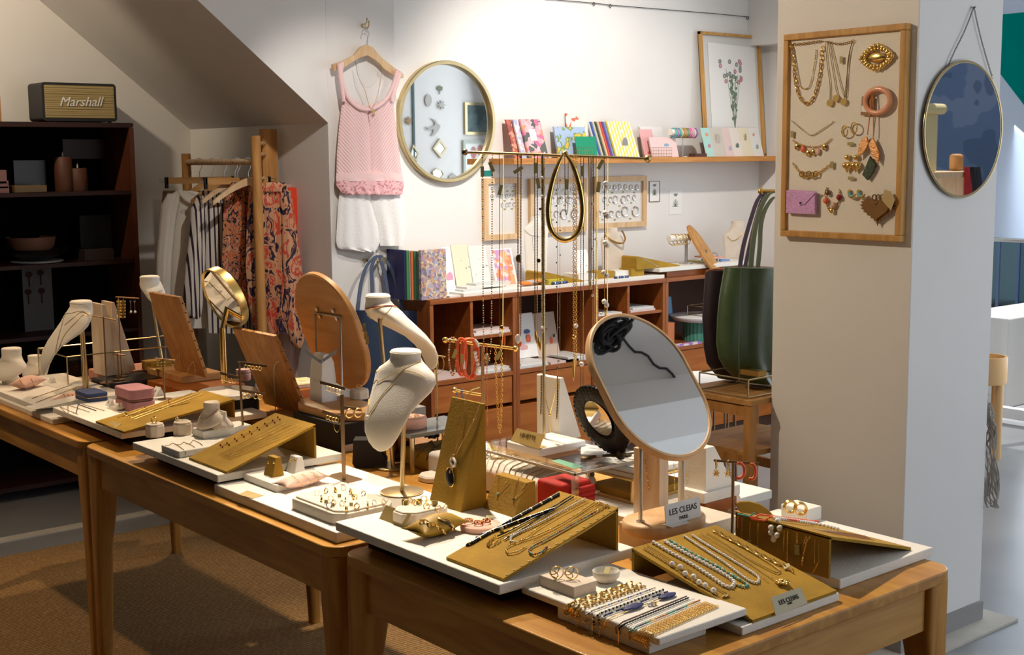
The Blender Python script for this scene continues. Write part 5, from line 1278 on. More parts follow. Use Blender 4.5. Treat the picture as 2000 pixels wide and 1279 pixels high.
GP = 'bracelets on the glass box pad'
for i,(x0,y0_,x1_,y1_,m_,s_) in enumerate(((1180,912,1255,930,m_greyb,'beads'),(1195,906,1258,920,m_silver,'chain'),(1200,898,1260,912,m_blackb,'beads'),(1208,893,1260,904,m_gold,'chain'),(1216,889,1262,897,m_silver,'links'))):
    jewel('bracelet','%s bracelet row on white pad over the brass glass box' % ['front grey beaded','second silver chain','third black beaded','fourth gold chain','rear silver link'][i],'bracelet',[(x0,y0_),(x1_,y1_)],fp2,s_,.0013,[m_],group=GP)
# small white dish with a black egg shaped box, under the riser
c_ = PZ(1150,955,.775); t = thing('round_dish','round white dish holding a dark grey egg shape under riser','dish',(c_.x,c_.y,.772))
MB().lathe((c_.x,c_.y,.772),[(.045,0),(.05,.004),(.05,.010),(.046,.011),(.001,.006)],32).build('dish',m_marble,t,smooth=50)
c_ = PZ(1148,945,.78); t = thing('dark_egg','dark grey egg shaped ornament standing in round white dish','ornament',(c_.x,c_.y,.783)); mb = MB(); mb.sph((c_.x,c_.y,.783+.021),.021,0,16,10,(.8,.8,1)); mb.build('body',mat('dark_stone',(.045,.045,.05),.4),t,smooth=80); MB().box((c_.x-.02,c_.y-.008,.820),(c_.x+.015,c_.y+.006,.825)).build('lid',m_blackm,t)
# grey velvet cushion block covered in chains, behind the easel
cb = slab('chain_block','pale grey velvet block covered in fine chains, left of marble base','display block',(903,868),(1078,950),(1150,925),TZ,.812,mat('grey_velvet',(.55,.50,.44),.9,bump=.3,bscale=200),zr=.812,bev=.012)
fc = on(cb,.002); GC = 'chains on the grey velvet block'
for i in range(14):
    s_ = i/13; x,y = 930+140*s_,868+62*s_; m_ = [m_gold,m_silver,m_blackb,m_gold2,m_pearl,m_copper][i % 6]
    jewel('bracelet','%s on the grey velvet block, %s from its left end' % (['gold chain','silver chain','black bead row','old gold chain','small pearl row','copper chain'][i % 6],['first','second','third','fourth','fifth','sixth','seventh','eighth','ninth','tenth','eleventh','twelfth','thirteenth','fourteenth'][i]),'bracelet',[[(x-28,y+34),(x-22,y+20),(x-14,y+6),(x+24,y-8),(x+62,y-18)]],fc,['chain','beads','discs'][i % 3],.0013,[m_,m_gold],[0,0,1],GC)
# rolled olive cushions row at the middle table's back, with dark bracelets (left of easel)
cb2 = slab('chain_block','olive velvet block with dark bracelets, left of the tall olive easel','display block',(800,868),(905,905),(1000,880),TZ,.800,m_velvet,zr=.80,bev=.010)
fc2 = on(cb2,.002)
for i,(x,y) in enumerate(((828,878),(846,884),(858,888),(872,892))):
    jewel('bracelet',['brown bead bracelet','black cord bracelet','second black cord bracelet','bronze bead bracelet'][i]+' on the olive block left of easel','bracelet',[[(x-12,y+14),(x-8,y+4),(x+2,y-8),(x+30,y-24),(x+44,y-30)]],fc2,'beads',.0018,[[m_bronze,m_blackb,m_blackb,m_redb][i]],group='bracelets on the olive block')
c_ = PZ(842,856,.802); t = thing('black_hair_clip','black round bead cluster lying on the olive block','ornament',(c_.x,c_.y,.801))
mb = MB()
for k in range(22): a = random.random()*6.28; q = random.random()**.5*.022; mb.sph((c_.x+q*cos(a),c_.y+q*sin(a),.806+random.random()*.008),.006,0,6,4)
mb.build('beads',m_blackb,t,smooth=60)
hx = PZ(850,935,TZ); t_,o1,o2 = octbox('hexagonal_pad','cream octagonal pad on the table between brass pole and easel',PZ(845,938,TZ).x+.01,PZ(845,938,TZ).y,TZ,.085,.085,.016,m_beige,cat='display block')
wbx = slab('walnut_box','flat brown wooden box behind the cream octagonal pad','box',(826,912),(866,930),(905,915),TZ,TZ+.03,m_drawer,zr=TZ)
# glass case with brass edge further back
bb = slab('glass_case',None,None,(760,905),(808,925),(960,870),TZ,.84,m_acryl,bev=0); bpy.data.objects.remove(bb)
# dark upright panel & black stands behind the main bust
q = PZ(700,930,TZ); t = thing('black_panel_stand','black flared display foot behind the large cream bust','display stand',(q.x+.1,q.y+.1,TZ))
Bk = PZ(715,915,TZ); fnb = lambda x,y: PF(x,y,Bk)
mb = MB(); P = [fnb(688,905),fnb(690,860),fnb(726,860),fnb(754,900),fnb(753,914),fnb(695,925)]
for p in P: p.z = max(p.z,TZ)
mb.prism(P,VH*.05); mb.build('flared_foot',m_blackm,t)
Bk = PZ(788,900,TZ); P = [PF(764,946,Bk),PF(762,846,Bk),PF(772,841,Bk),PF(806,846,Bk),PF(810,852,Bk),PF(811,955,Bk)]
for p in P: p.z = max(p.z,TZ)
mb = MB(); mb.prism(P,VH*.006); tag(mb.build('bronze_panel',mat('bronze_mirror',(.10,.045,.02),.12,.8)),'dark bronze glossy panel standing right of the large bust','panel')
# pink round box on a brass stand
B = PZ(850,900,TZ); c_ = PF(803,812,PZ(803,930,TZ)+V3((.12,.1,0))); c_ = PZ(800,826,.865)
t = thing('pink_round_box','round pink velvet pad with gold earrings behind the large bust','display block',(c_.x,c_.y,.855))
MB().lathe((c_.x,c_.y,.855),[(.045,0),(.047,.003),(.047,.024),(.044,.027),(.001,.027)],36).build('pad',m_pink,t,smooth=50)
for i,(dx,dy) in enumerate(((-.02,.01),(.0,.015),(.018,-.008),(.01,-.02),(-.01,-.012))):
    ringobj('%s gold earring lying on the pink round pad' % ['leftmost','rear','right','front right','front left'][i],(c_.x+dx,c_.y+dy,.884),.006,.0009,(1,0,0),(0,.8,.35),grp='gold earrings on the pink pad',name='earring')
t = thing('black_table_riser','black glass topped riser under the pink round pad','riser',(c_.x+.02,c_.y,TZ))
MB().box((c_.x-.06,c_.y-.09,.845),(c_.x+.16,c_.y+.06,.855)).build('top',mat('smoked_top',(.12,.13,.13),.1),t);
for dx,dy in ((-.05,-.08),(.15,-.08),(-.05,.05),(.15,.05)): MB().box((c_.x+dx-.004,c_.y+dy-.004,TZ),(c_.x+dx+.004,c_.y+dy+.004,.845)).build('leg',m_brass,t)
ob = slab('grey_stone_box','small grey marbled box behind the pink round pad','box',(790,812),(806,818),(826,812),.855,.89,mat('grey_stone',(.36,.34,.31),.6,var=.2,vscale=40),zr=.86)

# -- busts
def bust(label,B,px_top,rad_px,yaw,post=True,rings=None,stretch=1.0,base=True,twin=False,m=None,loc_z=None,name='necklace_bust',grp='cream necklace busts'):
    zt_ = zat(px_top[0],px_top[1],B); c = V3((B.x,B.y,zt_)); d = (c-CAM).length; R = rad_px*d/2547
    top = PF(px_top[0],px_top[1],B); c.x,c.y = top.x,top.y
    F = V3((cos(yaw),sin(yaw),0)); L = V3((-sin(yaw),cos(yaw),0)); Z = V3((0,0,1))
    rings = rings or [(0,0,.55,.5,0,0),(0,.05,.9,.8,0,0),(0,-.02,1.0,.88,0,0),(0,-.14,1.03,.90,0,0),(0,-.42,1.0,.90,0,0),(.03,-.65,1.15,.98,4,.05),(.1,-.92,1.6,1.0,8,.2),(.28,-1.2,2.2,.92,14,.4),(.55,-1.55,2.5,.78,24,.6),(.9,-2.0,2.4,.60,34,.62),
                      (1.4,-2.6,2.1,.44,38,.5),(1.9,-3.3,1.85,.34,34,.36),(2.3,-4.1,1.7,.29,24,.28),(2.5,-4.9,1.42,.25,14,.18),(2.52,-5.5,1.02,.22,8,.1),(2.48,-5.85,.6,.16,4,.03),(2.46,-6.0,.2,.1,0,0)]
    rr = []; n = 36
    for f,z,a,b_,tau,sag in rings:
        D = F*cos(radians(tau))+Z*sin(radians(tau)); ctr = c+F*f*R*stretch+Z*z*R
        rr.append([ctr+L*a*R*cos(t)+D*(b_*R*sin(t)-sag*R*cos(t)**2) for t in [2*pi*k/n for k in range(n)]])
    t = thing(name,label,'bust',(B.x,B.y,B.z),grp)
    o = MB().loft(rr).build('padded_form',m or m_bust,t,smooth=60)
    mb = MB(); mb.tube([c+L*cos(a)*R*1.035+F*sin(a)*R*.91+Z*(-.10*R) for a in [2*pi*k/28 for k in range(28)]],R*.02,5,closed=True); mb.build('neck_piping',m or m_bust,t,smooth=60)
    if post:
        pt = c+Z*(-1.8*R)+F*.1*R
        MB().tube([(B.x,B.y,B.z),(B.x+(pt.x-B.x),B.y+(pt.y-B.y),pt.z)],.0055,12).build('post',m_brass,t,smooth=60)
        if twin: MB().tube([(B.x+.02,B.y+.02,B.z),(pt.x+.01,pt.y+.01,pt.z)],.0045,10).build('post',m_brass,t,smooth=60)
        if base: MB().lathe((B.x,B.y,B.z),[(.05,0),(.052,.002),(.052,.004),(.05,.005),(.001,.005)],36).build('base_disc',m_brass,t,smooth=40)
    return t,o,c,R
B = PZ(785,962,.775)
tb,ob,cb_,Rb = bust('large cream padded bust in the middle on a brass pole',B,(792,684),31,radians(192))
fbu = on(ob,.0015)
t = thing('bust_necklace','fine gold necklace with V shaped charm on the large bust','necklace',fbu(738,748) or cb_,'necklaces on the busts')
jewel('chain','','',[(822,706),(800,714),(780,722),(760,735),(738,748)],fbu,'chain',.0009,[m_gold],parent=t);
p = fbu(737,746); mb = MB(); mb.obox(p+RH*-.004,RH*.004+V3((0,0,.005)),RH*.001,VH*.0012); mb.obox(p+RH*.003,RH*-.003+V3((0,0,.004)),RH*.001,VH*.0012); mb.build('charm',m_gold,t)
t = thing('bust_necklace','longer gold bead necklace with a pearl drop on large bust','necklace',fbu(719,815) or cb_,'necklaces on the busts')
jewel('chain','','',[[(790,722),(770,745),(745,775),(725,805),(720,812)],[(790,722),(815,730),(832,740)],[(738,722),(728,740),(722,770),(720,800),(719,812)]],fbu,'chain',.0010,[m_gold],parent=t)
p = fbu(719,815); MB().sph(p,.0055,0,8,5).build('drop',m_pearl,t,smooth=30)
B = PZ(768,912,TZ)
tb2,ob2,c2b,R2 = bust('cream bust behind facing away, with red cord necklace',B,(738,576),26,radians(-10),base=True,stretch=1.75)
fb2 = on(ob2,.002)
t = thing('bust_necklace','red cord necklace with dangling gold charms on rear bust','necklace',fb2(715,610) or c2b,'necklaces on the busts')
jewel('cord','','',[[(712,603),(735,600),(760,598),(778,600),(790,607)]],fb2,'cord',.0016,[m_redb],parent=t); jewel('chain','','',[[(712,604),(735,601),(762,598),(785,604)],[(765,600),(745,625),(724,650)],[(712,605),(712,640),(716,662)]],fb2,'chain',.0010,[m_gold],parent=t)
for x,y in ((711,640),(714,655),(717,665)):
    p = PF(x,y,c2b-VH*R2*.9); MB().obox(p,RH*.004,V3((0,0,.010)),VH*.001).build('charm',m_gold2,t)
# hoops hanging at its right
for i,x in enumerate((846,857)):
    p = PF(x,712,V3((2.1,2.85,.9))); ringobj(['left large thin gold hoop behind the large bust','right large thin gold hoop behind the large bust'][i],p,.024,.0010,RH*.55+VH*.83,(0,0,1),m_gold2,grp='large gold hoops',name='hoop_earring')
t = thing('hoop_holder','slim brass arm holding the two large gold hoops','display stand',(PF(850,712,V3((2.1,2.85,.9))).x,PF(850,712,V3((2.1,2.85,.9))).y,TZ))
p = PF(852,694,V3((2.1,2.85,.9))); MB().tube([(p.x,p.y,TZ),p],.0025,8).build('rod',m_brass,t); MB().tube([PF(836,692,p),PF(870,697,p)],.0022,8).build('arm',m_brass,t)
B = PZ(165,762,.786)
tb3,ob3,c3b,R3 = bust('leftmost large cream bust curving down, on two brass poles',B,(158,588),22,radians(170),base=False,twin=True,stretch=1.3)
MB().obox(V3((B.x,B.y+.0,B.z+.002)),V3((.03,0,0)),V3((0,.03,0)),V3((0,0,.002))).build('base_plate',m_brass,tb3)
fb3 = on(ob3,.0015)
for i,px in enumerate(([(180,620),(160,608),(140,612),(128,614),(120,640),(112,670),(106,705)],[(182,624),(160,610),(142,622),(126,636)],[(183,630),(165,615),(148,630),(126,655),(112,690)])):
    jewel('bust_necklace',['long gold necklace reaching the tip of leftmost bust','short gold necklace near the neck of leftmost bust','middle gold necklace across the leftmost bust'][i],'necklace',px,fb3,'chain',.0010,[m_gold2],group='necklaces on the busts')
B = V3((2.06,4.50,.80))
tb4,ob4,c4b,R4 = bust('cream bust with gold chains behind the leaning wood plank',B,(292,540),20,radians(-25),base=False)
MB().obox(V3((B.x,B.y,B.z-.024)),V3((.04,0,0)),V3((0,.04,0)),V3((0,0,.026))).build('block',m_blackm,tb4)
fb4 = on(ob4,.0015)
jewel('bust_necklace','gold chain necklace round the bust behind wood plank','necklace',[[(270,572),(290,576),(310,570),(325,565)]],fb4,'links',.0018,[m_gold],group='necklaces on the busts')
# small short bust on the white block
blk3 = slab('white_block','white block carrying the small beige necklace bust','display block',(388,848),(398,858),(474,838),.800,.822,m_tray)
c_ = PZ(432,835,.822); B = V3((c_.x,c_.y,.822))
short = [(0,0,.5,.5,0,0),(0,.06,.9,.85,0,0),(0,0,1.0,.92,0,0),(0,-.12,1.02,.95,0,0),(0,-.75,.98,.92,0,0),(.05,-1.1,1.2,1.0,8,.1),(.2,-1.4,1.8,.8,18,.4),(.5,-1.75,2.1,.6,32,.5),(.95,-2.15,1.85,.45,42,.4),(1.4,-2.6,1.3,.35,46,.2),(1.65,-2.9,.75,.25,46,.05),(1.72,-3.0,.3,.15,46,0)]
tb5,ob5,c5b,R5 = bust('small beige bust with garnet necklace on the white block',B,(413,786),16,radians(188),rings=short,m=m_beige,base=False,post=False)
MB().lathe(B,[(.034,0),(.036,.006),(.028,.016),(.018,.028),(.016,.045),(.001,.05)],30).build('foot',m_beige,tb5,smooth=60)
fb5 = on(ob5,.0015)
jewel('bust_necklace','garnet bead necklace worn by the small beige bust','necklace',[[(385,798),(384,808),(392,818),(402,818),(412,812),(425,800),(434,792)]],fb5,'beads',.0012,[m_redb,m_gold],[0,1],'necklaces on the busts',1.1)

# -- table 2 details
t2 = .775
lb0 = slab('white_block','white block under the two little earring stands','display block',(492,934),(540,962),(590,945),t2,t2+.018,m_tray)
zz = t2+.018
def estand(label,xl,xn,xr,yb,yt,m,hanging=True):
    a,n_,b_ = PZ(xl,yb-6,zz),PZ(xn,yb,zz),PZ(xr,yb-4,zz); H0 = PX(xn,yt+6,n_.x+.01).z-zz
    w0,w1 = n_.x,n_.x+.034; y0,y1 = n_.y,a.y
    t = thing('earring_stand',label,'display stand',((w0+w1)/2,(y0+y1)/2,zz),'little earring stands')
    mb = MB(); mb.hexa([(w0,y0,zz),(w1,y0,zz),(w1,y1,zz),(w0,y1,zz),(w0+.013,y0+.004,zz+H0),(w1-.006,y0+.004,zz+H0),(w1-.006,y1-.004,zz+H0),(w0+.013,y1-.004,zz+H0)]); o = mb.build('block',m,t,bevel=.002)
    return t,on(o,.001)
ta,fa = estand('little olive velvet stand with two round stud earrings',511,532,551,933,887,m_velvet)
for i,x in enumerate((524,535)):
    p = fa(x,903);
    if p: t = thing('stud_earring',['left gold stud on the little olive stand','right gold stud on the little olive stand'][i],'earring',p,'stud earrings'); MB().sph(p,.0042,0,10,6,(.5,1,1)).build('stud',m_gold,t,smooth=60)
zz = t2
q = PZ(563,930,t2)
tc_,fc_ = estand('little white stand with two gold flower earrings',556,575,595,930,886,m_white)
for i,x in enumerate((568,577)):
    p = fc_(x,898)
    if p: t = thing('stud_earring',['left flower stud on the little white stand','right flower stud on the little white stand'][i],'earring',p,'stud earrings'); mb = MB(); [mb.sph(p+V3((0,.003*cos(a),.003*sin(a))),.0022,0,6,4) for a in (0,1.26,2.5,3.77,5)]; mb.build('flower',m_gold,t,smooth=60)
pp,ppo = pillow('bracelet_pillow','pale pink pillow wearing three thin bracelets, middle table',PZ(590,950,t2),t2,.072,.028,.018,radians(10),mat('pale_pink_velvet',(.86,.60,.50),.9,bump=.2,bscale=100))
fpp = on(ppo,.002)
for i,px in enumerate(([(570,930),(580,936),(588,944),(592,954)],[(590,927),(598,932),(606,940),(610,948)],[(612,927),(618,932),(624,940),(626,946)])):
    jewel('bracelet','%s thin gold bracelet on the pale pink pillow' % ['left','middle','right'][i],'bracelet',px,fpp,'beads',.0012,[m_gold],group='bracelets on pillows',gap=1.6)
q0,q1,q2 = PZ(466,966,t2+.001),PZ(492,974,t2+.001),PZ(514,967,t2+.001)
P = [PZ(465,966,t2),PZ(483,958,t2),PZ(515,968,t2),PZ(494,974,t2)]; mb = MB(); mb.prism(P,(0,0,.0008)); tag(mb.build('brass_plaque',m_card),'blank brass plaque lying on the middle table tray','plaque')
# big ring tray
a,n_,b_ = PZ(560,990,t2),PZ(662,1030,t2),PZ(752,995,t2)
rx0,ry0,rx1,ry1 = n_.x,n_.y,b_.x,a.y
t = thing('ring_tray','wide cream octagonal ring tray holding many gold rings','display tray',((rx0+rx1)/2,(ry0+ry1)/2,t2))
def octp(x0,y0,x1,y1,c): return [(x0+c,y0),(x1-c,y0),(x1,y0+c),(x1,y1-c),(x1-c,y1),(x0+c,y1),(x0,y1-c),(x0,y0+c)]
mb = MB(); mb.prism([(x,y,t2) for x,y in octp(rx0,ry0,rx1,ry1,.025)],(0,0,.026)); o1 = mb.build('body',m_ringc,t,bevel=.003)
mb = MB(); mb.prism([(x,y,t2+.0255) for x,y in octp(rx0+.008,ry0+.008,rx1-.008,ry1-.008,.022)],(0,0,.005)); o2 = mb.build('cushion',m_ringc,t,bevel=.002)
frt = on([o2],.001)
pts = [(619,964),(637,960),(655,958),(671,954),(710,965),(628,976),(646,974),(652,984),(675,976),(668,985),(693,972),(718,987),(731,983),(697,990),(677,994),(749,981),(643,988),(685,962)]
m_diam = mat('clear_gem',(.85,.88,.9),.05,.3)
wn = ['rear left','second rear','third rear','rear right','upper right','left','left inner','centre left','centre','centre front','right inner','front right','far right front','front','front large','rightmost','front left','upper middle']
for i,(x,y) in enumerate(pts):
    p = frt(x,y+3)
    if p: ringobj('gold ring at the %s place of the wide ring tray' % wn[i],p+V3((0,0,.004)),.0058,.0009+.0005*(i % 3),RH*cos(i)+VH*sin(i),(0,0,1),m_gold if i % 4 else m_silver,m_diam if i % 2 else None,'rings in the wide ring tray')
for i,(x,y) in enumerate(((690,972),(650,990),(686,989),(637,984),(663,972))):
    p = frt(x,y);
    if p: tag(MB().obox(p+V3((0,0,.004)),RH*.004,V3((0,0,.004)),VH*.0005).build('price_tag',m_tag),'tiny olive tag in the ring tray, %s' % ['centre right','front left','front right','far left','rear centre'][i],'price tag','olive paper tags')
# T bar earring stand with square base
B = PZ(672,938,t2); top = zat(668,770,B)
t = thing('earring_bar_stand','bronze earring stand with two side arms and square base','display stand',B,'bronze earring stands')
b0 = [PZ(640,930,t2),PZ(665,924,t2),PZ(708,937,t2),PZ(680,944,t2)]; mb = MB(); mb.prism(b0,(0,0,.003)); mb.build('base',m_bronze,t)
mb = MB(); mb.obox(V3((B.x,B.y,(B.z+top)/2)),RH*.0045,VH*.003,V3((0,0,(top-B.z)/2))); mb.build('post',m_bronze,t)
fB = lambda x,y,e=0: PF(x,y,B,(e or 0))
for (xa,ya,xb,yb) in ((625,746,674,759),(630,803,674,818),(668,795,706,800)):
    p,q = fB(xa,ya),fB(xb,yb); mb = MB(); mb.obox((p+q)/2,(q-p)/2,V3((0,0,.004)),VH*.0015); mb.build('arm',m_bronze,t)
def earr(n,pts,fn,label,grp,r=.006,kind='hoop',m=None,names=None):
    for i,(x,y) in enumerate(pts):
        p = fn(x,y,.004); nm = (names or ['first','second','third','fourth','fifth','sixth','seventh','eighth'])[i]
        tt = thing('hoop_earring' if kind == 'hoop' else 'drop_earring',label % nm,'earring',p,grp)
        mb = MB()
        if kind == 'hoop': mb.torus(p,r,r*.14,RH*.8+VH*.6,(0,0,1),16,5); mb.build('hoop',m or m_gold,tt,smooth=60)
        else:
            mb.tube([p,p-V3((0,0,r*3))],.0005,4); mb.sph(p-V3((0,0,r*3)),r*.4,0,7,5); mb.torus(p,.003,.0005,RH,(0,0,1),10,4); mb.build('drop',m or m_gold,tt,smooth=60)
earr(5,[(640,758),(646,760),(653,762),(659,764),(665,766)],fB,'%s gold hoop from left on the upper bronze arm','hoops on the bronze stand')
earr(5,[(640,815),(646,817),(652,819),(658,820)],fB,'%s gold hoop from left on the lower left bronze arm','hoops on the bronze stand',.005)
earr(2,[(683,807),(700,806)],fB,'%s thick gold hoop on the right bronze arm','hoops on the bronze stand',.011)
tt = thing('drop_earring','long thread earring hanging from the lower bronze arm','earring',fB(655,825));
jewel('loop','','',[(652,820),(653,838),(658,845),(664,838),(664,824)],lambda x,y,e=0: fB(x,y,.004),'cord',.0006,[m_gold],parent=tt)
# wood framed mirror seen from behind, on black box
bcx = V3((1.992,3.167,.855))
t = slab('black_box','black box lifting the wooden mirror base on middle table','riser',(590,800),(660,832),(750,800),TZ,.83,m_blackm,zr=.83,pad=-.012)
th2 = 1.2508; V2 = V3((-cos(th2),0,sin(th2))); C2 = CAM+(V3((1.9794,3.1747,1.0832))-CAM)*1.06; U2 = V3((0,1,0))
bz0,bz1 = .83,.855
N2 = U2.cross(V2); fc2_ = 1 if N2.x > 0 else -1
tm2,N2 = tilt_mirror('oblong wooden mirror seen from its plain back, middle table',C2,.166,.192,U2,V2,(bcx.x+.03,bcx.y+.06),bz0,bz1,.085,.155,[],fc2_,m_lw3)
# its wire U frame with four screws
PB = C2-N2*.021
fu = lambda x,y: PP(x,y,PB,N2)-N2*.004
mb = MB(); pa,pb = fu(618,610),fu(667,618);
mb.tube([V3((pa.x,pa.y,bz1)),pa+V3((0,0,-.004)),pa,pb,pb+V3((0,0,-.004)),V3((pb.x,pb.y,bz1))],.0028,8); mb.build('wire_support',m_steel,tm2,smooth=60)
for x,y in ((621,603),(653,606),(627,617),(660,621)): mb = MB(); p = fu(x,y); mb.cyl(p+N2*.004,p-N2*.003,.0065,12); mb.build('screw',m_steel,tm2,smooth=50)
# white gift bag with grey ribbon on its base
b0,b1,b2 = PZ(606,775,bz1),PZ(635,781,bz1),PZ(667,772,bz1)
t = thing('gift_bag','small white gift bag tied with grey ribbon on mirror base','bag',(b1.x,b1.y,bz1))
b1.x -= .03; b1.y -= .03; x0,y0,x1,y1 = b1.x,b1.y,b1.x+.055,b1.y+.07; zt3 = zat(632,694,b1)
mb = MB(); r_ = []
for z,k in ((bz1,0),(bz1+(zt3-bz1)*.5,.002),(bz1+(zt3-bz1)*.82,.006),(zt3,.016)):
    r_.append([V3((x,y,z)) for x,y in rrect(x0+k,y0+k*.4,x1-k,y1-k*.4,.004,2)])
mb.loft(r_); mb.build('paper',m_white,t,smooth=40)
cx_,cy_ = (x0+x1)/2-.012,(y0+y1)/2
mb = MB()
for sgn_,e in ((1,PF(598,684,b1)),(-1,PF(659,684,b1))):
    s_ = PF(628,702,b1); mb.prism([s_-VH*.016,s_-VH*.016+V3((0,0,-.010)),e-VH*.016+V3((0,0,-.006)),e-VH*.016+V3((0,0,.006))],VH*.001)
mb.sph(PF(629,704,b1)-VH*.016,.006,0,8,5); mb.build('ribbon',mat('grey_ribbon',(.24,.26,.27),.5),t)
text('les cleias',.017,PX(622,743,x0-.001),(0,-1,0),(0,0,1),mat('pale_ink',(.62,.60,.56),.7),t,.0002)
# little cream ring box beside it
octbox('ring_box','small cream ring box on the wooden mirror base',PZ(702,778,bz1).x,PZ(702,778,bz1).y,bz1,.055,.05,.030,m_ringc,grp='cream ring boxes')
tt = ringobj('gold ring standing on the ring box of mirror base',(PZ(702,778,bz1).x,PZ(702,778,bz1).y,bz1+.037),.007,.001,RH,(0,0,1))
# wooden chips by the mirror: white blocks stack behind
o = slab('white_block','upper white jewellery block behind the bronze stand','display block',(628,812),(650,820),(676,812),.80,.822,m_tray,zr=.80); o2_ = slab('white_block','lower white jewellery block behind the bronze stand','display block',(628,836),(650,843),(676,836),.775,.798,m_tray,zr=.775)
o = slab('white_block','small cream block on the table right of bronze post','display block',(655,876),(672,884),(700,876),TZ,TZ+.02,m_beige,zr=TZ)

def plank(label,T,Bp,TL,zb,th,m,name,holes=8,notch=8,grp='honey wood necklace boards'):
    """leaning board: T near top px, Bp near bottom px, TL far top px; faces -x"""
    b = PZ(*Bp,zb); tp = PY(*T,b.y); far = PX(*TL,tp.x); w = far.y-tp.y
    t = thing(name,label,'display stand',((b.x+tp.x)/2,b.y+w/2,zb),grp)
    a,c = V3((b.x,b.y,zb)),V3((tp.x,tp.y,tp.z)); V_ = (c-a).normalized(); N_ = V3((0,1,0)).cross(V_).normalized()
    if N_.x < 0: N_ = -N_
    e = V3((0,w,0))
    o = MB().prism([a,c,c+e,a+e],N_*th).build('board',m,t,bevel=.0015)
    for k in range(notch):
        p = a.lerp(c,.12+.8*k/(notch-1)); mb = MB(); mb.cyl(p+N_*th*.5+V3((0,.002,0)),p+N_*th*.5-V3((0,.014,0)),.0022,8); mb.build('peg',m_bronze,t)
    mb = MB()
    for k in range(5): q = c+e*(.12+.19*k); mb.obox(q+N_*th*.5+V_*.0006,V3((0,.0012,0)),N_*th*.52,V_*.0004)
    mb.build('saw_cuts',m_bronze,t); return t,o,a,c,e,N_,V_,w
# leaning plank left
zp = .800
bk = slab('walnut_riser','brown wooden riser under the leaning left plank','riser',(255,742),(360,770),(462,750),TZ,.792,m_drawer,zr=.78)
bs = slab('board_foot','honey wood base block of the left leaning plank','display block',(275,730),(356,748),(424,735),.792,.818,m_honeyx,zr=.795)
pk = plank('tall honey wood board leaning left with pegs and chains',(349,581),(402,738),(290,576),.818,.012,m_honey,'necklace_board')
fk = lambda x,y,e=0: PP(x,y,pk[2]-pk[5]*.004,pk[5])
for i,px in enumerate(([(345,700),(350,690),(352,716)],[(378,706),(370,715),(362,738)],[(378,706),(381,720),(382,738)])):
    jewel('necklace',['silver chain with crystal low on the left board','silver chain end crossing left at the board foot','silver chain end dropping right at the board foot'][i],'necklace',px,fk,'beads',.0011,[m_silver],group='chains on the left board',gap=1.5)
# peg board right of the gold mirror
bs2 = slab('board_foot','honey wood base block of the middle peg board','display block',(484,818),(515,836),(600,800),TZ,.775,m_honeyx,zr=.76)
pk2 = plank('honey wood peg board with gold drop in the middle',(535,657),(600,812),(453,639),.775,.012,m_honey,'necklace_board')
jewel('necklace','pale twisted cord hanging over the middle peg board','necklace',[[(545,706),(537,712),(535,740),(538,775),(537,815)]],lambda x,y,e=0: PP(x,y,pk2[2]-pk2[5]*.008,pk2[5]),'chain',.0016,[m_pearl])
# gold round mirror on stem, marble disc, black riser
zd = .835; cD = PZ(445,762,zd+.018)
t = thing('black_riser','black riser block under the round marble stand','riser',(cD.x,cD.y,TZ)); MB().box((cD.x-.05,cD.y-.06,TZ),(cD.x+.07,cD.y+.06,zd)).build('block',m_blackm,t)
t = thing('gold_vanity_mirror','round gold vanity mirror tilted on a stem and marble disc','mirror',(cD.x,cD.y,zd))
MB().lathe((cD.x,cD.y,zd),[(.088,0),(.094,.004),(.094,.014),(.09,.018),(.001,.018)],48).build('marble_disc',m_marble,t,smooth=40)
st = PZ(438,748,zd+.018); zst = zat(436,640,st)
MB().tube([(st.x,st.y,zd+.018),(st.x,st.y,zst)],.010,16).build('stem',m_gold,t,smooth=60)
C,a_,s_,n_,R_ = ell((434,584),(466,640),(411,597),st)
bkx = -n_*.03
prof = [(.93,.0),(1.0,.003),(1.0,-.010),(.98,-.026),(.90,-.030)]
mb = MB(); nn = 56
mb.loft([[C+(a_*cos(2*pi*i/nn)+s_*sin(2*pi*i/nn))*R_*k+n_*d for k,d in prof] for i in range(nn)],closed=True); mb.build('gold_drum',m_gold,t,smooth=40)
mb = MB(); mb.prism([C+(a_*cos(2*pi*i/nn)+s_*sin(2*pi*i/nn))*R_*.94-n_*.003 for i in range(nn)],n_*.002); mb.build('glass',m_mirror,t)
mb = MB(); mb.prism([C+(a_*cos(2*pi*i/nn)+s_*sin(2*pi*i/nn))*R_*.92-n_*.029 for i in range(nn)],n_*.003); mb.build('back',m_gold,t)
MB().tube([(st.x,st.y,zst-.005),C-n_*.031],.008,10).build('neck',m_gold,t,smooth=60)
tt = thing('small_pink_jar','small pinkish glass jar on the marble disc behind the stem','jar',PZ(476,740,zd+.018)); p = PZ(476,742,zd+.018); MB().lathe(p,[(.022,0),(.024,.004),(.024,.022),(.020,.025),(.024,.027),(.024,.036),(.001,.040)],28).build('jar',mat('pink_stone',(.48,.30,.28),.4),tt,smooth=50)
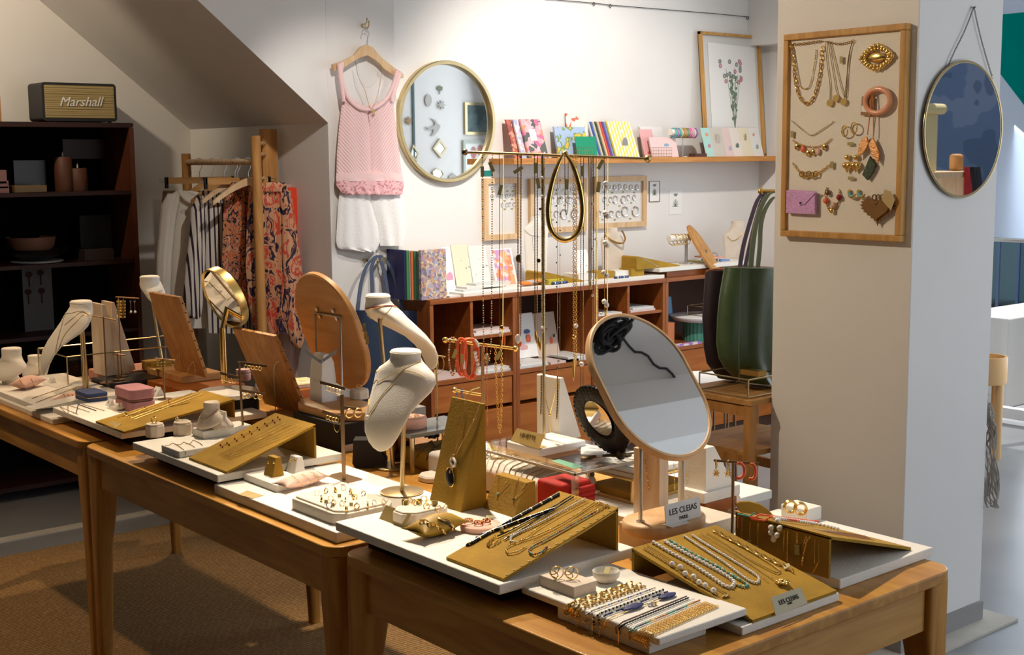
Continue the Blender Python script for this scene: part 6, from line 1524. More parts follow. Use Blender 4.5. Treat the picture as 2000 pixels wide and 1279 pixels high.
# two bar stand in front of it
B = PZ(475,845,.80); topz = zat(467,705,B);
t = thing('earring_bar_stand','bronze earring stand with bars left and right, middle table','display stand',B,'bronze earring stands')
mb = MB(); p0 = PF(467,707,B); mb.tube([(B.x,B.y,.80),(p0.x,p0.y,p0.z)],.0035,8); mb.build('post',m_bronze,t); mb = MB(); mb.cyl((B.x,B.y,.80),(B.x,B.y,.803),.03,20); mb.build('base',m_bronze,t)
fB2 = lambda x,y,e=0: PF(x,y,B,(e or 0))
for (xa,ya,xb,yb) in ((467,708,522,715),(430,728,470,738),(470,762,518,770)): p,q = fB2(xa,ya),fB2(xb,yb); mb = MB(); mb.obox((p+q)/2,(q-p)/2,V3((0,0,.0035)),VH*.0015); mb.build('arm',m_bronze,t)
earr(6,[(480,716),(487,717),(494,718),(501,719),(508,720)],fB2,'%s gold hoop on the upper arm before peg board','hoops before the peg board',.005)
earr(6,[(436,739),(443,741),(450,743),(457,744)],fB2,'%s gold hoop on the left arm over marble disc','hoops before the peg board',.006)
earr(6,[(478,772),(485,773),(500,774),(508,775)],fB2,'%s gold hoop on the lower arm before peg board','hoops before the peg board',.007)
# brass glass case beside
edge = slab('brass_case',None,None,(448,800),(455,815),(500,805),TZ,.80,m_velvetd,zr=TZ); tag(edge,'brass and mirror glass box behind the small bust','box')
# pillow of bracelets with tiny bars far side, table 2 back: pink tray of chains
pt = slab('chain_tray','tray of fine gold chains between peg board and gift bag','tray',(540,752),(565,762),(622,750),.83,.845,m_beige,zr=.83)
bk2 = slab('walnut_riser','dark riser below the tray of fine gold chains','riser',(545,756),(568,764),(620,752),TZ,.83,m_drawer,zr=.83)
fpt = on(pt,.0015)
for i in range(5): jewel('bracelet','thin gold chain on the far chain tray, %s row' % ['rear','second','middle','fourth','front'][i],'bracelet',[(552+3*i,741+3*i),(600,739+3*i)],fpt,'chain',.0012,[m_gold],group='chains on the far chain tray')

# -- tray 3 things
z3 = .800
for i,(x,y,lb) in enumerate(((303,852,'beige octagonal ring box with a tall gold ring, left'),(357,848,'beige octagonal ring box tied with a bow, right'))):
    p = PZ(x,y,z3); t_,o1,o2 = octbox('ring_box',lb,p.x,p.y,z3,.050,.050,.038,m_beige,grp='beige ring boxes',yaw=.3)
    top = V3((p.x,p.y,z3+.040))
    if i == 0: ringobj('tall gold ring standing in the left beige ring box',top+V3((0,0,.006)),.008,.002,RH,(0,0,1),m_gold,m_gold)
    else:
        ringobj('small gold ring on the right beige ring box',top-RH*.014+V3((0,0,.003)),.005,.0009,RH,(0,0,1),m_gold,m_diam)
        t = thing('cream_bow','cream cord bow lying on the right beige ring box','bow',top); mb = MB(); [mb.torus(top+RH*sg*.008+V3((0,0,.001)),.008,.0012,RH,VH+V3((0,0,.2)),14,5,ry=.005) for sg in (-1,1)]; mb.build('loops',m_bust,t,smooth=60)
bsl = slab('white_block','white velour slab wrapped with three thin bracelets','display block',(313,882),(350,895),(405,880),z3,z3+.018,m_tray)
fbs = on(bsl,.0015)
for i,px in enumerate(([(322,862),(342,868),(362,882),(362,888)],[(344,858),(364,866),(380,874),(381,882)],[(362,856),(382,862),(395,870),(397,878)])):
    jewel('bracelet','%s thin chain bracelet round the white velour slab' % ['left','middle','right'][i],'bracelet',px,fbs,'chain',.0009,[m_gold2],group='bracelets on the white slab')
f4 = on(r4,.002); G4 = 'necklaces on the red bead ramp'
px = [(423,878),(433,872),(446,868),(461,860),(475,852),(490,846),(505,838),(520,830),(535,824),(545,818)]
t = thing('garnet_chain','gold chain carrying pairs of garnet beads on olive ramp','necklace',f4(460,860),G4)
jewel('chain','','',px,f4,'chain',.0008,[m_gold],parent=t)
for x,y in px[1:]:
    for d in (-2,2):
        p = f4(x+d,y+d); MB().sph(p,.0024,0,7,5).build('garnet',m_redb,t,smooth=60)
for i in range(6):
    s_ = i/5; a = (426+22*s_,889+10*s_); b_ = (548+55*s_,826+9*s_)
    jewel('necklace','%s fine gold chain below the garnet chain on olive ramp' % ['first','second','third','fourth','fifth','sixth'][i],'necklace',[a,((a[0]+b_[0])/2,(a[1]+b_[1])/2+1),b_],f4,'links' if i == 2 else 'chain',.0014 if i == 2 else .0009,[m_gold],group=G4)
f5 = on(r5,.002)
for i in range(7):
    s_ = i/6; a = (228+34*s_,808+12*s_); b_ = (338+60*s_,762+8*s_)
    jewel('necklace','%s fine gold chain on the leftmost olive ramp' % ['first','second','third','fourth','fifth','sixth','seventh'][i],'necklace',[a,((a[0]+b_[0])/2,(a[1]+b_[1])/2),b_],f5,'links' if i in (2,4) else 'chain',.0013,[m_gold],group='necklaces on the leftmost ramp')
P = [f5(206,832),f5(219,824),f5(238,829),f5(226,838)]
if all(P): mb = MB(); mb.prism(P,(0,0,.0012)); tag(mb.build('brass_plaque',m_card),'blank brass plaque on the foot of leftmost ramp','plaque')
# tray 4 things
z4 = .800; f40 = on(tray4,.0015)
for i,(a,b_) in enumerate((((112,793),(152,810)),((128,790),(176,806)),((143,787),(188,803)),((160,790),(205,803)))):
    jewel('bracelet','%s bracelet from the left on the raised left tray' % ['first thin','second thin','third black bead','fourth thin'][i],'bracelet',[a,b_],f40,'beads' if i == 2 else 'chain',.0016 if i == 2 else .0009,[m_blackb if i == 2 else m_gold2],group='bracelets on the left tray',gap=1.5 if i == 2 else 1)
def tent(label,x,y,z,s=.022,grp='little white initial signs',ch='LF'):
    p = PZ(x,y,z); t = thing('initial_sign',label,'sign',p,grp)
    mb = MB(); e = V3((0,s*1.3,0)); a = p+V3((0,-s*.65,0)); mb.prism([a,a+V3((s*1.1,0,0)),a+V3((s*.7,0,s))],e); mb.build('block',m_white,t,bevel=.001)
    n_ = V3((-s,0,s*.7)).normalized(); text(ch,s*.4,p+V3((s*.35,0,s*.5))+n_*.0008,(0,-1,0),V3((s*.7,0,s)),m_ink,t,.0002)
tent('white initial sign beside the pink pillow at far left',95,748,.786); tent('white initial sign between navy box and ring cone',208,793,.800); tent('white card sign leaning by the leftmost olive ramp',298,774,.81,.03)
p = PZ(240,800,z4); t = thing('ring_cone','marbled ring cone lying down, full of gold rings','display stand',p)
mb = MB(); a = p+V3((-.02,.0,.012)); b_ = p+V3((.045,-.02,.012)); mb.tube([a,b_],[.012,.009],16); mb.build('roll',m_marble,t,smooth=50)
for k in range(5):
    q = a.lerp(b_,.1+.16*k); ringobj('gold ring on the ring cone, %s from its wide end' % ['first','second','third','fourth','fifth'][k],q,.0135,.0012,(b_-a).cross(V3((0,0,1))),(0,0,1),m_copper if k % 2 else m_gold,None,'rings on the ring cone')
# mauve jewellery box and navy box
t = thing('mauve_box','mauve velvet jewellery box behind the leftmost ramp','box',PZ(255,790,z4))
n_ = PZ(256,806,.80); x0,y0,x1,y1 = n_.x,n_.y,n_.x+.085,n_.y+.13; zt5 = PX(256,764,x0).z
for nm,za_,zb_2,k,mm in (('lower_half',.80,.80+(zt5-.80)*.42,0,m_mauve),('zip_band',.80+(zt5-.80)*.42,.80+(zt5-.80)*.55,.003,mat('mauve_dark',(.20,.08,.06),.7)),('lid',.80+(zt5-.80)*.55,zt5,0,m_mauve)):
    mb = MB(); mb.prism([(x,y,za_) for x,y in rrect(x0+k,y0+k,x1-k,y1-k,.018,5)],(0,0,zb_2-za_)); mb.build(nm,mm,t,bevel=.003)
t = thing('navy_box','small navy velvet box with gold zip, far left','box',PZ(188,785,.79))
a,n_,b_ = PZ(167,775,.80),PZ(172,787,.80),PZ(207,780,.80); x0,y0,x1,y1 = n_.x,n_.y,b_.x,a.y+.0
y1 = max(y1,y0+.05)
for nm,za_,zb_2,mm in (('lower_half',.80,.812,m_navy),('zip',.812,.815,m_gold2),('lid',.815,.828,m_navy)):
    mb = MB(); mb.prism([(x,y,za_) for x,y in rrect(x0,y0,x1,y1,.010,4)],(0,0,zb_2-za_)); mb.build(nm,mm,t,bevel=.002)
# far left pillows, sloped chain card
pl1,po1 = pillow('bracelet_pillow','dusty pink pillow with thin bracelets at far left',PZ(55,758,.786),.786,.065,.036,.022,radians(35),m_pink)
pl2,po2 = pillow('bracelet_pillow','dusty pink pillow with gold bangles behind raised left tray',PZ(138,790,.768),.768,.060,.026,.020,radians(12),m_pink)
for i,(po,px,lb) in enumerate(((po1,[(38,742),(44,750),(48,758),(50,766)],'gold bracelet round the far left dusty pink pillow'),(po1,[(60,740),(64,748),(67,758)],'second gold bracelet on far left dusty pink pillow'),(po2,[(124,770),(128,778),(130,790)],'left gold bangle on the second dusty pink pillow'),(po2,[(132,770),(137,778),(140,790)],'middle gold bangle on the second dusty pink pillow'),(po2,[(140,770),(145,778),(150,788)],'right gold bangle on the second dusty pink pillow'))):
    jewel('bracelet',lb,'bracelet',px,on(po,.002),'chain',.0014,[m_gold],group='bracelets on pillows')
a,n_,b_ = PZ(50,787,.786),PZ(75,800,.786),PZ(168,762,.786)
t = thing('chain_board','low sloping grey board with two gold chains, far left','display stand',n_)
x0,x1 = n_.x-.01,n_.x+.20; y0 = n_.y+.01; y1 = y0+.075
ocb = MB().prism([(x0,y0,.786),(x1,y0,.786),(x1,y0,.806)],(0,y1-y0,0)).build('board',m_tray,t); fcb = on(ocb,.0015)
for i,(a,b_) in enumerate((((62,779),(140,752)),((70,787),(155,755)))): jewel('necklace',['upper gold chain on the sloping grey board','lower gold chain on the sloping grey board'][i],'necklace',[a,b_],on([ocb,slab5,tray5],.0015),'chain',.0012,[m_gold2],group='chains on the sloping board')
# brass and glass vitrine with two small busts and pink box at far left
g0 = PZ(62,742,.80); Vx0,Vy0 = 1.75,4.62
t = thing('glass_vitrine','long brass edged glass vitrine at the back left of tables','display case',(2.0,4.75,TZ))
v0 = PZ(62,748,TZ);
a = V3((1.70,4.50,TZ)); b_ = V3((2.20,4.78,.885)); edgebox(t,a,b_,.0024,m_brass);
MB().box((a.x,a.y,TZ),(b_.x,b_.y,TZ+.012)).build('floor_panel',mat('vitrine_floor',(.42,.30,.20),.6),t);
for (p,q) in (((a.x,a.y,TZ+.01),(b_.x,a.y+.002,.885)),((a.x,a.y,TZ+.01),(a.x+.002,b_.y,.885))): MB().box(p,q).build('pane',m_glass,t)
for i,(x,y,rr_) in enumerate(((68,694,13),(22,680,18))):
    Bq = V3((1.90,4.7,TZ+.012)) if i == 0 else V3((1.62,4.93-.05,.786)); Bq = PZ(x,[741,748][i],Bq.z)
    bb_ = bust(['small cream bust inside the glass vitrine','cream bust cut by the left photo edge'][i],Bq,(x,y),rr_,radians(200),rings=short,post=False)
    MB().lathe(Bq,[(.03,0),(.032,.01),(.024,.03),(.02,max(.035,zat(x,y+rr_*1.4,Bq)-Bq.z)),(.001,max(.036,zat(x,y+rr_*1.4,Bq)-Bq.z))],24).build('foot',m_bust,bb_[0],smooth=60)
pb0 = PY(120,715,4.72); o = MB().box((1.86,4.56,TZ+.012),(2.12,4.72,TZ+.05)).build('pink_case',mat('pink_case',(.55,.25,.18),.6),bevel=.006); tag(o,'flat salmon pink case inside the glass vitrine','box')
# marbled wood A stands
def astand(label,pts,zb,m):
    """front face left-bottom px, front near-bottom px, right-bottom px, top y, front top near px"""
    (lx,ly),(nx,ny),(rx,ry),(tx,ty) = pts; l,n,r = PZ(lx,ly,zb),PZ(nx,ny,zb),PZ(rx,ry,zb)
    zt_ = PX(tx,ty,n.x).z;
    o = MB().prism([(n.x,n.y,zb),(r.x,n.y,zb),(n.x+.012,n.y,zt_),(n.x,n.y,zt_)],(0,l.y-n.y,0)).build('necklace_easel',m,bevel=.0015); return tag(o,label,'display stand','marbled wood easels')
m_mw = wood('marbled_wood',(.56,.44,.31),(.70,.60,.46),'z',7,.7)
kb = slab('black_riser','black glass riser below the marbled wood easel','riser',(180,740),(215,752),(300,735),TZ,.796,m_black,zr=.79)
astand('taller marbled pale wood easel right of leftmost bust',((182,728),(206,735),(248,728),(206,596)),.797,m_mw)
o = astand('second marbled wood easel just behind the taller one',((206,722),(224,728),(262,722),(224,592)),.797,m_mw)
# T bar stands among them
for k,(bx_,by_,xt_,yt_,xa,ya,xb,yb) in enumerate(((208,748,205,618,182,617,226,625),(238,735,234,580,226,580,272,583),(322,780,318,700,302,700,342,704),(232,742,228,690,220,690,245,694))):
    Bq = PZ(bx_,by_,.797 if k in (0,1,3) else .80);
    t = thing('earring_bar_stand',['tall bronze T bar before the taller marbled easel','bronze T bar with gold leaf earring left of bust','low bronze T bar before the leaning left plank','lowest bronze T bar beside the marbled easel'][k],'display stand',Bq,'bronze earring stands')
    zt_ = zat(xt_,yt_,Bq); MB().tube([Bq,(Bq.x,Bq.y,zt_)],.0028,8).build('post',m_bronze,t); MB().tube([PF(xa,ya,Bq),PF(xb,yb,Bq)],.0024,8).build('bar',m_bronze,t)
    MB().cyl(Bq,Bq+V3((0,0,.003)),.022,20).build('base',m_bronze,t)
    if k == 1:
        tt = thing('leaf_earring','gold leafy branch earring hanging from bronze T bar','earring',PF(236,600,Bq)); mb = MB()
        for cx_ in (232,241):
            mb.tube([PF(cx_,584,Bq,.004),PF(cx_,622,Bq,.004)],.0008,4)
            for y in range(590,622,6):
                for sg in (-1,1): q = PF(cx_+sg*3,y-1,Bq,.004); mb.sph(q,.0045,0,6,4,(.6,.6,1.1))
        mb.build('leaves',m_gold,tt,smooth=60)
        earr(2,[(255,588),(263,588)],lambda x,y,e=0: PF(x,y,Bq,.004),'%s long silver drop right of the gold leaf earring','silver drops on the T bar',.013,'drop',m_silver)
    else: earr(3,[(xa+6+i*7,ya+6) for i in range(3)] if k else [(xa+4,ya+3)],lambda x,y,e=0,Bq=Bq: PF(x,y,Bq,.004),'%s small gold earring on '+['the tall T bar by marbled easel','','the low T bar by plank','the lowest T bar by marbled easel'][k],'tiny gold earrings on T bars',.004,'drop')
# velvet cube with watch-like earrings
vb = slab('velvet_cube','ochre velvet cube with two gold earrings behind T bar','display block',(272,722),(300,728),(330,722),.80,.835,m_velvetd,zr=.80)
# starfish ornament on low pole
p = PZ(305,722,.82); t = thing('starfish','small gold starfish ornament before the velvet cube','ornament',p); mb = MB()
for k in range(5): a = k*2*pi/5; mb.tube([p+V3((0,0,.003)),p+V3((.028*cos(a),.028*sin(a),.002))],[.005,.001],6)
mb.build('arms',m_gold,t,smooth=60)

# -- second T stand with coral necklaces, behind the easel
B = PZ(945,932,TZ); t = thing('bracelet_bar_stand','brass T stand with two bars behind olive easel','display stand',B)
fC = lambda x,y,e=0: PF(x,y,B,(e or 0))
pa,pb = fC(870,664),fC(1007,681); zt_ = zat(938,673,B); MB().tube([B,(B.x,B.y,zt_)],.0045,10).build('pole',m_brass,t,smooth=60)
MB().tube([pa,pb],.0042,10).build('crossbar',m_gold,t,smooth=60); MB().sph(pa,.008,0,12,8).build('end_ball',m_gold,t,smooth=60); MB().sph(pb,.008,0,12,8).build('end_ball',m_gold,t,smooth=60)
pc,pd = fC(888,762),fC(940,771); MB().tube([pc,pd],.0038,10).build('lower_bar',m_gold,t,smooth=60); MB().sph(pc,.008,0,12,8).build('end_ball',m_gold,t,smooth=60)
MB().cyl(B,B+V3((0,0,.004)),.05,30).build('base',m_brass,t,smooth=40)
GB = 'bracelets on the coral bar'
bxy = lambda x: 664+(x-870)*17/137
def loop(label,x0,x1,yb,s_,r,mats,cyc=None,gap=1,bulge=6,off=.005):
    px = [(x0,bxy(x0)-3),(x0-bulge*.4,(bxy(x0)+yb)/2-8),(x0,yb-14),((x0+x1)/2,yb),(x1,yb-14),(x1+bulge*.4,(bxy(x0)+yb)/2-8),(x1,bxy(x1)-3),((x0+x1)/2,bxy(x0)-7),(x0,bxy(x0)-3)]
    jewel('bracelet',label,'bracelet',px,lambda x,y,e=0: fC(x,y,off),s_,r,mats,cyc,GB,gap)
loop('pearl and gold bracelet hanging leftmost on the coral bar',879,890,733,'beads',.0030,[m_pearl,m_copper],[0,1,1,1],1.1)
loop('left coral bead bracelet on the brass bar',895,908,734,'discs',.0042,[m_coral])
loop('middle coral bead bracelet on the brass bar',904,926,738,'discs',.0042,[m_coral],off=.010)
loop('right coral bracelet with white pearls on one side',908,932,740,'discs',.0040,[m_coral,m_pearl],[0]*14+[1]*6,off=.014)
mb = MB(); [mb.sph(fC(x,y,.018),.0052,0,8,5) for x,y in ((928,689),(929,696),(931,703),(933,711),(934,719))]; tag(mb.build('pearl_row',m_pearl,smooth=80),'five white pearls on the right coral bracelet','bead',GB)
jewel('necklace','orange bead strand hanging down behind the olive easel','necklace',[[(946,672),(945,720),(944,800)],[(951,673),(951,740),(952,830)]],lambda x,y,e=0: fC(x,y,.004),'beads',.0018,[m_coral,m_copper],[0,1],GB,1.1)
jewel('necklace','gold paperclip chain doubled from the right of brass bar','necklace',[[(968,677),(969,740),(974,830),(977,846)],[(979,678),(980,740),(978,830),(977,846)]],lambda x,y,e=0: fC(x,y,.004),'links',.0026,[m_gold],group=GB)
for i,(x,y,a) in enumerate(((888,691,.4),(903,701,0),(951,700,0),(974,694,.5))):
    c_ = fC(x,y,.022); u = RH*cos(a)-V3((0,0,sin(a))); v = RH*sin(a)+V3((0,0,cos(a))); tag(MB().obox(c_,u*.0045,v*.012,VH*.0006).build('price_tag',m_tag),['slanting olive tag on the left of coral bracelets','upright olive tag in front of the coral bracelets','olive tag on the orange bead strand','slanting tag on the gold paperclip chain'][i],'price tag','olive tags on the coral bar')
jewel('bracelet','pale blue grey bracelet hanging from the lower brass bar','bracelet',[(892,764),(890,785),(884,805),(892,822)],lambda x,y,e=0: fC(x,y,.004),'cord',.0020,[m_silver],group=GB); jewel('bracelet','violet knotted charm on the lower brass bar','bracelet',[(903,760),(901,770),(906,780)],lambda x,y,e=0: fC(x,y,.006),'beads',.0034,[m_greyb,m_blueb],[0,1],GB)
jewel('bracelet','yellow green bow ribbon tied on the lower brass bar','bracelet',[(915,775),(918,764),(928,760),(938,757)],lambda x,y,e=0: fC(x,y,.006),'cord',.0020,[m_tag],group=GB)

# -- right tray: hoops, T bar with orange hoops, bracelets
zR = .770
B = PZ(1430,1058,zR); t = thing('earring_bar_stand','thin dark T bar with orange and gold hoops at right','display stand',B,'bronze earring stands')
zt_ = zat(1430,902,B); MB().tube([B,(B.x,B.y,zt_)],.0032,8).build('post',m_bronze,t); MB().tube([PF(1394,899,B),PF(1482,906,B)],.0028,8).build('bar',m_bronze,t); MB().box((B.x-.03,B.y-.03,B.z),(B.x+.03,B.y+.03,B.z+.003)).build('base',m_bronze,t)
fD = lambda x,y,e=0: PF(x,y,B,(e or 0))
for i,(cx_,cy_,w_) in enumerate(((1443,919,10),(1468,921,7))):
    c_ = fD(cx_,cy_,.004); t = thing('hoop_earring',['left orange beaded hoop on the thin dark T bar','right orange beaded hoop on the thin dark T bar'][i],'earring',c_,'orange hoops')
    mb = MB()
    for k in range(22): a = -1.9+k*.17+(0 if i == 0 else 0); mb.sph(c_+RH*.012*cos(a)*w_/10+V3((0,0,.016*sin(a))),.0036,0,7,5)
    mb.build('beads',m_coral,t,smooth=60); MB().torus(c_+V3((0,0,.016)),.004,.0008,RH,(0,0,1),12,4).build('hook',m_gold,t)
for i,x in enumerate((1399,1422)):
    c_ = fD(x,907,.004); t = thing('hoop_earring',['left gold star drop hoop on thin dark T bar','right gold star drop hoop on thin dark T bar'][i],'earring',c_,'gold star hoops')
    MB().torus(c_,.006,.0012,RH*.4+VH,(0,0,1),16,5,ry=.009).build('hoop',m_gold,t,smooth=60); mb = MB(); [mb.tube([c_-V3((0,0,.018)),c_-V3((0,0,.018))+RH*.008*cos(a)+V3((0,0,.010*sin(a)))],[.0025,.0005],5) for a in [k*pi/4 for k in range(8)]]; mb.build('star',m_gold,t)
wbb = slab('cream_block','cream block with two ribbed gold cuff earrings, right tray','display block',(1528,1008),(1575,1022),(1600,1012),zR,zR+.030,m_bust,zr=zR)
p = PZ(1553,999,zR+.03);
for i,(x,y) in enumerate(((1543,1002),(1563,1006))):
    c_ = PZ(x,y,zR+.03); c_.z = zR+.03+.0145; t = thing('cuff_earring',['left ribbed gold cuff earring on the cream block','right ribbed gold cuff earring on the cream block'][i],'earring',c_,'gold cuffs'); mb = MB()
    for k in range(4): mb.torus(c_+VH*(k-1.5)*.0035,.0125,.0020,RH,(0,0,1),24,6)
    mb.build('cuff',m_gold,t,smooth=60)
# bracelets lying on the white tray at its back left
fR = on(trayR,.002)
for i in range(9):
    a = (1392+3*i,975+8*i); b_ = (1420+6*i,968+8.5*i)
    jewel('bracelet','%s of the fine bracelets laid left on the right tray' % ['rearmost','second','third','fourth','fifth','sixth','seventh','eighth','frontmost'][i],'bracelet',[(1388,985+7*i),(1430,1000+6.0*i)],lambda x,y,e=0: PZ(x,y,zR+.002),'links' if i == 8 else 'beads',.0030 if i == 8 else .0016,[[m_gold,m_copper,m_coral,m_silver,m_gold2][i % 5],m_pearl],[0,0,1],'fine bracelets on the right tray')
t = thing('velvet_mask','olive velvet eye shaped pad leaning behind coral ramp','ornament',PZ(1480,1000,zR))
Bq = PZ(1475,1010,zR); P = [PF(x,y,Bq) for x,y in ((1436,985),(1446,980),(1465,980),(1485,985),(1500,995),(1512,1008),(1490,1012),(1460,1008),(1446,1000))]; mb = MB(); mb.prism(P,VH*.010); mb.build('pad',m_velvetd,t,bevel=.002)
# white wedge stand behind the mirror base + white shelf slab
l,n = PZ(1312,1000,.80),PZ(1356,1012,.775)
t = thing('necklace_easel','cream easel with pearl drops right behind the oblong mirror','display stand',PZ(1370,990,.775))
n = PZ(1370,1000,.772); zt_ = zat(1330,870,n);
x0 = n.x-.01; y0 = n.y-.02
MB().prism([(x0,y0,.772),(x0+.135,y0,.772),(x0+.03,y0,zt_+.0),(x0,y0,zt_)],(0,.085,0)).build('body',m_bust,t,bevel=.003)
for i,(x,y0_,y1_) in enumerate(((1316,905,960),(1341,925,945),(1300,900,990))):
    jewel('necklace',['gold chain with pearls at left behind mirror posts','short pearl drop chain behind the mirror posts','amber drop chain leftmost behind the mirror posts'][i],'necklace',[(x,y0_),(x+2,y1_)],lambda a,b,e=0: PX(a,b,x0-.003),'beads',.0013,[m_gold,m_pearl],[0,0,0,1],'chains behind the mirror posts',1.4)
t = thing('marbled_panel','pale marbled wood easel with amber pendant behind mirror post','display stand',PZ(1262,1000,.772))
n = PZ(1268,1012,.772); zt_ = zat(1262,880,n); MB().box((n.x,n.y-.03,.772),(n.x+.03,n.y+.05,zt_)).build('panel',m_mw,t,bevel=.002)
jewel('necklace','gold necklace with amber drops left behind the mirror post','necklace',[[(1258,880),(1260,900),(1264,925),(1268,960)]],lambda a,b,e=0: PX(a,b,n.x-.004),'beads',.0022,[m_gold,m_copper],[0,1,1],None,1.2)
o = slab('white_block','white block projecting right of the mirror with a clip','display block',(1360,965),(1375,985),(1420,960),.80,.825,m_tray,zr=.80); o = slab('walnut_riser','brown riser below the projecting white block','riser',(1362,968),(1378,984),(1416,962),.772,.80,m_drawer,zr=.80)
# -- back cabinets
YC = 4.80
ux = [PY(839,600,YC).x,PY(1008,600,YC).x,PY(1163,600,YC).x,PY(1300,600,YC).x,PY(1480,600,YC).x+.2]
ztp = PY(1000,572,YC).z; zfl = PY(1005,724,YC).z; zg = PY(1000,788,YC).z; th = .02
YK = YB-.004
def unit(i,label,divs,shelves):
    x0,x1 = ux[i]+.001,ux[i+1]-.001; t = thing('teak_cabinet',label,'cabinet',((x0+x1)/2,(YC+YK)/2,0),'teak cabinets along the back wall')
    for x in (x0,x1-th): MB().box((x,YC,0),(x+th,YK,ztp-th)).build('side_panel',wood('side_teak%d' % len(MATS),(.24,.06,.010),(.33,.10,.016),'z',8,.5),t)
    MB().box((x0,YC-.004,ztp-th),(x1,YK,ztp)).build('top_panel',m_cab,t)
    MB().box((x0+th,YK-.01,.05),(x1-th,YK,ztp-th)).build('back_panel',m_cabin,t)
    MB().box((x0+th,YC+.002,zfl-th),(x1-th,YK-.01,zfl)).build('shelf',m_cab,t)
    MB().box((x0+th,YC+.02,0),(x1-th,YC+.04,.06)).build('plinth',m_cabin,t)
    for d in divs: MB().box((d-.008,YC+.002,zfl),(d+.008,YK-.01,ztp-th)).build('divider',m_cab,t)
    for (a,b_,z) in shelves: MB().box((a,YC+.006,z-.014),(b_,YK-.01,z)).build('shelf',m_cab,t)
    for z0,z1 in ((.065,zg-.014),(zg+.006,zfl-th-.004)):
        MB().box((x0+th+.002,YC+.006,z0),(x1-th-.002,YC+.35,z1)).build('drawer',m_drawer,t,bevel=.002)
    return t
d1 = PY(922,650,YC).x; d3 = PY(1228,600,YC).x; zsh = PY(950,655,YC).z; zs3 = PY(1250,610,YC).z
unit(0,'leftmost teak cabinet, two open bays over two drawers',[d1],[(d1+.008,ux[1]-th,zsh)])
unit(1,'second teak cabinet with leaning art prints on its shelf',[],[])
unit(2,'third teak cabinet half hidden by the oblong mirror',[d3],[(ux[2]+th,d3-.008,zs3),(d3+.008,ux[3]-th,zs3)])
unit(3,'rightmost teak cabinet behind the green tote bag',[],[])
def Bx(name,label,cat,xa,xb,Ya,Yb_,z0,z1,m,group=None,bev=0):
    return tag(MB().box((PY(xa,550,Ya).x,Ya,z0),(PY(xb,550,Ya).x,Yb_,z1)).build(name,m,bevel=bev),label,cat,group)
def lean(name,label,cat,xl,xr,yt,yb,Y0,lz,m,th=.004,group=None,z0=None,parts=None):
    """flat thing leaning back: bottom edge at Y0, top further back by lz; pixel left/right read at the bottom"""
    a,b_ = PY(xl,yb,Y0),PY(xr,yb,Y0); z = z0 if z0 is not None else a.z; zt_ = PY((xl+xr)/2-lz*180,yt,Y0+lz).z
    mb = MB(); mb.hexa([(a.x,Y0,z),(b_.x,Y0,z),(b_.x,Y0+lz,zt_),(a.x,Y0+lz,zt_),(a.x,Y0+th,z+.001),(b_.x,Y0+th,z+.001),(b_.x,Y0+lz+th,zt_+.001),(a.x,Y0+lz+th,zt_+.001)])
    o = mb.build(name,m); tag(o,label,cat,group); return o,lambda u,v: V3((a.x+(b_.x-a.x)*u,Y0+lz*v-.0015,z+(zt_-z)*v))
# inside the cabinets
g = 'stacked magazines in the cabinets'
k = 0
for (xa,xb,z0,n,lb) in ((925,1000,zsh,2,'middle shelf of the first cabinet'),(925,998,zfl,2,'lower floor of the first cabinet'),(842,910,zfl,1,'left bay of the first cabinet'),(1012,1070,zfl,2,'left below the bird print'),(1075,1130,zfl,1,'below the red figures print'),(1105,1155,zfl,2,'right side of second cabinet'),(1232,1280,zs3,2,'right shelf of third cabinet'),(1168,1215,zs3,1,'left shelf of third cabinet')):
    for j in range(n):
        Bx('magazine','%s magazine lying on the %s' % (['lower','upper'][j],lb),'magazine',xa+j*4,xb-j*3,YC+.02+.01*j,YC+.24,z0+.011*j+.0002,z0+.011*(j+1),mat('magazine_white%d' % (k % 3),[(.72,.70,.66),(.66,.52,.48),(.60,.62,.60)][k % 3],.6),g); k += 1
def figs(o,fn,spec):
    for (u,v,w,h,col,nm) in spec:
        c = fn(u,v); mb = MB(); mb.sph(c,1,0,10,6); mb.v = [c+V3(((p.x-c.x)*w,(p.y-c.y)*.0008,(p.z-c.z)*h)) for p in mb.v]; mb.build(nm,mat('print_%s' % nm+str(hash(col) % 997),col,.7),o)
o,fn = lean('art_print','print of dark haired figure in orange leaning in cabinet','print',1012,1052,612,698,YC+.16,.05,m_white,z0=zfl+.024); figs(o,fn,[(.6,.58,.022,.014,(.08,.11,.25),'blue_head'),(.62,.38,.016,.035,(.80,.16,.08),'red_shape'),(.35,.22,.028,.020,(.75,.42,.42),'pink_shape')])
o,fn = lean('art_print','beige print of small red figures leaning in cabinet','print',1052,1094,610,694,YC+.17,.05,mat('beige_paper',(.62,.50,.40),.8),z0=zfl+.013); figs(o,fn,[(.45,.62,.022,.008,(.45,.22,.14),'brown_hill'),(.35,.28,.008,.020,(.70,.10,.06),'red_figure'),(.68,.32,.010,.028,(.78,.12,.07),'red_dress'),(.85,.45,.008,.010,(.1,.08,.1),'dark_tree')])
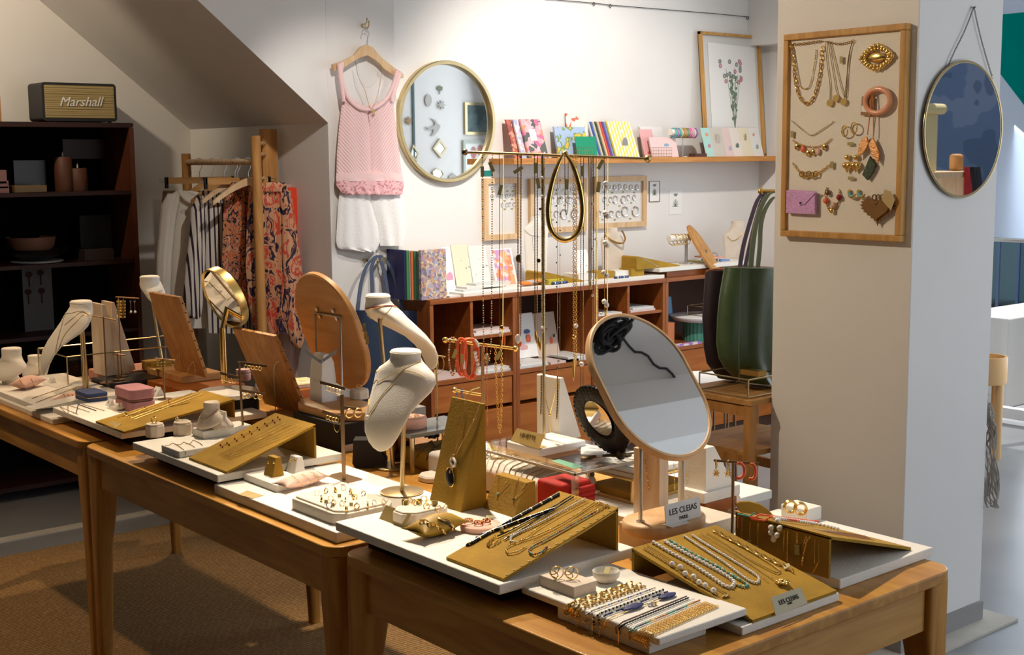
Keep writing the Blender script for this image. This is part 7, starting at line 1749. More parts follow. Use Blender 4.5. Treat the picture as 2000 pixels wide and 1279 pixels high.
# right cabinet: white cake stand, green drum, cards
c = PY(1372,640,YC+.10); c.z = PY(1372,653,YC-.02).z; zf4 = zfl
t = thing('cake_stand','round white display dish on a green ribbed drum, right cabinet','display stand',(c.x,c.y,zf4))
zdr = PY(1372,634,c.y-.1).z; zdt = PY(1372,606,c.y).z
n = 60; mb = MB(); rr = [[V3((c.x+(.108+.003*(k % 2))*cos(2*pi*k/n),c.y+(.108+.003*(k % 2))*sin(2*pi*k/n),z)) for k in range(n)] for z in (zf4,zf4+.012,zdr)]; mb.loft(rr); mb.build('green_drum',mat('green_ceramic',(.08,.30,.22),.5),t)
MB().lathe((c.x,c.y,zdr),[(.10,0),(.165,.012),(.18,.026),(.182,.034),(.176,.036),(.001,.034)],48).build('white_dish',m_white,t,smooth=40)
t = thing('brass_glass_tray','brass edged open glass box on the white round dish','box',(c.x+.03,c.y,zdr+.035)); edgebox(t,V3((c.x-.06,c.y-.10,zdr+.036)),V3((c.x+.14,c.y+.06,zdr+.09)),.0022)
t = thing('earring_bar_stand','steel earring post with bent arm and drops, right cabinet','display stand',(c.x+.10,c.y-.02,zdr+.036)); Bq = V3((c.x+.10,c.y-.02,zdr+.037)); fq = lambda x,y,e=0: PF(x,y,Bq,e or 0)
zt_ = zat(1372,500,Bq); mb = MB(); mb.tube([Bq,(Bq.x,Bq.y,zt_)],.006,10); mb.tube([fq(1368,497),fq(1398,494),fq(1401,497),fq(1401,530)],.003,6); mb.cyl(Bq,Bq+V3((0,0,.006)),.045,28); mb.build('post',m_steel,t,smooth=50); MB().obox(Bq+V3((0,0,.08)),RH*.02,VH*.02,V3((0,0,.05))).build('bronze_block',m_bronze,t)
earr(3,[(1374,500),(1378,500),(1385,507)],fq,'%s gold drop on the bent arm above the tote','gold drops on the bent arm',.006,'drop')
o,fn = lean('greeting_card','bright blue card standing at the back of right cabinet','card',1299,1318,580,625,YC+.26,.03,mat('sky_blue',(.14,.36,.62),.6),z0=zfl)
Bx('book','thin orange book upright at left of the green drum','book',1303,1318,YC+.10,YC+.25,zfl,zfl+.12,mat('orange_book',(.55,.17,.05),.6))
Bx('book','patterned purple and white magazine flat under green drum front','magazine',1310,1372,YC+.01,YC+.05,zfl,zfl+.010,patt('purple_print',[(.42,.18,.50),(.75,.70,.72),(.60,.20,.30),(.20,.25,.55)],30))
# ---- on top of the cabinets
z = ztp; YT = YC+.02
s1_ = Bx('display_slab','long white slab on the left cabinets top','tray',905,1163,YC+.01,YC+.26,z,z+.018,m_tray,bev=.002); s2_ = Bx('display_slab','white slab continuing to the right on cabinets top','tray',1166,1298,YC+.01,YC+.26,z,z+.020,m_tray,bev=.002)
Bx('wood_plinth','reddish wooden plinth under the rightmost white slab','riser',1302,1440,YC+.03,YC+.24,z,z+.035,m_drawer); s3_ = Bx('display_slab','rightmost raised white slab on the cabinets top','tray',1288,1470,YC+.0,YC+.28,z+.035,z+.055,m_tray,bev=.002)
zs_ = z+.018
bk = [(790,795,(.02,.02,.10)),(795,801,(.06,.26,.10)),(801,804,(.55,.55,.52)),(804,810,(.72,.16,.05)),(810,815,(.05,.22,.10)),(815,822,(.05,.12,.11))]
zb_t = PY(830,488,YT+.03).z
for i,(a,b_,col) in enumerate(bk): Bx('notebook','upright %s notebook in the row at cabinet left end' % ['navy','green','pale grey','orange','flowered dark green','dark teal'][i],'notebook',a,b_,YT+.07-.008*i,YT+.22,z+.001,zb_t-.001*i,mat('spine%d' % i,col,.6),'upright notebooks on the cabinet',.001)
Bx('notebook','colourful paisley covered notebook facing out, cabinet left end','notebook',823,872,YT,YT+.02,z+.001,PY(848,487,YT).z,patt('paisley_cover',[(.55,.38,.22),(.32,.26,.40),(.62,.30,.20),(.70,.58,.42),(.20,.18,.20),(.45,.42,.50)],85,warp=.04),None,.002)
t = bpy.data.objects['notebook.006'] if 'notebook.006' in bpy.data.objects else None
o,fn = lean('greeting_card','pink and white card beside the paisley notebook','card',874,892,482,560,YT+.10,.05,m_white,z0=z); figs(o,fn,[(.5,.35,.02,.03,(.85,.35,.50),'pink_spot')])
gc = 'cards leaning on the cabinet'
for (xl,xr,yt,lb,pal) in ((893,924,478,'cream card with a sketched tower and houses',[(.70,.68,.50,5),(.40,.38,.32,1)]),(926,960,480,'pale green card with a grey hill sketch',[(.72,.74,.66,5),(.35,.38,.34,1)]),(974,1008,488,'white framed card printed with red flowers',[(.80,.25,.12),(.78,.60,.55),(.55,.30,.50),(.82,.40,.20)])):
    o,fn = lean('greeting_card',lb,'card',xl,xr,yt,548,YT+.17,.05,patt(lb[:12],pal,26 if len(pal) == 2 else 50,'noise' if len(pal) == 2 else 'voronoi',.7),z0=z+.018,group=gc)
    if len(pal) == 4:
        fr_ = MB(); P = [fn(u,v) for u,v in ((-.12,-.02),(1.12,-.02),(1.12,1.04),(-.12,1.04))]; fr_.prism([p+V3((0,.004,0)) for p in P],(0,.003,0)); fr_.build('white_mount',m_white,o)
for i,(xa,xb,dz,m_) in enumerate(((878,925,0,'magazine_white0'),(905,945,0,'magazine_white2'),(912,985,.008,'magazine_white0'),(930,992,.016,'magazine_white2'))):
    Bx('booklet','%s white booklet lying on the left cabinet top' % ['front left','second','upper','topmost pale green'][i],'booklet',xa,xb,YT+.01+.03*i,YT+.15+.02*i,zs_+dz if i else z+.0,zs_+dz+.008 if i else z+.008,MATS[m_],'booklets on the cabinet')
# olive ramps, boxes, pouches
def wramp(lb,xa,xb,Ya,w,z0,h):
    a,b_ = PY(xa,530,Ya).x,PY(xb,530,Ya).x; return tag(MB().prism([(a,Ya,z0),(b_,Ya,z0),(b_-.004,Ya,z0+.005),(a+.01,Ya,z0+h),(a,Ya,z0+h-.006)],(0,w,0)).build('necklace_ramp',m_velvet),lb,'display stand','olive ramps on the cabinets')
w1 = wramp('olive ramp with thin chains on the left cabinet slab',1062,1142,YT+.02,.14,zs_,.065); w2 = wramp('olive ramp with one gold bead on right cabinet slab',1243,1328,YT+.02,.16,z+.055,.070)
fw = on([w1,w2],.002)
for i in range(3): jewel('necklace','%s thin chain on the left cabinet olive ramp' % ['upper','middle','lower'][i],'necklace',[(1068+i*8,517+i),(1110+i*8,532+i*2)],fw,'chain',.0010,[m_gold],group='chains on the cabinet ramps')
for i in range(2): jewel('necklace','%s thin chain on the right cabinet olive ramp' % ['upper','lower'][i],'necklace',[(1250+i*6,502+i*4),(1285+i*6,520+i*3)],fw,'chain',.0010,[m_silver],group='chains on the cabinet ramps')
Bx('velvet_box','wide olive box on the white slab under cream bust','box',1164,1200,YT+.05,YT+.16,z+.02,z+.056,m_velvet,'boxes on the cabinets'); Bx('velvet_box','white cube between the olive boxes on the cabinet','box',1202,1232,YT+.05,YT+.14,z+.02,z+.052,m_tray,'boxes on the cabinets'); Bx('velvet_box','olive box with a small wooden cup, right cabinets','box',1233,1258,YT+.03,YT+.12,z+.02,z+.060,m_velvet,'boxes on the cabinets'); Bx('velvet_box','white low box left of the wide olive box','box',1130,1162,YT+.06,YT+.18,z+.019,z+.052,m_tray,'boxes on the cabinets')
c = PY(1238,500,YT+.08); t = thing('wooden_cup','small wooden cup with white ring cone on the olive box','cup',(c.x,c.y,z+.06)); MB().lathe((c.x,c.y,z+.06),[(.014,0),(.016,.02),(.001,.02)],20).build('cup',m_lightw,t,smooth=40); MB().lathe((c.x,c.y,z+.08),[(.010,0),(.004,.03),(.001,.032)],16).build('cone',m_white,t,smooth=40)
Bx('zip_pouch','mustard green folded pouch on the left cabinet slab','pouch',1072,1102,YT-.0,YT+.06,zs_,zs_+.028,mat('mustard_cloth',(.50,.42,.04),.8),bev=.006)
for i,(xa,xb) in enumerate(((1077,1110),(1200,1228))):
    a = PY(xa,545,YC+.02); b_ = PY(xb,540,YC+.02); zz_ = z+.019+.007; t = thing('bracelet_roll',['navy beaded bracelet roll before the mustard pouch','navy beaded bracelet roll before the white cube'][i],'bracelet',(a.x,a.y,zz_),'navy bracelet rolls')
    chain_mb(mb := MB(),[V3((a.x,YC+.02,zz_)),V3((b_.x,YC+.02,zz_))],'discs',.007,0,[0,0,0,1,0,0,2]); mb.build('beads',[MATS['navy_bead'],m_white,m_blueb],t)
for i,(x,col) in enumerate(((1026,(.75,.22,.03)),(1036,(.45,.42,.40)),(1047,(.72,.26,.06)),(1056,(.30,.32,.06)))):
    c = PY(x,537,YT+.05); o = cushion('folded_scarf','%s folded silk scarf on the left cabinet slab' % ['leftmost orange','silver grey','right orange','olive green'][i],'scarf',(c.x,c.y,zs_+.014+.004*i),V3((.028,-.01,0)),V3((.01,.03,0)),.010,mat('scarf%d' % i,col,.5),'folded scarves')
o,fn = lean('earring_card','white card with small silver studs on the cabinet','card',1128,1156,488,523,YT+.12,.04,m_white,z0=z+.052); figs(o,fn,[(.3,.3,.003,.003,(.3,.3,.3),'stud'),(.7,.3,.003,.003,(.3,.3,.3),'stud')])
# busts with boards on the cabinets
def fbust(lb,x,ytop,Y0,r_px,ybot,col):
    c = PY(x,ytop,Y0); k = r_px*(c-CAM).length/2547; zb_ = zs_; H_ = c.z-zb_
    rg = [(0,0,.55,.5,0,0),(0,.05,.95,.8,0,0),(0,-.1,1.02,.9,0,0),(0,-.7,1,.9,0,0),(.05,-1.3,1.5,.9,0,0),(.1,-1.9,2.3,.8,0,0),(.15,-2.4,2.55,.7,0,0),(.15,-H_/k*.6,2.3,.55,0,0),(.12,-H_/k,2.05,.5,0,0)]
    return bust(lb,V3((c.x,c.y,zb_)),(x,ytop),r_px,radians(250),rings=rg,post=False,m=col)
ba = fbust('white shell bust with crossed pendant necklaces, left cabinet',1046,424,YT+.16,10,520,m_bust); bb = fbust('beige bust wearing a twisted gold collar, cabinets',1196,445,YT+.16,10,505,m_beige); bc_ = fbust('beige bust with a leather collar behind the tote straps',1441,432,YT+.16,13,520,m_beige)
fbb = on(bb[1],.004); jewel('torque','twisted silver and gold torque on the beige cabinet bust','necklace',[(1183,446),(1182,456),(1190,466),(1205,474),(1218,475),(1221,466),(1216,452),(1210,447)],lambda x,y,e=0: PF(x,y,bb[2]-VH*.03),'cord',.0052,[m_gold])
fbc = on(bc_[1],.003)
mb = MB(); chain_mb(mb,project([(1421,462),(1430,470),(1440,466),(1452,452)],fbc),'cord',.002); tag(mb.build('bust_necklace',m_gold2,smooth=60),'thin golden cord on the bust behind the tote straps','necklace')
jewel('bust_necklace','pendant thread on the white shell bust','necklace',[[(1025,448),(1035,458),(1055,462)],[(1040,462),(1042,490)]],on(ba[1],.003),'cord',.0010,[m_silver])
# bangle bar
c0,c1 = PY(1306,466,YT+.10),PY(1348,466,YT+.10); c1.z = c0.z; t = thing('bangle_bar','cream velvet roll stand with gold bangles on right cabinet','display stand',(c0.x+.08,c0.y,z+.055))
MB().tube([c0,c1],.018,20).build('roll',m_bust,t,smooth=50); xm = PY(1340,466,YT+.10).x; MB().tube([(xm,c0.y+.0,z+.055),(xm,c0.y,c0.z)],.009,12).build('post',m_steel,t,smooth=50); MB().cyl((xm,c0.y,z+.055),(xm,c0.y,z+.06),.04,24).build('base',m_steel,t)
for i in range(5):
    x = c0.x+(c1.x-c0.x)*(.2+.17*i); t = thing('bangle','gold bangle, %s from left on the cream velvet roll' % ['first','second','third','fourth','fifth'][i],'bangle',(x,c0.y,c0.z-.03),'bangles on the velvet roll'); MB().torus((x,c0.y,c0.z-.009),.029,.0026,(.15*(i-2),1,0),(0,0,1),26,6,ry=.029).build('band',m_gold,t,smooth=60)
# brown oval mirror back
Bq = PY(1400,540,YC-.02); C,a_,s_,n_,R_ = ell((1374,492),(1402,536),(1386,484),PY(1374,492,YC+.05));
t = thing('oval_mirror_back','brown oval mirror seen edge on from behind, right cabinets','mirror',(C.x,C.y,z+.055)); nn = 48
mb = MB(); mb.prism([C+a_*R_*1.15*cos(2*pi*i/nn)+s_*R_*.62*sin(2*pi*i/nn) for i in range(nn)],n_*.012); mb.build('back',m_honey,t); MB().tube([C+n_*.02,(C.x+.02,C.y,z+.055)],.006,8).build('strut',m_steel,t)
for i,(xa,xb,dz,col,lb) in enumerate(((1395,1412,.02,(.75,.35,.25),'coral striped'),(1408,1425,.0,(.16,.30,.60),'blue'),(1378,1392,.0,(.62,.62,.30),'yellow patterned'))): Bx('booklet','%s booklet lying right of the brown oval mirror' % lb,'booklet',xa,xb,YT+.05,YT+.2,z+.056+dz,z+.064+dz,mat('bk%d' % i,col,.6),'booklets right of the oval mirror')

# -- floating shelf
zsb = (PY(1250,318,5.0).z); zst = PY(1250,307,5.0).z; xs0 = PY(1004,310,5.0).x
t = tag(MB().box((xs0,5.0,zsb),(XR-.001,YB,zst)).build('floating_shelf',wood('shelf_oak',(.46,.18,.04),(.60,.27,.07),'x',10,.5),bevel=.002),'long oak floating shelf on the white back wall','shelf')
z = zst; Y1,gs = 5.03,'things on the floating shelf'
pk_ = [(.80,.16,.32),(.85,.40,.42),(.12,.12,.12),(.85,.30,.15),(.80,.50,.55)]
for i,(xl,xr,yt,cols,lb) in enumerate(((1006,1022,234,[(.55,.14,.10),(.70,.35,.25),(.35,.10,.08)],'dark red patterned notebook leftmost on the shelf'),(1020,1036,234,[(.45,.48,.68),(.75,.60,.66),(.80,.78,.82)],'lilac flowered notebook second on the shelf'),(1034,1072,233,pk_,'hot pink flowered notebook with white label on shelf'))):
    o,fn = lean('notebook',lb,'notebook',xl,xr,yt,300,Y1+.06-.02*i,.07,patt('nb%d' % i,cols,38,'voronoi',.7,warp=.05),.012,gs,z)
    if i == 2: P = [fn(.28,.45),fn(.62,.45),fn(.62,.75),fn(.28,.75)]; mb = MB(); mb.prism(P,(0,-.001,0)); mb.build('label_sticker',m_white,o)
lem = patt('lemons',[(.40,.52,.72,4),(.20,.32,.12,1),(.80,.55,.08,2)],22,'noise',.7)
lean('notebook','fruit patterned card topmost behind the lemon notebook','notebook',1112,1152,222,300,Y1+.13,.03,patt('fruit',[(.80,.78,.70,2),(.75,.16,.10,1),(.45,.45,.10,1),(.80,.76,.68,1)],28,'voronoi',.7),.004,gs,z); lean('notebook','pale blue lemon patterned notebook on the shelf','notebook',1092,1152,248,300,Y1+.08,.04,lem,.012,gs,z)
lean('envelope','bright green envelope in the first wire rack','envelope',1128,1168,267,300,Y1+.035,.02,mat('green_env',(.0,.28,.14),.6),.002,gs,z)
for i,col in enumerate(((.70,.68,.66),(.05,.12,.42),(.70,.64,.50),(.05,.09,.07),(.72,.62,.40),(.70,.10,.06),(.14,.10,.42),(.35,.50,.70))):
    lean('notebook','%s spined notebook in the leaning stack, number %s from left' % (['white','royal blue','cream','black green','sand','red','violet','sky blue'][i],['one','two','three','four','five','six','seven','eight'][i]),'notebook',1168+i*4.6,1178+i*4.6,238,300,Y1+.09-.008*i,.08,mat('stk%d' % i,col,.6),.012,'leaning notebook stack',z)
o,fn = lean('notebook','yellow and white striped notebook with zebra drawing','notebook',1205,1250,237,303,Y1+.015,.08,patt('yellow_str',[(.80,.70,.10),(.82,.80,.74)],14,'wave',.7),.012,gs,z); figs(o,fn,[(.5,.35,.022,.040,(.28,.27,.26),'zebra'),(.5,.72,.018,.010,(.82,.80,.76),'label_plate')])
def wire_rack(lb,x0,x1,yt,Yr):
    a,b_ = PY(x0,300,Yr).x,PY(x1,300,Yr).x; zt_ = PY(x0,yt,Yr).z; t = thing('wire_rack',lb,'rack',((a+b_)/2,Yr,z),'wire card racks'); mb = MB()
    for k in range(9): x = a+(b_-a)*k/8; mb.tube([(x,Yr,z),(x,Yr,zt_)],.001,4)
    for k in range(4): zz_ = z+.002+(zt_-z-.002)*k/3; mb.tube([(a,Yr,zz_),(b_,Yr,zz_)],.001,4)
    for x in (a,b_): mb.tube([(x,Yr,z+.001),(x,Yr+.03,z+.001)],.001,4)
    mb.build('wires',m_brass,t)
wire_rack('first wire rack holding the green envelope',1120,1160,288,5.012); wire_rack('second wire rack holding the pink cards',1271,1312,288,5.012)
lean('white_mount_board','small white frame behind the pink cards on shelf','picture',1258,1300,247,300,Y1+.12,.03,m_white,.01,gs,z); o,fn = lean('greeting_card','pink card with a purple arch, left of second rack','card',1260,1285,253,303,Y1+.06,.05,mat('pink_paper',(.80,.42,.42),.7),.003,gs,z); figs(o,fn,[(.6,.6,.009,.02,(.30,.12,.40),'purple_arch'),(.45,.15,.02,.012,(.60,.12,.08),'red_base')])
o,fn = lean('greeting_card','wide pale pink card with blue drawing in second rack','card',1275,1326,268,304,Y1+.02,.03,mat('pale_pink_paper',(.82,.60,.58),.7),.01,gs,z); figs(o,fn,[(.6,.6,.02,.010,(.25,.45,.55),'blue_drawing')])
c0,c1 = PY(1309,258,5.06),PY(1358,262,5.06); c1.z = c0.z; t = thing('bracelet_bar','cream roll stand of colourful bracelets on the shelf','display stand',((c0.x+c1.x)/2,5.06,z)); MB().tube([c0,c1],.018,18).build('roll',m_bust,t,smooth=50); xm = (c0.x+c1.x)/2; MB().tube([(xm,5.06,z),(xm,5.06,c0.z)],.003,8).build('post',m_steel,t); MB().cyl((xm,5.06,z),(xm,5.06,z+.004),.03,24).build('base',m_steel,t)
cols = [(.10,.45,.40),(.45,.25,.55),(.05,.40,.30),(.60,.55,.50),(.45,.25,.06),(.50,.30,.08),(.12,.30,.15),(.75,.15,.40),(.80,.30,.45),(.75,.60,.62),(.30,.10,.45)]
for i,col in enumerate(cols): x = c0.x+(c1.x-c0.x)*(.12+.083*i); tag(MB().torus((x,5.06,c0.z-.004),.0255,.0042,(0,1,0),(0,0,1),22,6).build('bracelet',mat('brc%d' % i,col,.4),smooth=60),'%s bracelet on the shelf roll, %s' % (['teal','violet','sea green','silver','bronze','brown','forest green','fuchsia','pink','pale pink','purple'][i],'left third' if i < 4 else 'middle third' if i < 8 else 'right third'),'bracelet','bracelets on the shelf roll')
Bx('small_box','small dark brown box right of the bracelet roll','box',1356,1378,5.03,5.08,z,z+.018,mat('dkbrown',(.08,.03,.02),.6),gs)
# tall botanical frame
o,fn = lean('framed_print','tall oak framed botanical print leaning on the shelf','picture',1376,1492,66,303,5.12,.06,mat('mount_board',(.62,.61,.58),.6),.006,None,z)
mb = MB();
for (u0,v0,u1,v1) in ((0,0,1,.022),(0,.978,1,1),(0,0,.035,1),(.965,0,1,1)): P = [fn(u0,v0),fn(u1,v0),fn(u1,v1),fn(u0,v1)]; mb.prism([p+V3((0,.006,0)) for p in P],(0,-.022,0))
mb.build('oak_frame',m_frame,o); P = [fn(u,v) for u,v in ((.14,.10),(.92,.10),(.92,.90),(.14,.92))]; MB().prism([p+V3((0,-.001,0)) for p in P],(0,-.001,0)).build('paper',mat('print_paper',(.78,.77,.74),.8),o)
gm,rm,km = mat('print_green',(.14,.20,.13),.8),mat('print_rose',(.48,.22,.24),.8),mat('print_grey',(.22,.24,.24),.8)
random.seed(3)
mb = MB(); fo = lambda u,v: fn(u,v)+V3((0,-.003,0))
for k in range(9): u = .53+random.uniform(-.12,.12); mb.tube([fo(.52,.22),fo(.52+(u-.52)*.4,.42),fo(u,.60+random.uniform(0,.14))],.0014,4)
for k in range(46): v = .30+random.random()*.36; u = .52+random.uniform(-.11,.11)*(v); q = fo(u,v); mb.sph(q,.010,0,5,4,(1,.05,.45+random.random()))
for k in range(12): mb.tube([fo(.52,.215),fo(.52+random.uniform(-.24,.24),.20+random.uniform(-.02,.02))],.0010,4)
mb.build('stems',gm,o)['kind'] = 'stuff'; mb = MB(); mb2 = MB()
for k in range(17):
    q = fo(.52+random.uniform(-.20,.17),.62+random.uniform(-.02,.16)); b_ = mb if k % 2 else mb2
    for j in range(7): a = j*.9; b_.sph(q+V3((.009*cos(a),0,.009*sin(a))),.006,0,5,4,(1,.05,1))
mb.build('rose_flowers',rm,o)['kind'] = 'stuff'; mb2.build('grey_flowers',km,o)['kind'] = 'stuff'
for i,(xl,xr,col,sp) in enumerate(((1380,1396,(.42,.66,.60),[(.6,.75,.012,.014,(.80,.32,.15),'orange_ball'),(.6,.35,.012,.014,(.62,.20,.28),'pink_ball')]),(1396,1421,(.58,.53,.46),[(.5,.5,.02,.05,(.50,.45,.38),'lace')]),(1420,1436,(.72,.55,.52),[(.6,.25,.012,.02,(.40,.45,.55),'blue_flower')]),(1435,1452,(.76,.68,.60),[(.55,.35,.014,.02,(.12,.18,.14),'dark_leaf')]),(1452,1474,(.74,.66,.50),[(.5,.6,.010,.035,(.36,.30,.14),'olive_leaf')]),(1473,1492,(.72,.70,.66),[(.4,.75,.010,.012,(.66,.34,.24),'bloom'),(.5,.3,.012,.02,(.30,.38,.36),'leaf')]))):
    o,fn = lean('greeting_card','%s card in the row at the right end of shelf' % ['aqua','lace patterned','blush','cream leaf','golden leaf','pale flowered'][i],'card',xl,xr,250,305,5.035,.05,mat('gcard%d' % i,col,.7),.003,'cards at the right end of the shelf',z); figs(o,fn,sp)

# -- earring boards and cards on the back wall
def board(lb,x0,y0,x1,y1,ear):
    a,b_ = PY(x0,y1,YB-.012),PY(x1,y0,YB-.012); w = .028; t = thing('earring_board',lb,'earring board',((a.x+b_.x)/2,YB,a.z),'beech earring boards on the back wall')
    for q in (((a.x,a.z),(b_.x,a.z+w)),((a.x,b_.z-w),(b_.x,b_.z)),((a.x,a.z+w),(a.x+w,b_.z-w)),((b_.x-w,a.z+w),(b_.x,b_.z-w))): MB().box((q[0][0],YB-.024,q[0][1]),(q[1][0],YB-.001,q[1][1])).build('frame_bar',m_lightw,t)
    MB().box((a.x+w,YB-.010,a.z+w),(b_.x-w,YB-.001,b_.z-w)).build('fabric_panel',mat('board_cloth',(.72,.70,.66),.9),t)
    for i_,(x,y,r_) in enumerate(ear):
        for d in (-1,1):
            p = PY(x+d*r_*1.15,y,YB-.014); rr_ = r_*(p-CAM).length/2547; MBt = MB().torus(p,rr_,max(.0012,rr_*.16),(1,0,0),(0,0,1),14,5); tag(MBt.build('hoop_earring',m_silver,smooth=60),'%s silver earring of the %s pair on the %s' % ('left' if d < 0 else 'right',['first','second','third','fourth','fifth','sixth','seventh','eighth','ninth','tenth'][i_],lb.split(' on ')[0]),'earring','silver earrings on the '+lb.split(' earring')[0])
        p = PY(x,y+r_+5,YB-.0115); MB().box((p.x-.008,YB-.0115,p.z-.004),(p.x+.008,YB-.010,p.z+.004)).build('price_label',m_tag,t)
board('narrow left earring board on the back wall',944,347,1014,470,[(963,367,2),(977,366,2),(991,366,2),(1002,366,2),(962,383,2),(986,383,4),(1000,382,2),(986,400,3.5),(1000,399,3.5)])
board('middle earring board on the back wall',1034,347,1143,457,[(1087,370,3),(1105,371,3),(1122,370,4),(1086,391,6),(1103,390,6),(1121,391,6),(1080,418,6),(1112,418,9)])
board('right earring board on the back wall',1160,343,1261,447,[(1180,366,4),(1196,366,5),(1217,365,5),(1239,366,5),(1187,390,5),(1210,390,7),(1233,386,5),(1177,418,6),(1201,418,6),(1231,413,9)])
def wcard(lb,x0,y0,x1,y1,dark):
    a,b_ = PY(x0,y1,YB-.002),PY(x1,y0,YB-.002); o = tag(MB().box((a.x,YB-.003,a.z),(b_.x,YB-.001,b_.z)).build('wall_card',m_white),lb,'card','drawings on the back wall'); cx_,cz_ = (a.x+b_.x)/2,(a.z+b_.z)/2; w,h = (b_.x-a.x)/2,(b_.z-a.z)/2
    mb = MB()
    for k in range(9): an = k*pi/8; mb.tube([(cx_,YB-.004,cz_-h*.35),(cx_+w*.5*cos(an),YB-.004,cz_-h*.35+h*.6*sin(an))],.0012,4)
    mb.build('ink_drawing',gm,o); mb = MB(); mb.prism([(cx_+w*.32*cos(k*pi/8+pi),YB-.005,cz_+h*.72+w*.32*sin(k*pi/8+pi)) for k in range(9)],(0,.001,0)); mb.build('half_moon',km,o)
    if dark:
        mb = MB(); e = .002; mb.box((a.x-e,YB-.005,a.z-e),(a.x+e,YB-.001,b_.z+e)); mb.box((b_.x-e,YB-.005,a.z-e),(b_.x+e,YB-.001,b_.z+e)); mb.box((a.x,YB-.005,a.z-e),(b_.x,YB-.001,a.z+e)); mb.box((a.x,YB-.005,b_.z-e),(b_.x,YB-.001,b_.z+e)); mb.build('thin_frame',m_bronze,o)
wcard('small dark framed leaf drawing right of the earring boards',1268,354,1288,394,True); wcard('white card with leaf drawing, rightmost on back wall',1307,371,1331,419,False)
a,b_ = PY(946,344,YB-.002),PY(962,333,YB-.002); tag(MB().box((a.x,YB-.004,a.z),(b_.x,YB-.001,b_.z)).build('wall_card',mat('teal_card',(.0,.20,.16),.6)),'small dark teal card above the narrow earring board','card')
# -- jewellery board on the pillar
XB = PX0-.030
ya,yb_ = PX(1523,460,XB).y,PX(1757,472,XB).y; z0,z1 = PX(1640,467,XB).z,PX(1640,57,XB).z
t = thing('jewellery_board','large oak framed linen board of gold jewellery on pillar','board',(PX0,(ya+yb_)/2,z0))
w = .020
for a,b_ in (((yb_,z0),(ya,z0+w)),((yb_,z1-w),(ya,z1)),((yb_,z0+w),(yb_+w,z1-w)),((ya-w,z0+w),(ya,z1-w))): MB().box((XB,a[0],a[1]),(PX0-.001,b_[0],b_[1])).build('frame_bar',m_frame,t,bevel=.003)
MB().box((XB+.012,yb_+w,z0+w),(PX0-.001,ya-w,z1-w)).build('linen_panel',mat('linen',(.80,.75,.66),.95,bump=.6,bscale=250),t)
XJ = XB+.007; fJ = lambda x,y,e=0: PX(x,y,XJ-(e or 0)); GJ = 'jewellery pinned on the pillar board'
J = lambda lb,px,s_,r,m,cyc=None,gap=1,cat='necklace',nm='pinned_necklace': jewel(nm,lb,cat,px,fJ,s_,r,m,cyc,GJ,gap)
J('chunky gold link necklace in a U at the board upper left',[(1545,88),(1549,110),(1552,150),(1560,185),(1574,203),(1588,192),(1597,165),(1603,130),(1606,84)],'links',.0052,[m_gold])
J('gold chain run along the top left of pillar board',[(1545,87),(1565,86),(1585,83),(1606,80)],'links',.0036,[m_gold2])
J('thin chain with scattered white pearls at board upper left',[(1548,92),(1553,120),(1560,160),(1566,172),(1580,170),(1590,128),(1594,95)],'beads',.0024,[m_gold2,m_pearl],[0]*7+[1],1.1)
J('gold coin pendant necklace near the board top middle',[[(1612,84),(1616,130),(1621,165),(1621,196)],[(1668,80),(1660,100),(1649,196)],[(1618,84),(1634,180),(1645,200)],[(1622,84),(1650,190),(1656,120),(1664,82)]],'chain',.0016,[m_gold2])
J('fine chain swag along the top middle of board',[(1612,81),(1640,86),(1668,79)],'links',.0030,[m_gold2])
for x,y,lb in ((1633,192,'large gold coin'),(1621,201,'small gold shell'),(1648,199,'gold star')): p = fJ(x,y,.002); tag(MB().cyl(p,p-V3((.003,0,0)),.011,14).build('pendant',m_gold,smooth=40),lb+' pendant under the top middle chains on pillar board','pendant',GJ)
J('silver bead bracelet slung highest of three on the left',[(1546,236),(1565,252),(1583,264),(1600,256),(1628,236)],'beads',.0024,[m_silver,m_gold],[0,0,1]); J('gold charm bracelet with orange and shell charms, middle left',[(1548,274),(1562,282),(1588,287),(1610,282),(1626,268)],'links',.0026,[m_gold]); J('gold chain bracelet with ring links, lowest on left',[(1548,318),(1562,336),(1580,346),(1598,338),(1612,328),(1628,316)],'links',.0032,[m_gold])
for i,(x,y,m_) in enumerate(((1556,284,m_gold),(1568,289,m_coral),(1578,297,m_gold),(1588,295,m_gold),(1597,294,m_pink),(1610,285,m_gold))): tag(MB().sph(fJ(x,y+2,.002),.0095,0,8,5,(.5,1,1.2)).build('charm',m_,smooth=60),'%s charm from left on the middle left charm bracelet' % ['first','second orange','third','fourth','fifth pink','sixth'][i],'charm',GJ)
for i in range(5): c = fJ(1566+7*i,340+2*(i % 2),.003); tag(MB().torus(c,.009,.0026,(0,1,0),(0,0,1),14,5).build('charm',m_gold,smooth=60),'%s gold ring charm on the lowest left bracelet' % ['first','second','third','fourth','fifth'][i],'charm',GJ)
# ornate brooch
c = fJ(1712,112,.004); mb = MB(); mb.sph(c,.018,0,12,7,(.4,1.7,.9))
for k in range(22): a = 2*pi*k/22; mb.sph(c+V3((0,.056*cos(a)*(1-.18*abs(sin(2*a))),.037*sin(a)*(1-.18*abs(sin(2*a))))),.0078,0,6,4); mb.sph(c+V3((0,.042*cos(a),.026*sin(a))),.006,0,6,4)
tag(mb.build('brooch',m_gold,smooth=60),'ornate gold diamond shaped brooch at the board upper right','brooch',GJ)
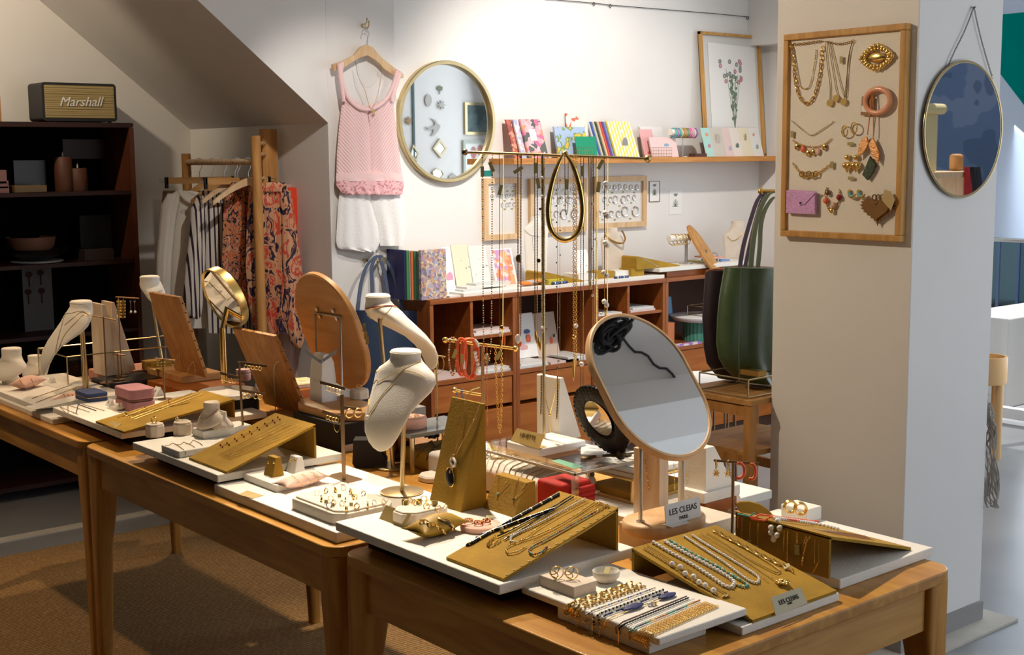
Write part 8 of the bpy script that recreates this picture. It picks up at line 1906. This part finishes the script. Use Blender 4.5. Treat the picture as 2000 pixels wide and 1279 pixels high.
# amber bangle + kraft tag + orange leaf pendant
c = fJ(1714,197,.008); tag(MB().torus(c,.044,.0085,(0,1,0),(0,0,1),30,10,ry=.036).build('bangle',mat('peach_resin',(.80,.36,.20),.25,coat=.4),smooth=80),'peach resin bangle pinned at the board right side','bangle',GJ)
P = [fJ(x,y,.004) for x,y in ((1684,188),(1706,190),(1704,226),(1681,225))]; o = tag(MB().prism(P,(-.001,0,0)).build('kraft_tag',mat('kraft_paper',(.34,.18,.08),.8)),'brown kraft tag left of the peach resin bangle','price tag',GJ); P = [fJ(x,y,.0055) for x,y in ((1683,206),(1702,208),(1701,220),(1682,218))]; MB().prism(P,(-.0005,0,0)).build('white_label',m_white,o)
t = thing('leaf_pendant','two hammered gold wing leaves hanging on orange ribbons','necklace',fJ(1698,300),GJ)
for px in ([(1703,180),(1700,215),(1694,266)],[(1705,180),(1706,220),(1706,268)]): jewel('ribbon','','',px,lambda x,y,e=0: fJ(x,y,.010),'cord',.0016,[mat('orange_ribbon',(.70,.22,.04),.5)],parent=t)
for q in (((1694,266),(1698,280),(1690,296),(1677,308),(1678,288),(1684,272)),((1706,268),(1713,282),(1719,300),(1716,320),(1704,304),(1698,282))): MB().prism([fJ(x,y,.006) for x,y in q],(-.005,0,0)).build('leaf',mat('hammered_copper',(.55,.28,.12),.35,1,bump=1,bscale=220),t,bevel=.001)
# heart earrings, hoops, twisted hoops, teal hoops
for i,(x,y) in enumerate(((1655,322),(1672,322))):
    t = thing('drop_earring',['left puffed heart earring on pillar board','right puffed heart earring on pillar board'][i],'earring',fJ(x,y),GJ); MB().sph(fJ(x,y-15,.004),.009,0,10,6).build('stud',m_gold,t,smooth=60)
    mb = MB(); c = fJ(x,y+4,.004); mb.sph(c+V3((0,.007,.005)),.011,0,10,6); mb.sph(c+V3((0,-.007,.005)),.011,0,10,6); mb.tube([c+V3((0,0,.005)),c-V3((0,0,.018))],[.014,.001],10); mb.build('heart',m_gold,t,smooth=60)
for i,(x,y) in enumerate(((1650,256),(1668,250))): tag(MB().torus(fJ(x,y,.006),.017,.0022,(.4,1,0),(0,0,1),22,6).build('hoop_earring',m_gold,smooth=60),['left gold twisted hoop in the middle of pillar board','right gold twisted hoop in the middle of pillar board'][i],'earring',GJ)
for i,(x,y) in enumerate(((1664,376),(1682,376))):
    t = thing('hoop_earring',['left gold and teal crescent hoop low on the board','right gold and teal crescent hoop low on the board'][i],'earring',fJ(x,y),GJ); MB().torus(fJ(x,y,.006),.0145,.0050,(.3,1,0),(0,0,1),22,8,0,-2.9,.6).build('crescent',m_gold,t,smooth=60); MB().torus(fJ(x,y,.008),.0115,.0042,(.3,1,0),(0,0,1),20,6,0,-2.6,.2).build('teal_enamel',mat('teal_enamel',(.18,.45,.45),.3),t,smooth=60)
J('hanging charm bracelet with garnet and shell, lower middle',[[(1614,366),(1612,385),(1617,405),(1626,414),(1634,402),(1640,384),(1638,368)]],'links',.0034,[m_gold2])
for i,(x,y,m_) in enumerate(((1613,392,m_coral),(1628,400,m_pink),(1639,385,m_redb),(1625,411,m_gold),(1617,376,m_bronze))): tag(MB().sph(fJ(x,y,.003),.0095,0,8,5).build('charm',m_,smooth=60),'%s charm on the hanging lower middle bracelet' % ['orange','pink starfish','garnet','gold shell','bronze'][i],'charm',GJ)
# lilac glitter purse
t = thing('coin_purse','lilac glitter envelope purse at the board lower left','purse',fJ(1568,395),GJ); m_gl = mat('lilac_glitter',(.62,.34,.62),.35,.35,bump=1,bscale=400,var=.35,vscale=300)
P = [fJ(x,y,.002) for x,y in ((1540,371),(1596,375),(1596,419),(1539,416))]; MB().prism(P,(-.012,0,0)).build('body',m_gl,t,bevel=.002); P = [fJ(x,y,.0145) for x,y in ((1540,370),(1596,374),(1572,399),(1562,401))]; MB().prism(P,(-.002,0,0)).build('flap',m_gl,t); MB().cyl(fJ(1563,396,.016),fJ(1563,396,.020),.0035,12).build('snap',m_silver,t,smooth=40)
# dark velvet pouch
P = [fJ(x,y,.002) for x,y in ((1701,305),(1712,322),(1707,335),(1696,352),(1686,341),(1693,325))]; tag(MB().prism(P,(-.006,0,0)).build('folded_pouch',mat('dark_green_print',(.05,.07,.04),.7,var=.6,vscale=120)),'folded dark green patterned pouch under the gold leaves','pouch',GJ)
# sacred style heart
t = thing('metal_heart','dark brass heart with pointed rays and crown, board lower right','ornament',fJ(1715,415),GJ); c = fJ(1715,412,.006); mb = MB(); m_ht = mat('dark_brass',(.30,.16,.06),.35,.9)
hp = []
for k in range(64):
    a = 2*pi*k/64; x = 16*sin(a)**3; y = 13*cos(a)-5*cos(2*a)-2*cos(3*a)-cos(4*a); q = (1 if k % 2 else 1.17); hp.append(c+V3((0,-x*.0035*q,(y+2)*.0026*q)))
mb2 = MB(); mb2.add([c-V3((.0,0,0))]+hp+[c-V3((.003,0,0))]+[p-V3((.003,0,0)) for p in hp],[(0,i+1,(i+1) % 64+1) for i in range(64)]+[(65,66+i,66+(i+1) % 64) for i in range(64)]+[(i+1,(i+1) % 64+1,66+(i+1) % 64,66+i) for i in range(64)]); mb2.build('rays',m_ht,t)
hp = []
for k in range(40): a = 2*pi*k/40; x = 16*sin(a)**3; y = 13*cos(a)-5*cos(2*a)-2*cos(3*a)-cos(4*a); hp.append(c+V3((-.003,-x*.0026,(y+2)*.0020)))
MB().prism(hp,(-.007,0,0)).build('heart',m_ht,t,bevel=.004)
mb = MB(); [mb.torus(c+V3((-.002,d*.014,.040)),.007,.0022,(0,1,0),(0,0,1),12,5,ry=.010) for d in (-1,0,1)]; mb.build('crown',m_ht,t,smooth=60)
P = [fJ(x,y,.018) for x,y in ((1728,370),(1740,374),(1748,390),(1740,411),(1722,390))]; tag(MB().prism(P,(-.001,0,0)).build('kraft_tag',mat('tan_tag',(.50,.36,.16),.7)),'tan paper tag over the brass heart at board corner','price tag',GJ)
for i,(x,y,a,lb) in enumerate(((1643,117,1,'under the top middle chains'),(1547,262,1,'at the left end of silver bracelet'),(1661,281,0,'below the twisted hoops'),(1662,348,0,'below the heart earrings'),(1625,322,1,'at the right of lowest bracelet'))):
    c = fJ(x,y,.003); hy,hz = (.0055,.011) if a else (.011,.005); tag(MB().box((c.x-.001,c.y-hy,c.z-hz),(c.x,c.y+hy,c.z+hz)).build('price_tag',m_tag),'small olive tag %s on pillar board' % lb,'price tag',GJ)

# -- oval mirror on the pillar's other face
YM = PY0-.014; c = PY(1883,253,YM); rz = (PY(1883,122,YM).z-PY(1883,386,YM).z)/2; rx = (PY(1958,253,YM).x-PY(1807,253,YM).x)/2
t = thing('oval_wall_mirror','oval wall mirror with thin brass rim hung by a chain','mirror',(c.x,YM,c.z-rz)); n = 64
E = lambda k,y,N=n: [V3((c.x+rx*k*cos(2*pi*i/N),y,c.z+rz*k*sin(2*pi*i/N))) for i in range(N)]
mb = MB(); mb.tube(E(1,YM),.0045,8,closed=True); mb.build('rim',m_brass,t,smooth=60); MB().prism(E(.985,YM+.001),(0,.008,0)).build('backing',m_blackm,t); MB().prism(E(.98,YM-.001),(0,.0015,0)).build('glass',m_mirror,t)
apx = PY(1902,14,PY0-.008); fnm = lambda x,y,e=0: PY(x,y,PY0-.010); mb = MB()
for px in ([(1902,14),(1884,60),(1862,105),(1844,148)],[(1902,14),(1912,60),(1924,105),(1937,148)]): chain_mb(mb,[fnm(x,y) for x,y in polyline(px,6)],'links',.0022)
mb.build('chain',mat('dark_chain',(.10,.09,.08),.4,.8),t,smooth=60); MB().cyl((apx.x,PY0,apx.z),(apx.x,PY0-.014,apx.z),.0025,8).build('nail',m_steel,t)
for x,y in ((1843,150),(1938,150)): MB().torus(fnm(x,y),.006,.0014,(1,0,0),(0,0,1),14,5).build('ring',m_brass,t)
# what it shows: a bench by the window with a tan paper bag and two scarves
def MO(x,y,Yp_): q = PY(x,y,2*(YM-.002)-Yp_); return V3((q.x,Yp_,q.z))
YBn = .35; a,b_ = MO(1822,336,YBn),MO(1916,336,YBn); t = thing('window_bench','pale wooden window bench reflected in the oval mirror','bench',((a.x+b_.x)/2,YBn-.15,0))
xa,xb = min(a.x,b_.x)-.3,max(a.x,b_.x); MB().box((xa,YBn-.3,a.z-.035),(xb,YBn,a.z)).build('seat',m_lightw,t,bevel=.004)
for x in (xa+.03,xb-.10): MB().box((x,YBn-.28,0),(x+.05,YBn-.02,a.z-.035)).build('leg',m_lightw,t)
MB().box((xb-.09,YBn-.16,a.z),(xb-.01,YBn-.10,a.z+.10)).build('post_end',m_honey,t,bevel=.02)
p,q = MO(1818,322,YBn),MO(1857,202,YBn); t = thing('paper_bag','tan paper bag with rolled top reflected in oval mirror','bag',(p.x,YBn-.1,a.z)); m_bag = mat('tan_leather',(.66,.54,.27),.7,bump=.3,bscale=60)
MB().box((p.x-.05,YBn-.22,a.z),(q.x-.02,YBn-.06,q.z-.02)).build('body',m_bag,t,bevel=.01); MB().tube([(p.x-.05,YBn-.05,q.z-.03),(q.x,YBn-.05,q.z-.03)],.03,12).build('rolled_top',m_bag,t,smooth=60)
for i,(x,m_) in enumerate(((1887,m_red),(1898,m_blackm),(1909,mat('black_scarf',(.02,.02,.025),.8)))):
    s_ = MO(x,330,YBn+.004); cloth_ = MB(); rr_ = [[V3((s_.x+(.022+.012*k)*cos(q_)+.01*k,YBn+.008+.012*sin(q_)+.002*k,s_.z+.012-.07*k)) for q_ in [2*pi*j/14 for j in range(14)]] for k in range(6)]; cloth_.loft(rr_); tag(cloth_.build('scarf',m_,smooth=60),['red scarf over the window bench end, in oval mirror','black scarf beside the red one on the bench','dark scarf hanging outermost on the window bench'][i],'scarf','scarves on the window bench')

# -- nest of small tables and the tote bags behind the pillar
Xn = 3.37; zq = PX(1501,789,Xn).z; yn = PX(1503,789,Xn).y; yn = max(yn,2.70); yf = yn+.42; xr_ = Xn+.42; yn2 = 2.815
t = thing('side_table','tall honey oak side table with two lower shelves by pillar','table',(Xn+.2,(yn+yf)/2,0)); yA = yn
def plate(z,nm,inset=0,th_=.02): MB().prism([(x,y,z-th_) for x,y in rrect(Xn+inset,yA+inset,Xn+.085,yf-inset,.01,2)],(0,0,th_)).build(nm,m_honeyx,t) if False else MB().box((Xn+inset,max(yA,2.80)+inset,z-th_),(xr_-inset,yf-inset,z)).build(nm,m_honeyx,t,bevel=.003)
plate(zq,'tabletop'); zl1 = PX(1440,880,Xn).z; zl2 = PX(1440,968,Xn).z; plate(zl1,'lower_shelf',.01,.018)
for x in (Xn+.004,xr_-.036):
    for y in (max(yA,2.80)+.004,yf-.036): MB().box((x,y,0),(x+.032,y+.032,zq-.02)).build('leg',m_honey,t,bevel=.002)
y8 = max(yA,2.80)+.036
for z in (zq-.06,zl1-.05,zl2): MB().box((Xn+.008,y8,z-.0),(Xn+.026,yf-.036,z+.035)).build('rail',m_honey,t); MB().box((xr_-.026,y8,z),(xr_-.008,yf-.036,z+.035)).build('rail',m_honey,t)
x0,y0 = Xn+.02,max(yA,2.80)+.03; t = thing('brass_glass_box','low brass frame glass box on the side table under totes','box',(x0+.1,y0+.1,zq)); edgebox(t,V3((x0,y0,zq+.001)),V3((x0+.2,y0+.22,zq+.065)),.003,m_brass)
Bx('small_brass_box','small yellow brass box at right on the side table','box',1484,1500,2.84,2.92,zq+.067,zq+.085,m_gold2)
# striped garments on a rail behind
for i,x in enumerate((1385,1396,1408,1420)): pass
t = thing('wire_stool','dark wire legged stool standing behind the side table','stool',(4.2,3.75,0)); MB().cyl((4.2,3.75,.60),(4.2,3.75,.62),.16,28).build('seat',m_white,t)
for k in range(12): a = k*pi/6; MB().tube([(4.2+.15*cos(a),3.75+.15*sin(a),0),(4.2+.13*cos(a),3.75+.13*sin(a),.60)],.005,5).build('wire',m_bronze,t)
# hook and totes
Yg = 2.99; hk = PY(1506,374,Yg); t = thing('wall_hook','gold bar hook behind the pillar holding two totes','hook',(PX0+.1,PY1,hk.z)); MB().tube([(hk.x+.03,PY1,hk.z),(hk.x+.03,Yg+.06,hk.z)],.007,10).build('bar',m_gold,t,smooth=50); MB().sph((hk.x+.03,Yg+.07,hk.z),.013,0,12,8).build('knob',m_gold,t,smooth=60)
m_gr = mat('green_leather',(.055,.095,.036),.38,bump=.25,bscale=90,var=.15,vscale=9); m_pl = mat('plum_leather',(.022,.012,.022),.55,bump=.2,bscale=90)
def tote(name,lb,rows,Y_,d,m,ms,straps,rim=None):
    t = thing(name,lb,'bag',PY(1450,745,Y_),'tote bags behind the pillar'); cloth('body',t,rows,Y_,d,m,.006,2,36)
    for px,w_ in straps:
        q = [PY(x,y,Y_-d*.7) for x,y in polyline(px,8)]; mb = MB(); mb.loft([[p+V3((-w_,-.002,0)),p+V3((w_,-.002,0)),p+V3((w_,.002,0)),p+V3((-w_,.002,0))] for p in q]); mb.build('strap',ms,t,smooth=50)
    return t
tp = tote('plum_tote','dark plum leather tote hanging left of the green one',[(528,1381,1440),(560,1378,1450),(620,1374,1460),(680,1377,1465),(710,1383,1462),(728,1398,1450),(740,1410,1440)],3.10,.06,m_pl,mat('plum_strap',(.075,.03,.075),.5),[([(1445,522),(1452,480),(1466,430),(1480,390),(1497,370)],.010),([(1455,522),(1464,480),(1476,430),(1488,392),(1502,370)],.009)])
q = [PY(x,y,3.06) for x,y in ((1381,529),(1395,526),(1410,527),(1425,525))]; MB().tube(q,.004,6).build('orange_rim',mat('orange_edge',(.55,.16,.04),.6),tp,smooth=60)
tg_ = tote('green_tote','large dark green leather tote hanging beside the pillar',[(522,1418,1508),(545,1414,1509),(580,1408,1509),(620,1404,1508),(670,1402,1507),(700,1407,1507),(722,1420,1506),(738,1438,1504),(746,1450,1500)],2.97,.075,m_gr,mat('green_strap',(.16,.20,.10),.5),[([(1466,522),(1470,480),(1476,440),(1486,405),(1500,380),(1512,374)],.012),([(1480,522),(1484,480),(1486,440),(1494,410),(1508,388),(1514,384)],.010)])
MB().tube([PY(x,y,2.895) for x,y in ((1447,524),(1446,600),(1443,680),(1444,745))],.0016,5).build('seam',mat('green_seam',(.11,.15,.08),.6),tg_)

# -- tray table and mesh bag by the window
c = PZ(1934,832,0); c = V3((6.15,3.58,0)); zt_ = zat(1945,696,c); r_ = (PF(1965,700,c)-PF(1925,700,c)).length
c = PF(1926,700,c); c.z = 0; t = thing('tray_table','round light wood tray table by the window','table',c); MB().lathe((c.x,c.y,zt_-.14),[(r_*.97,0),(r_,.01),(r_,.14),(r_-.012,.14),(r_-.012,.10),(.001,.10)],40).build('tray',mat('ash_wood',(.70,.44,.20),.5),t,smooth=40)
for k in range(4): a = pi/4+k*pi/2-.9; MB().tube([(c.x+r_*.82*cos(a),c.y+r_*.82*sin(a),0),(c.x+r_*.82*cos(a),c.y+r_*.82*sin(a),zt_-.14)],.02,12).build('leg',MATS['ash_wood'],t,smooth=60)
MB().tube([(c.x-r_*.6,c.y-r_*.5,.25),(c.x+r_*.6,c.y+r_*.5,.25)],.008,8).build('stretcher',MATS['ash_wood'],t)
xm = PX1+.018; fm = lambda x,y: PX(x,y,xm); p = fm(1928,788); t = thing('mesh_bag','taupe knotted string bag hanging on the pillar side','bag',p); m_str = mat('taupe_cord',(.42,.38,.34),.9)
rows = [(788,1922,1930),(812,1921,1938),(832,1920,1942),(870,1919,1944),(920,1918,1947),(970,1918,1950),(992,1919,1950)]
R = [(y,a,b_) for y,a,b_ in rows]
def rowat(v):
    v = min(max(v,0),.9999)*(len(R)-1); i = int(v); f = v-i; return [R[i][k]+(R[i+1][k]-R[i][k])*f for k in range(3)]
mb = MB()
for k in range(9):
    for sg in (-1,1):
        pts = []
        for j in range(26):
            v = j/25; y,a,b_ = rowat(v); u = (k/8+sg*.5*((v*7) % 2 if (v*7) % 2 < 1 else 2-(v*7) % 2)/4); u = min(1,max(0,u)); P_ = fm(a+(b_-a)*u,y); pts.append(P_+V3((.012*sin(k+j*.7)+.02*sin(pi*u),0,0)))
        mb.tube(pts,.0022,4)
o = mb.build('netting',m_str,t); o['kind'] = 'stuff'
mb = MB(); mb.tube([fm(1922,789),fm(1926,770),fm(1930,789)],.003,5); mb.box((PX1,p.y-.004,fm(1926,770).z-.004),(xm+.004,p.y+.004,fm(1926,770).z+.004)); mb.build('handle',m_str,t)
mb = MB(); mb.prism([fm(x,y) for x,y in ((1922,790),(1930,788),(1944,832),(1922,830))],(.004,0,0)); mb.build('knitted_flap',mat('taupe_knit',(.42,.38,.34),.95,bump=1,bscale=150),t)
t = tag(MB().box((7.5,4.2,-.02),(8.4,4.6,.55)).build('planter_box',mat('cream_planter',(.60,.58,.54),.8),bevel=.01),'pale square planter standing outside beyond the window','planter')
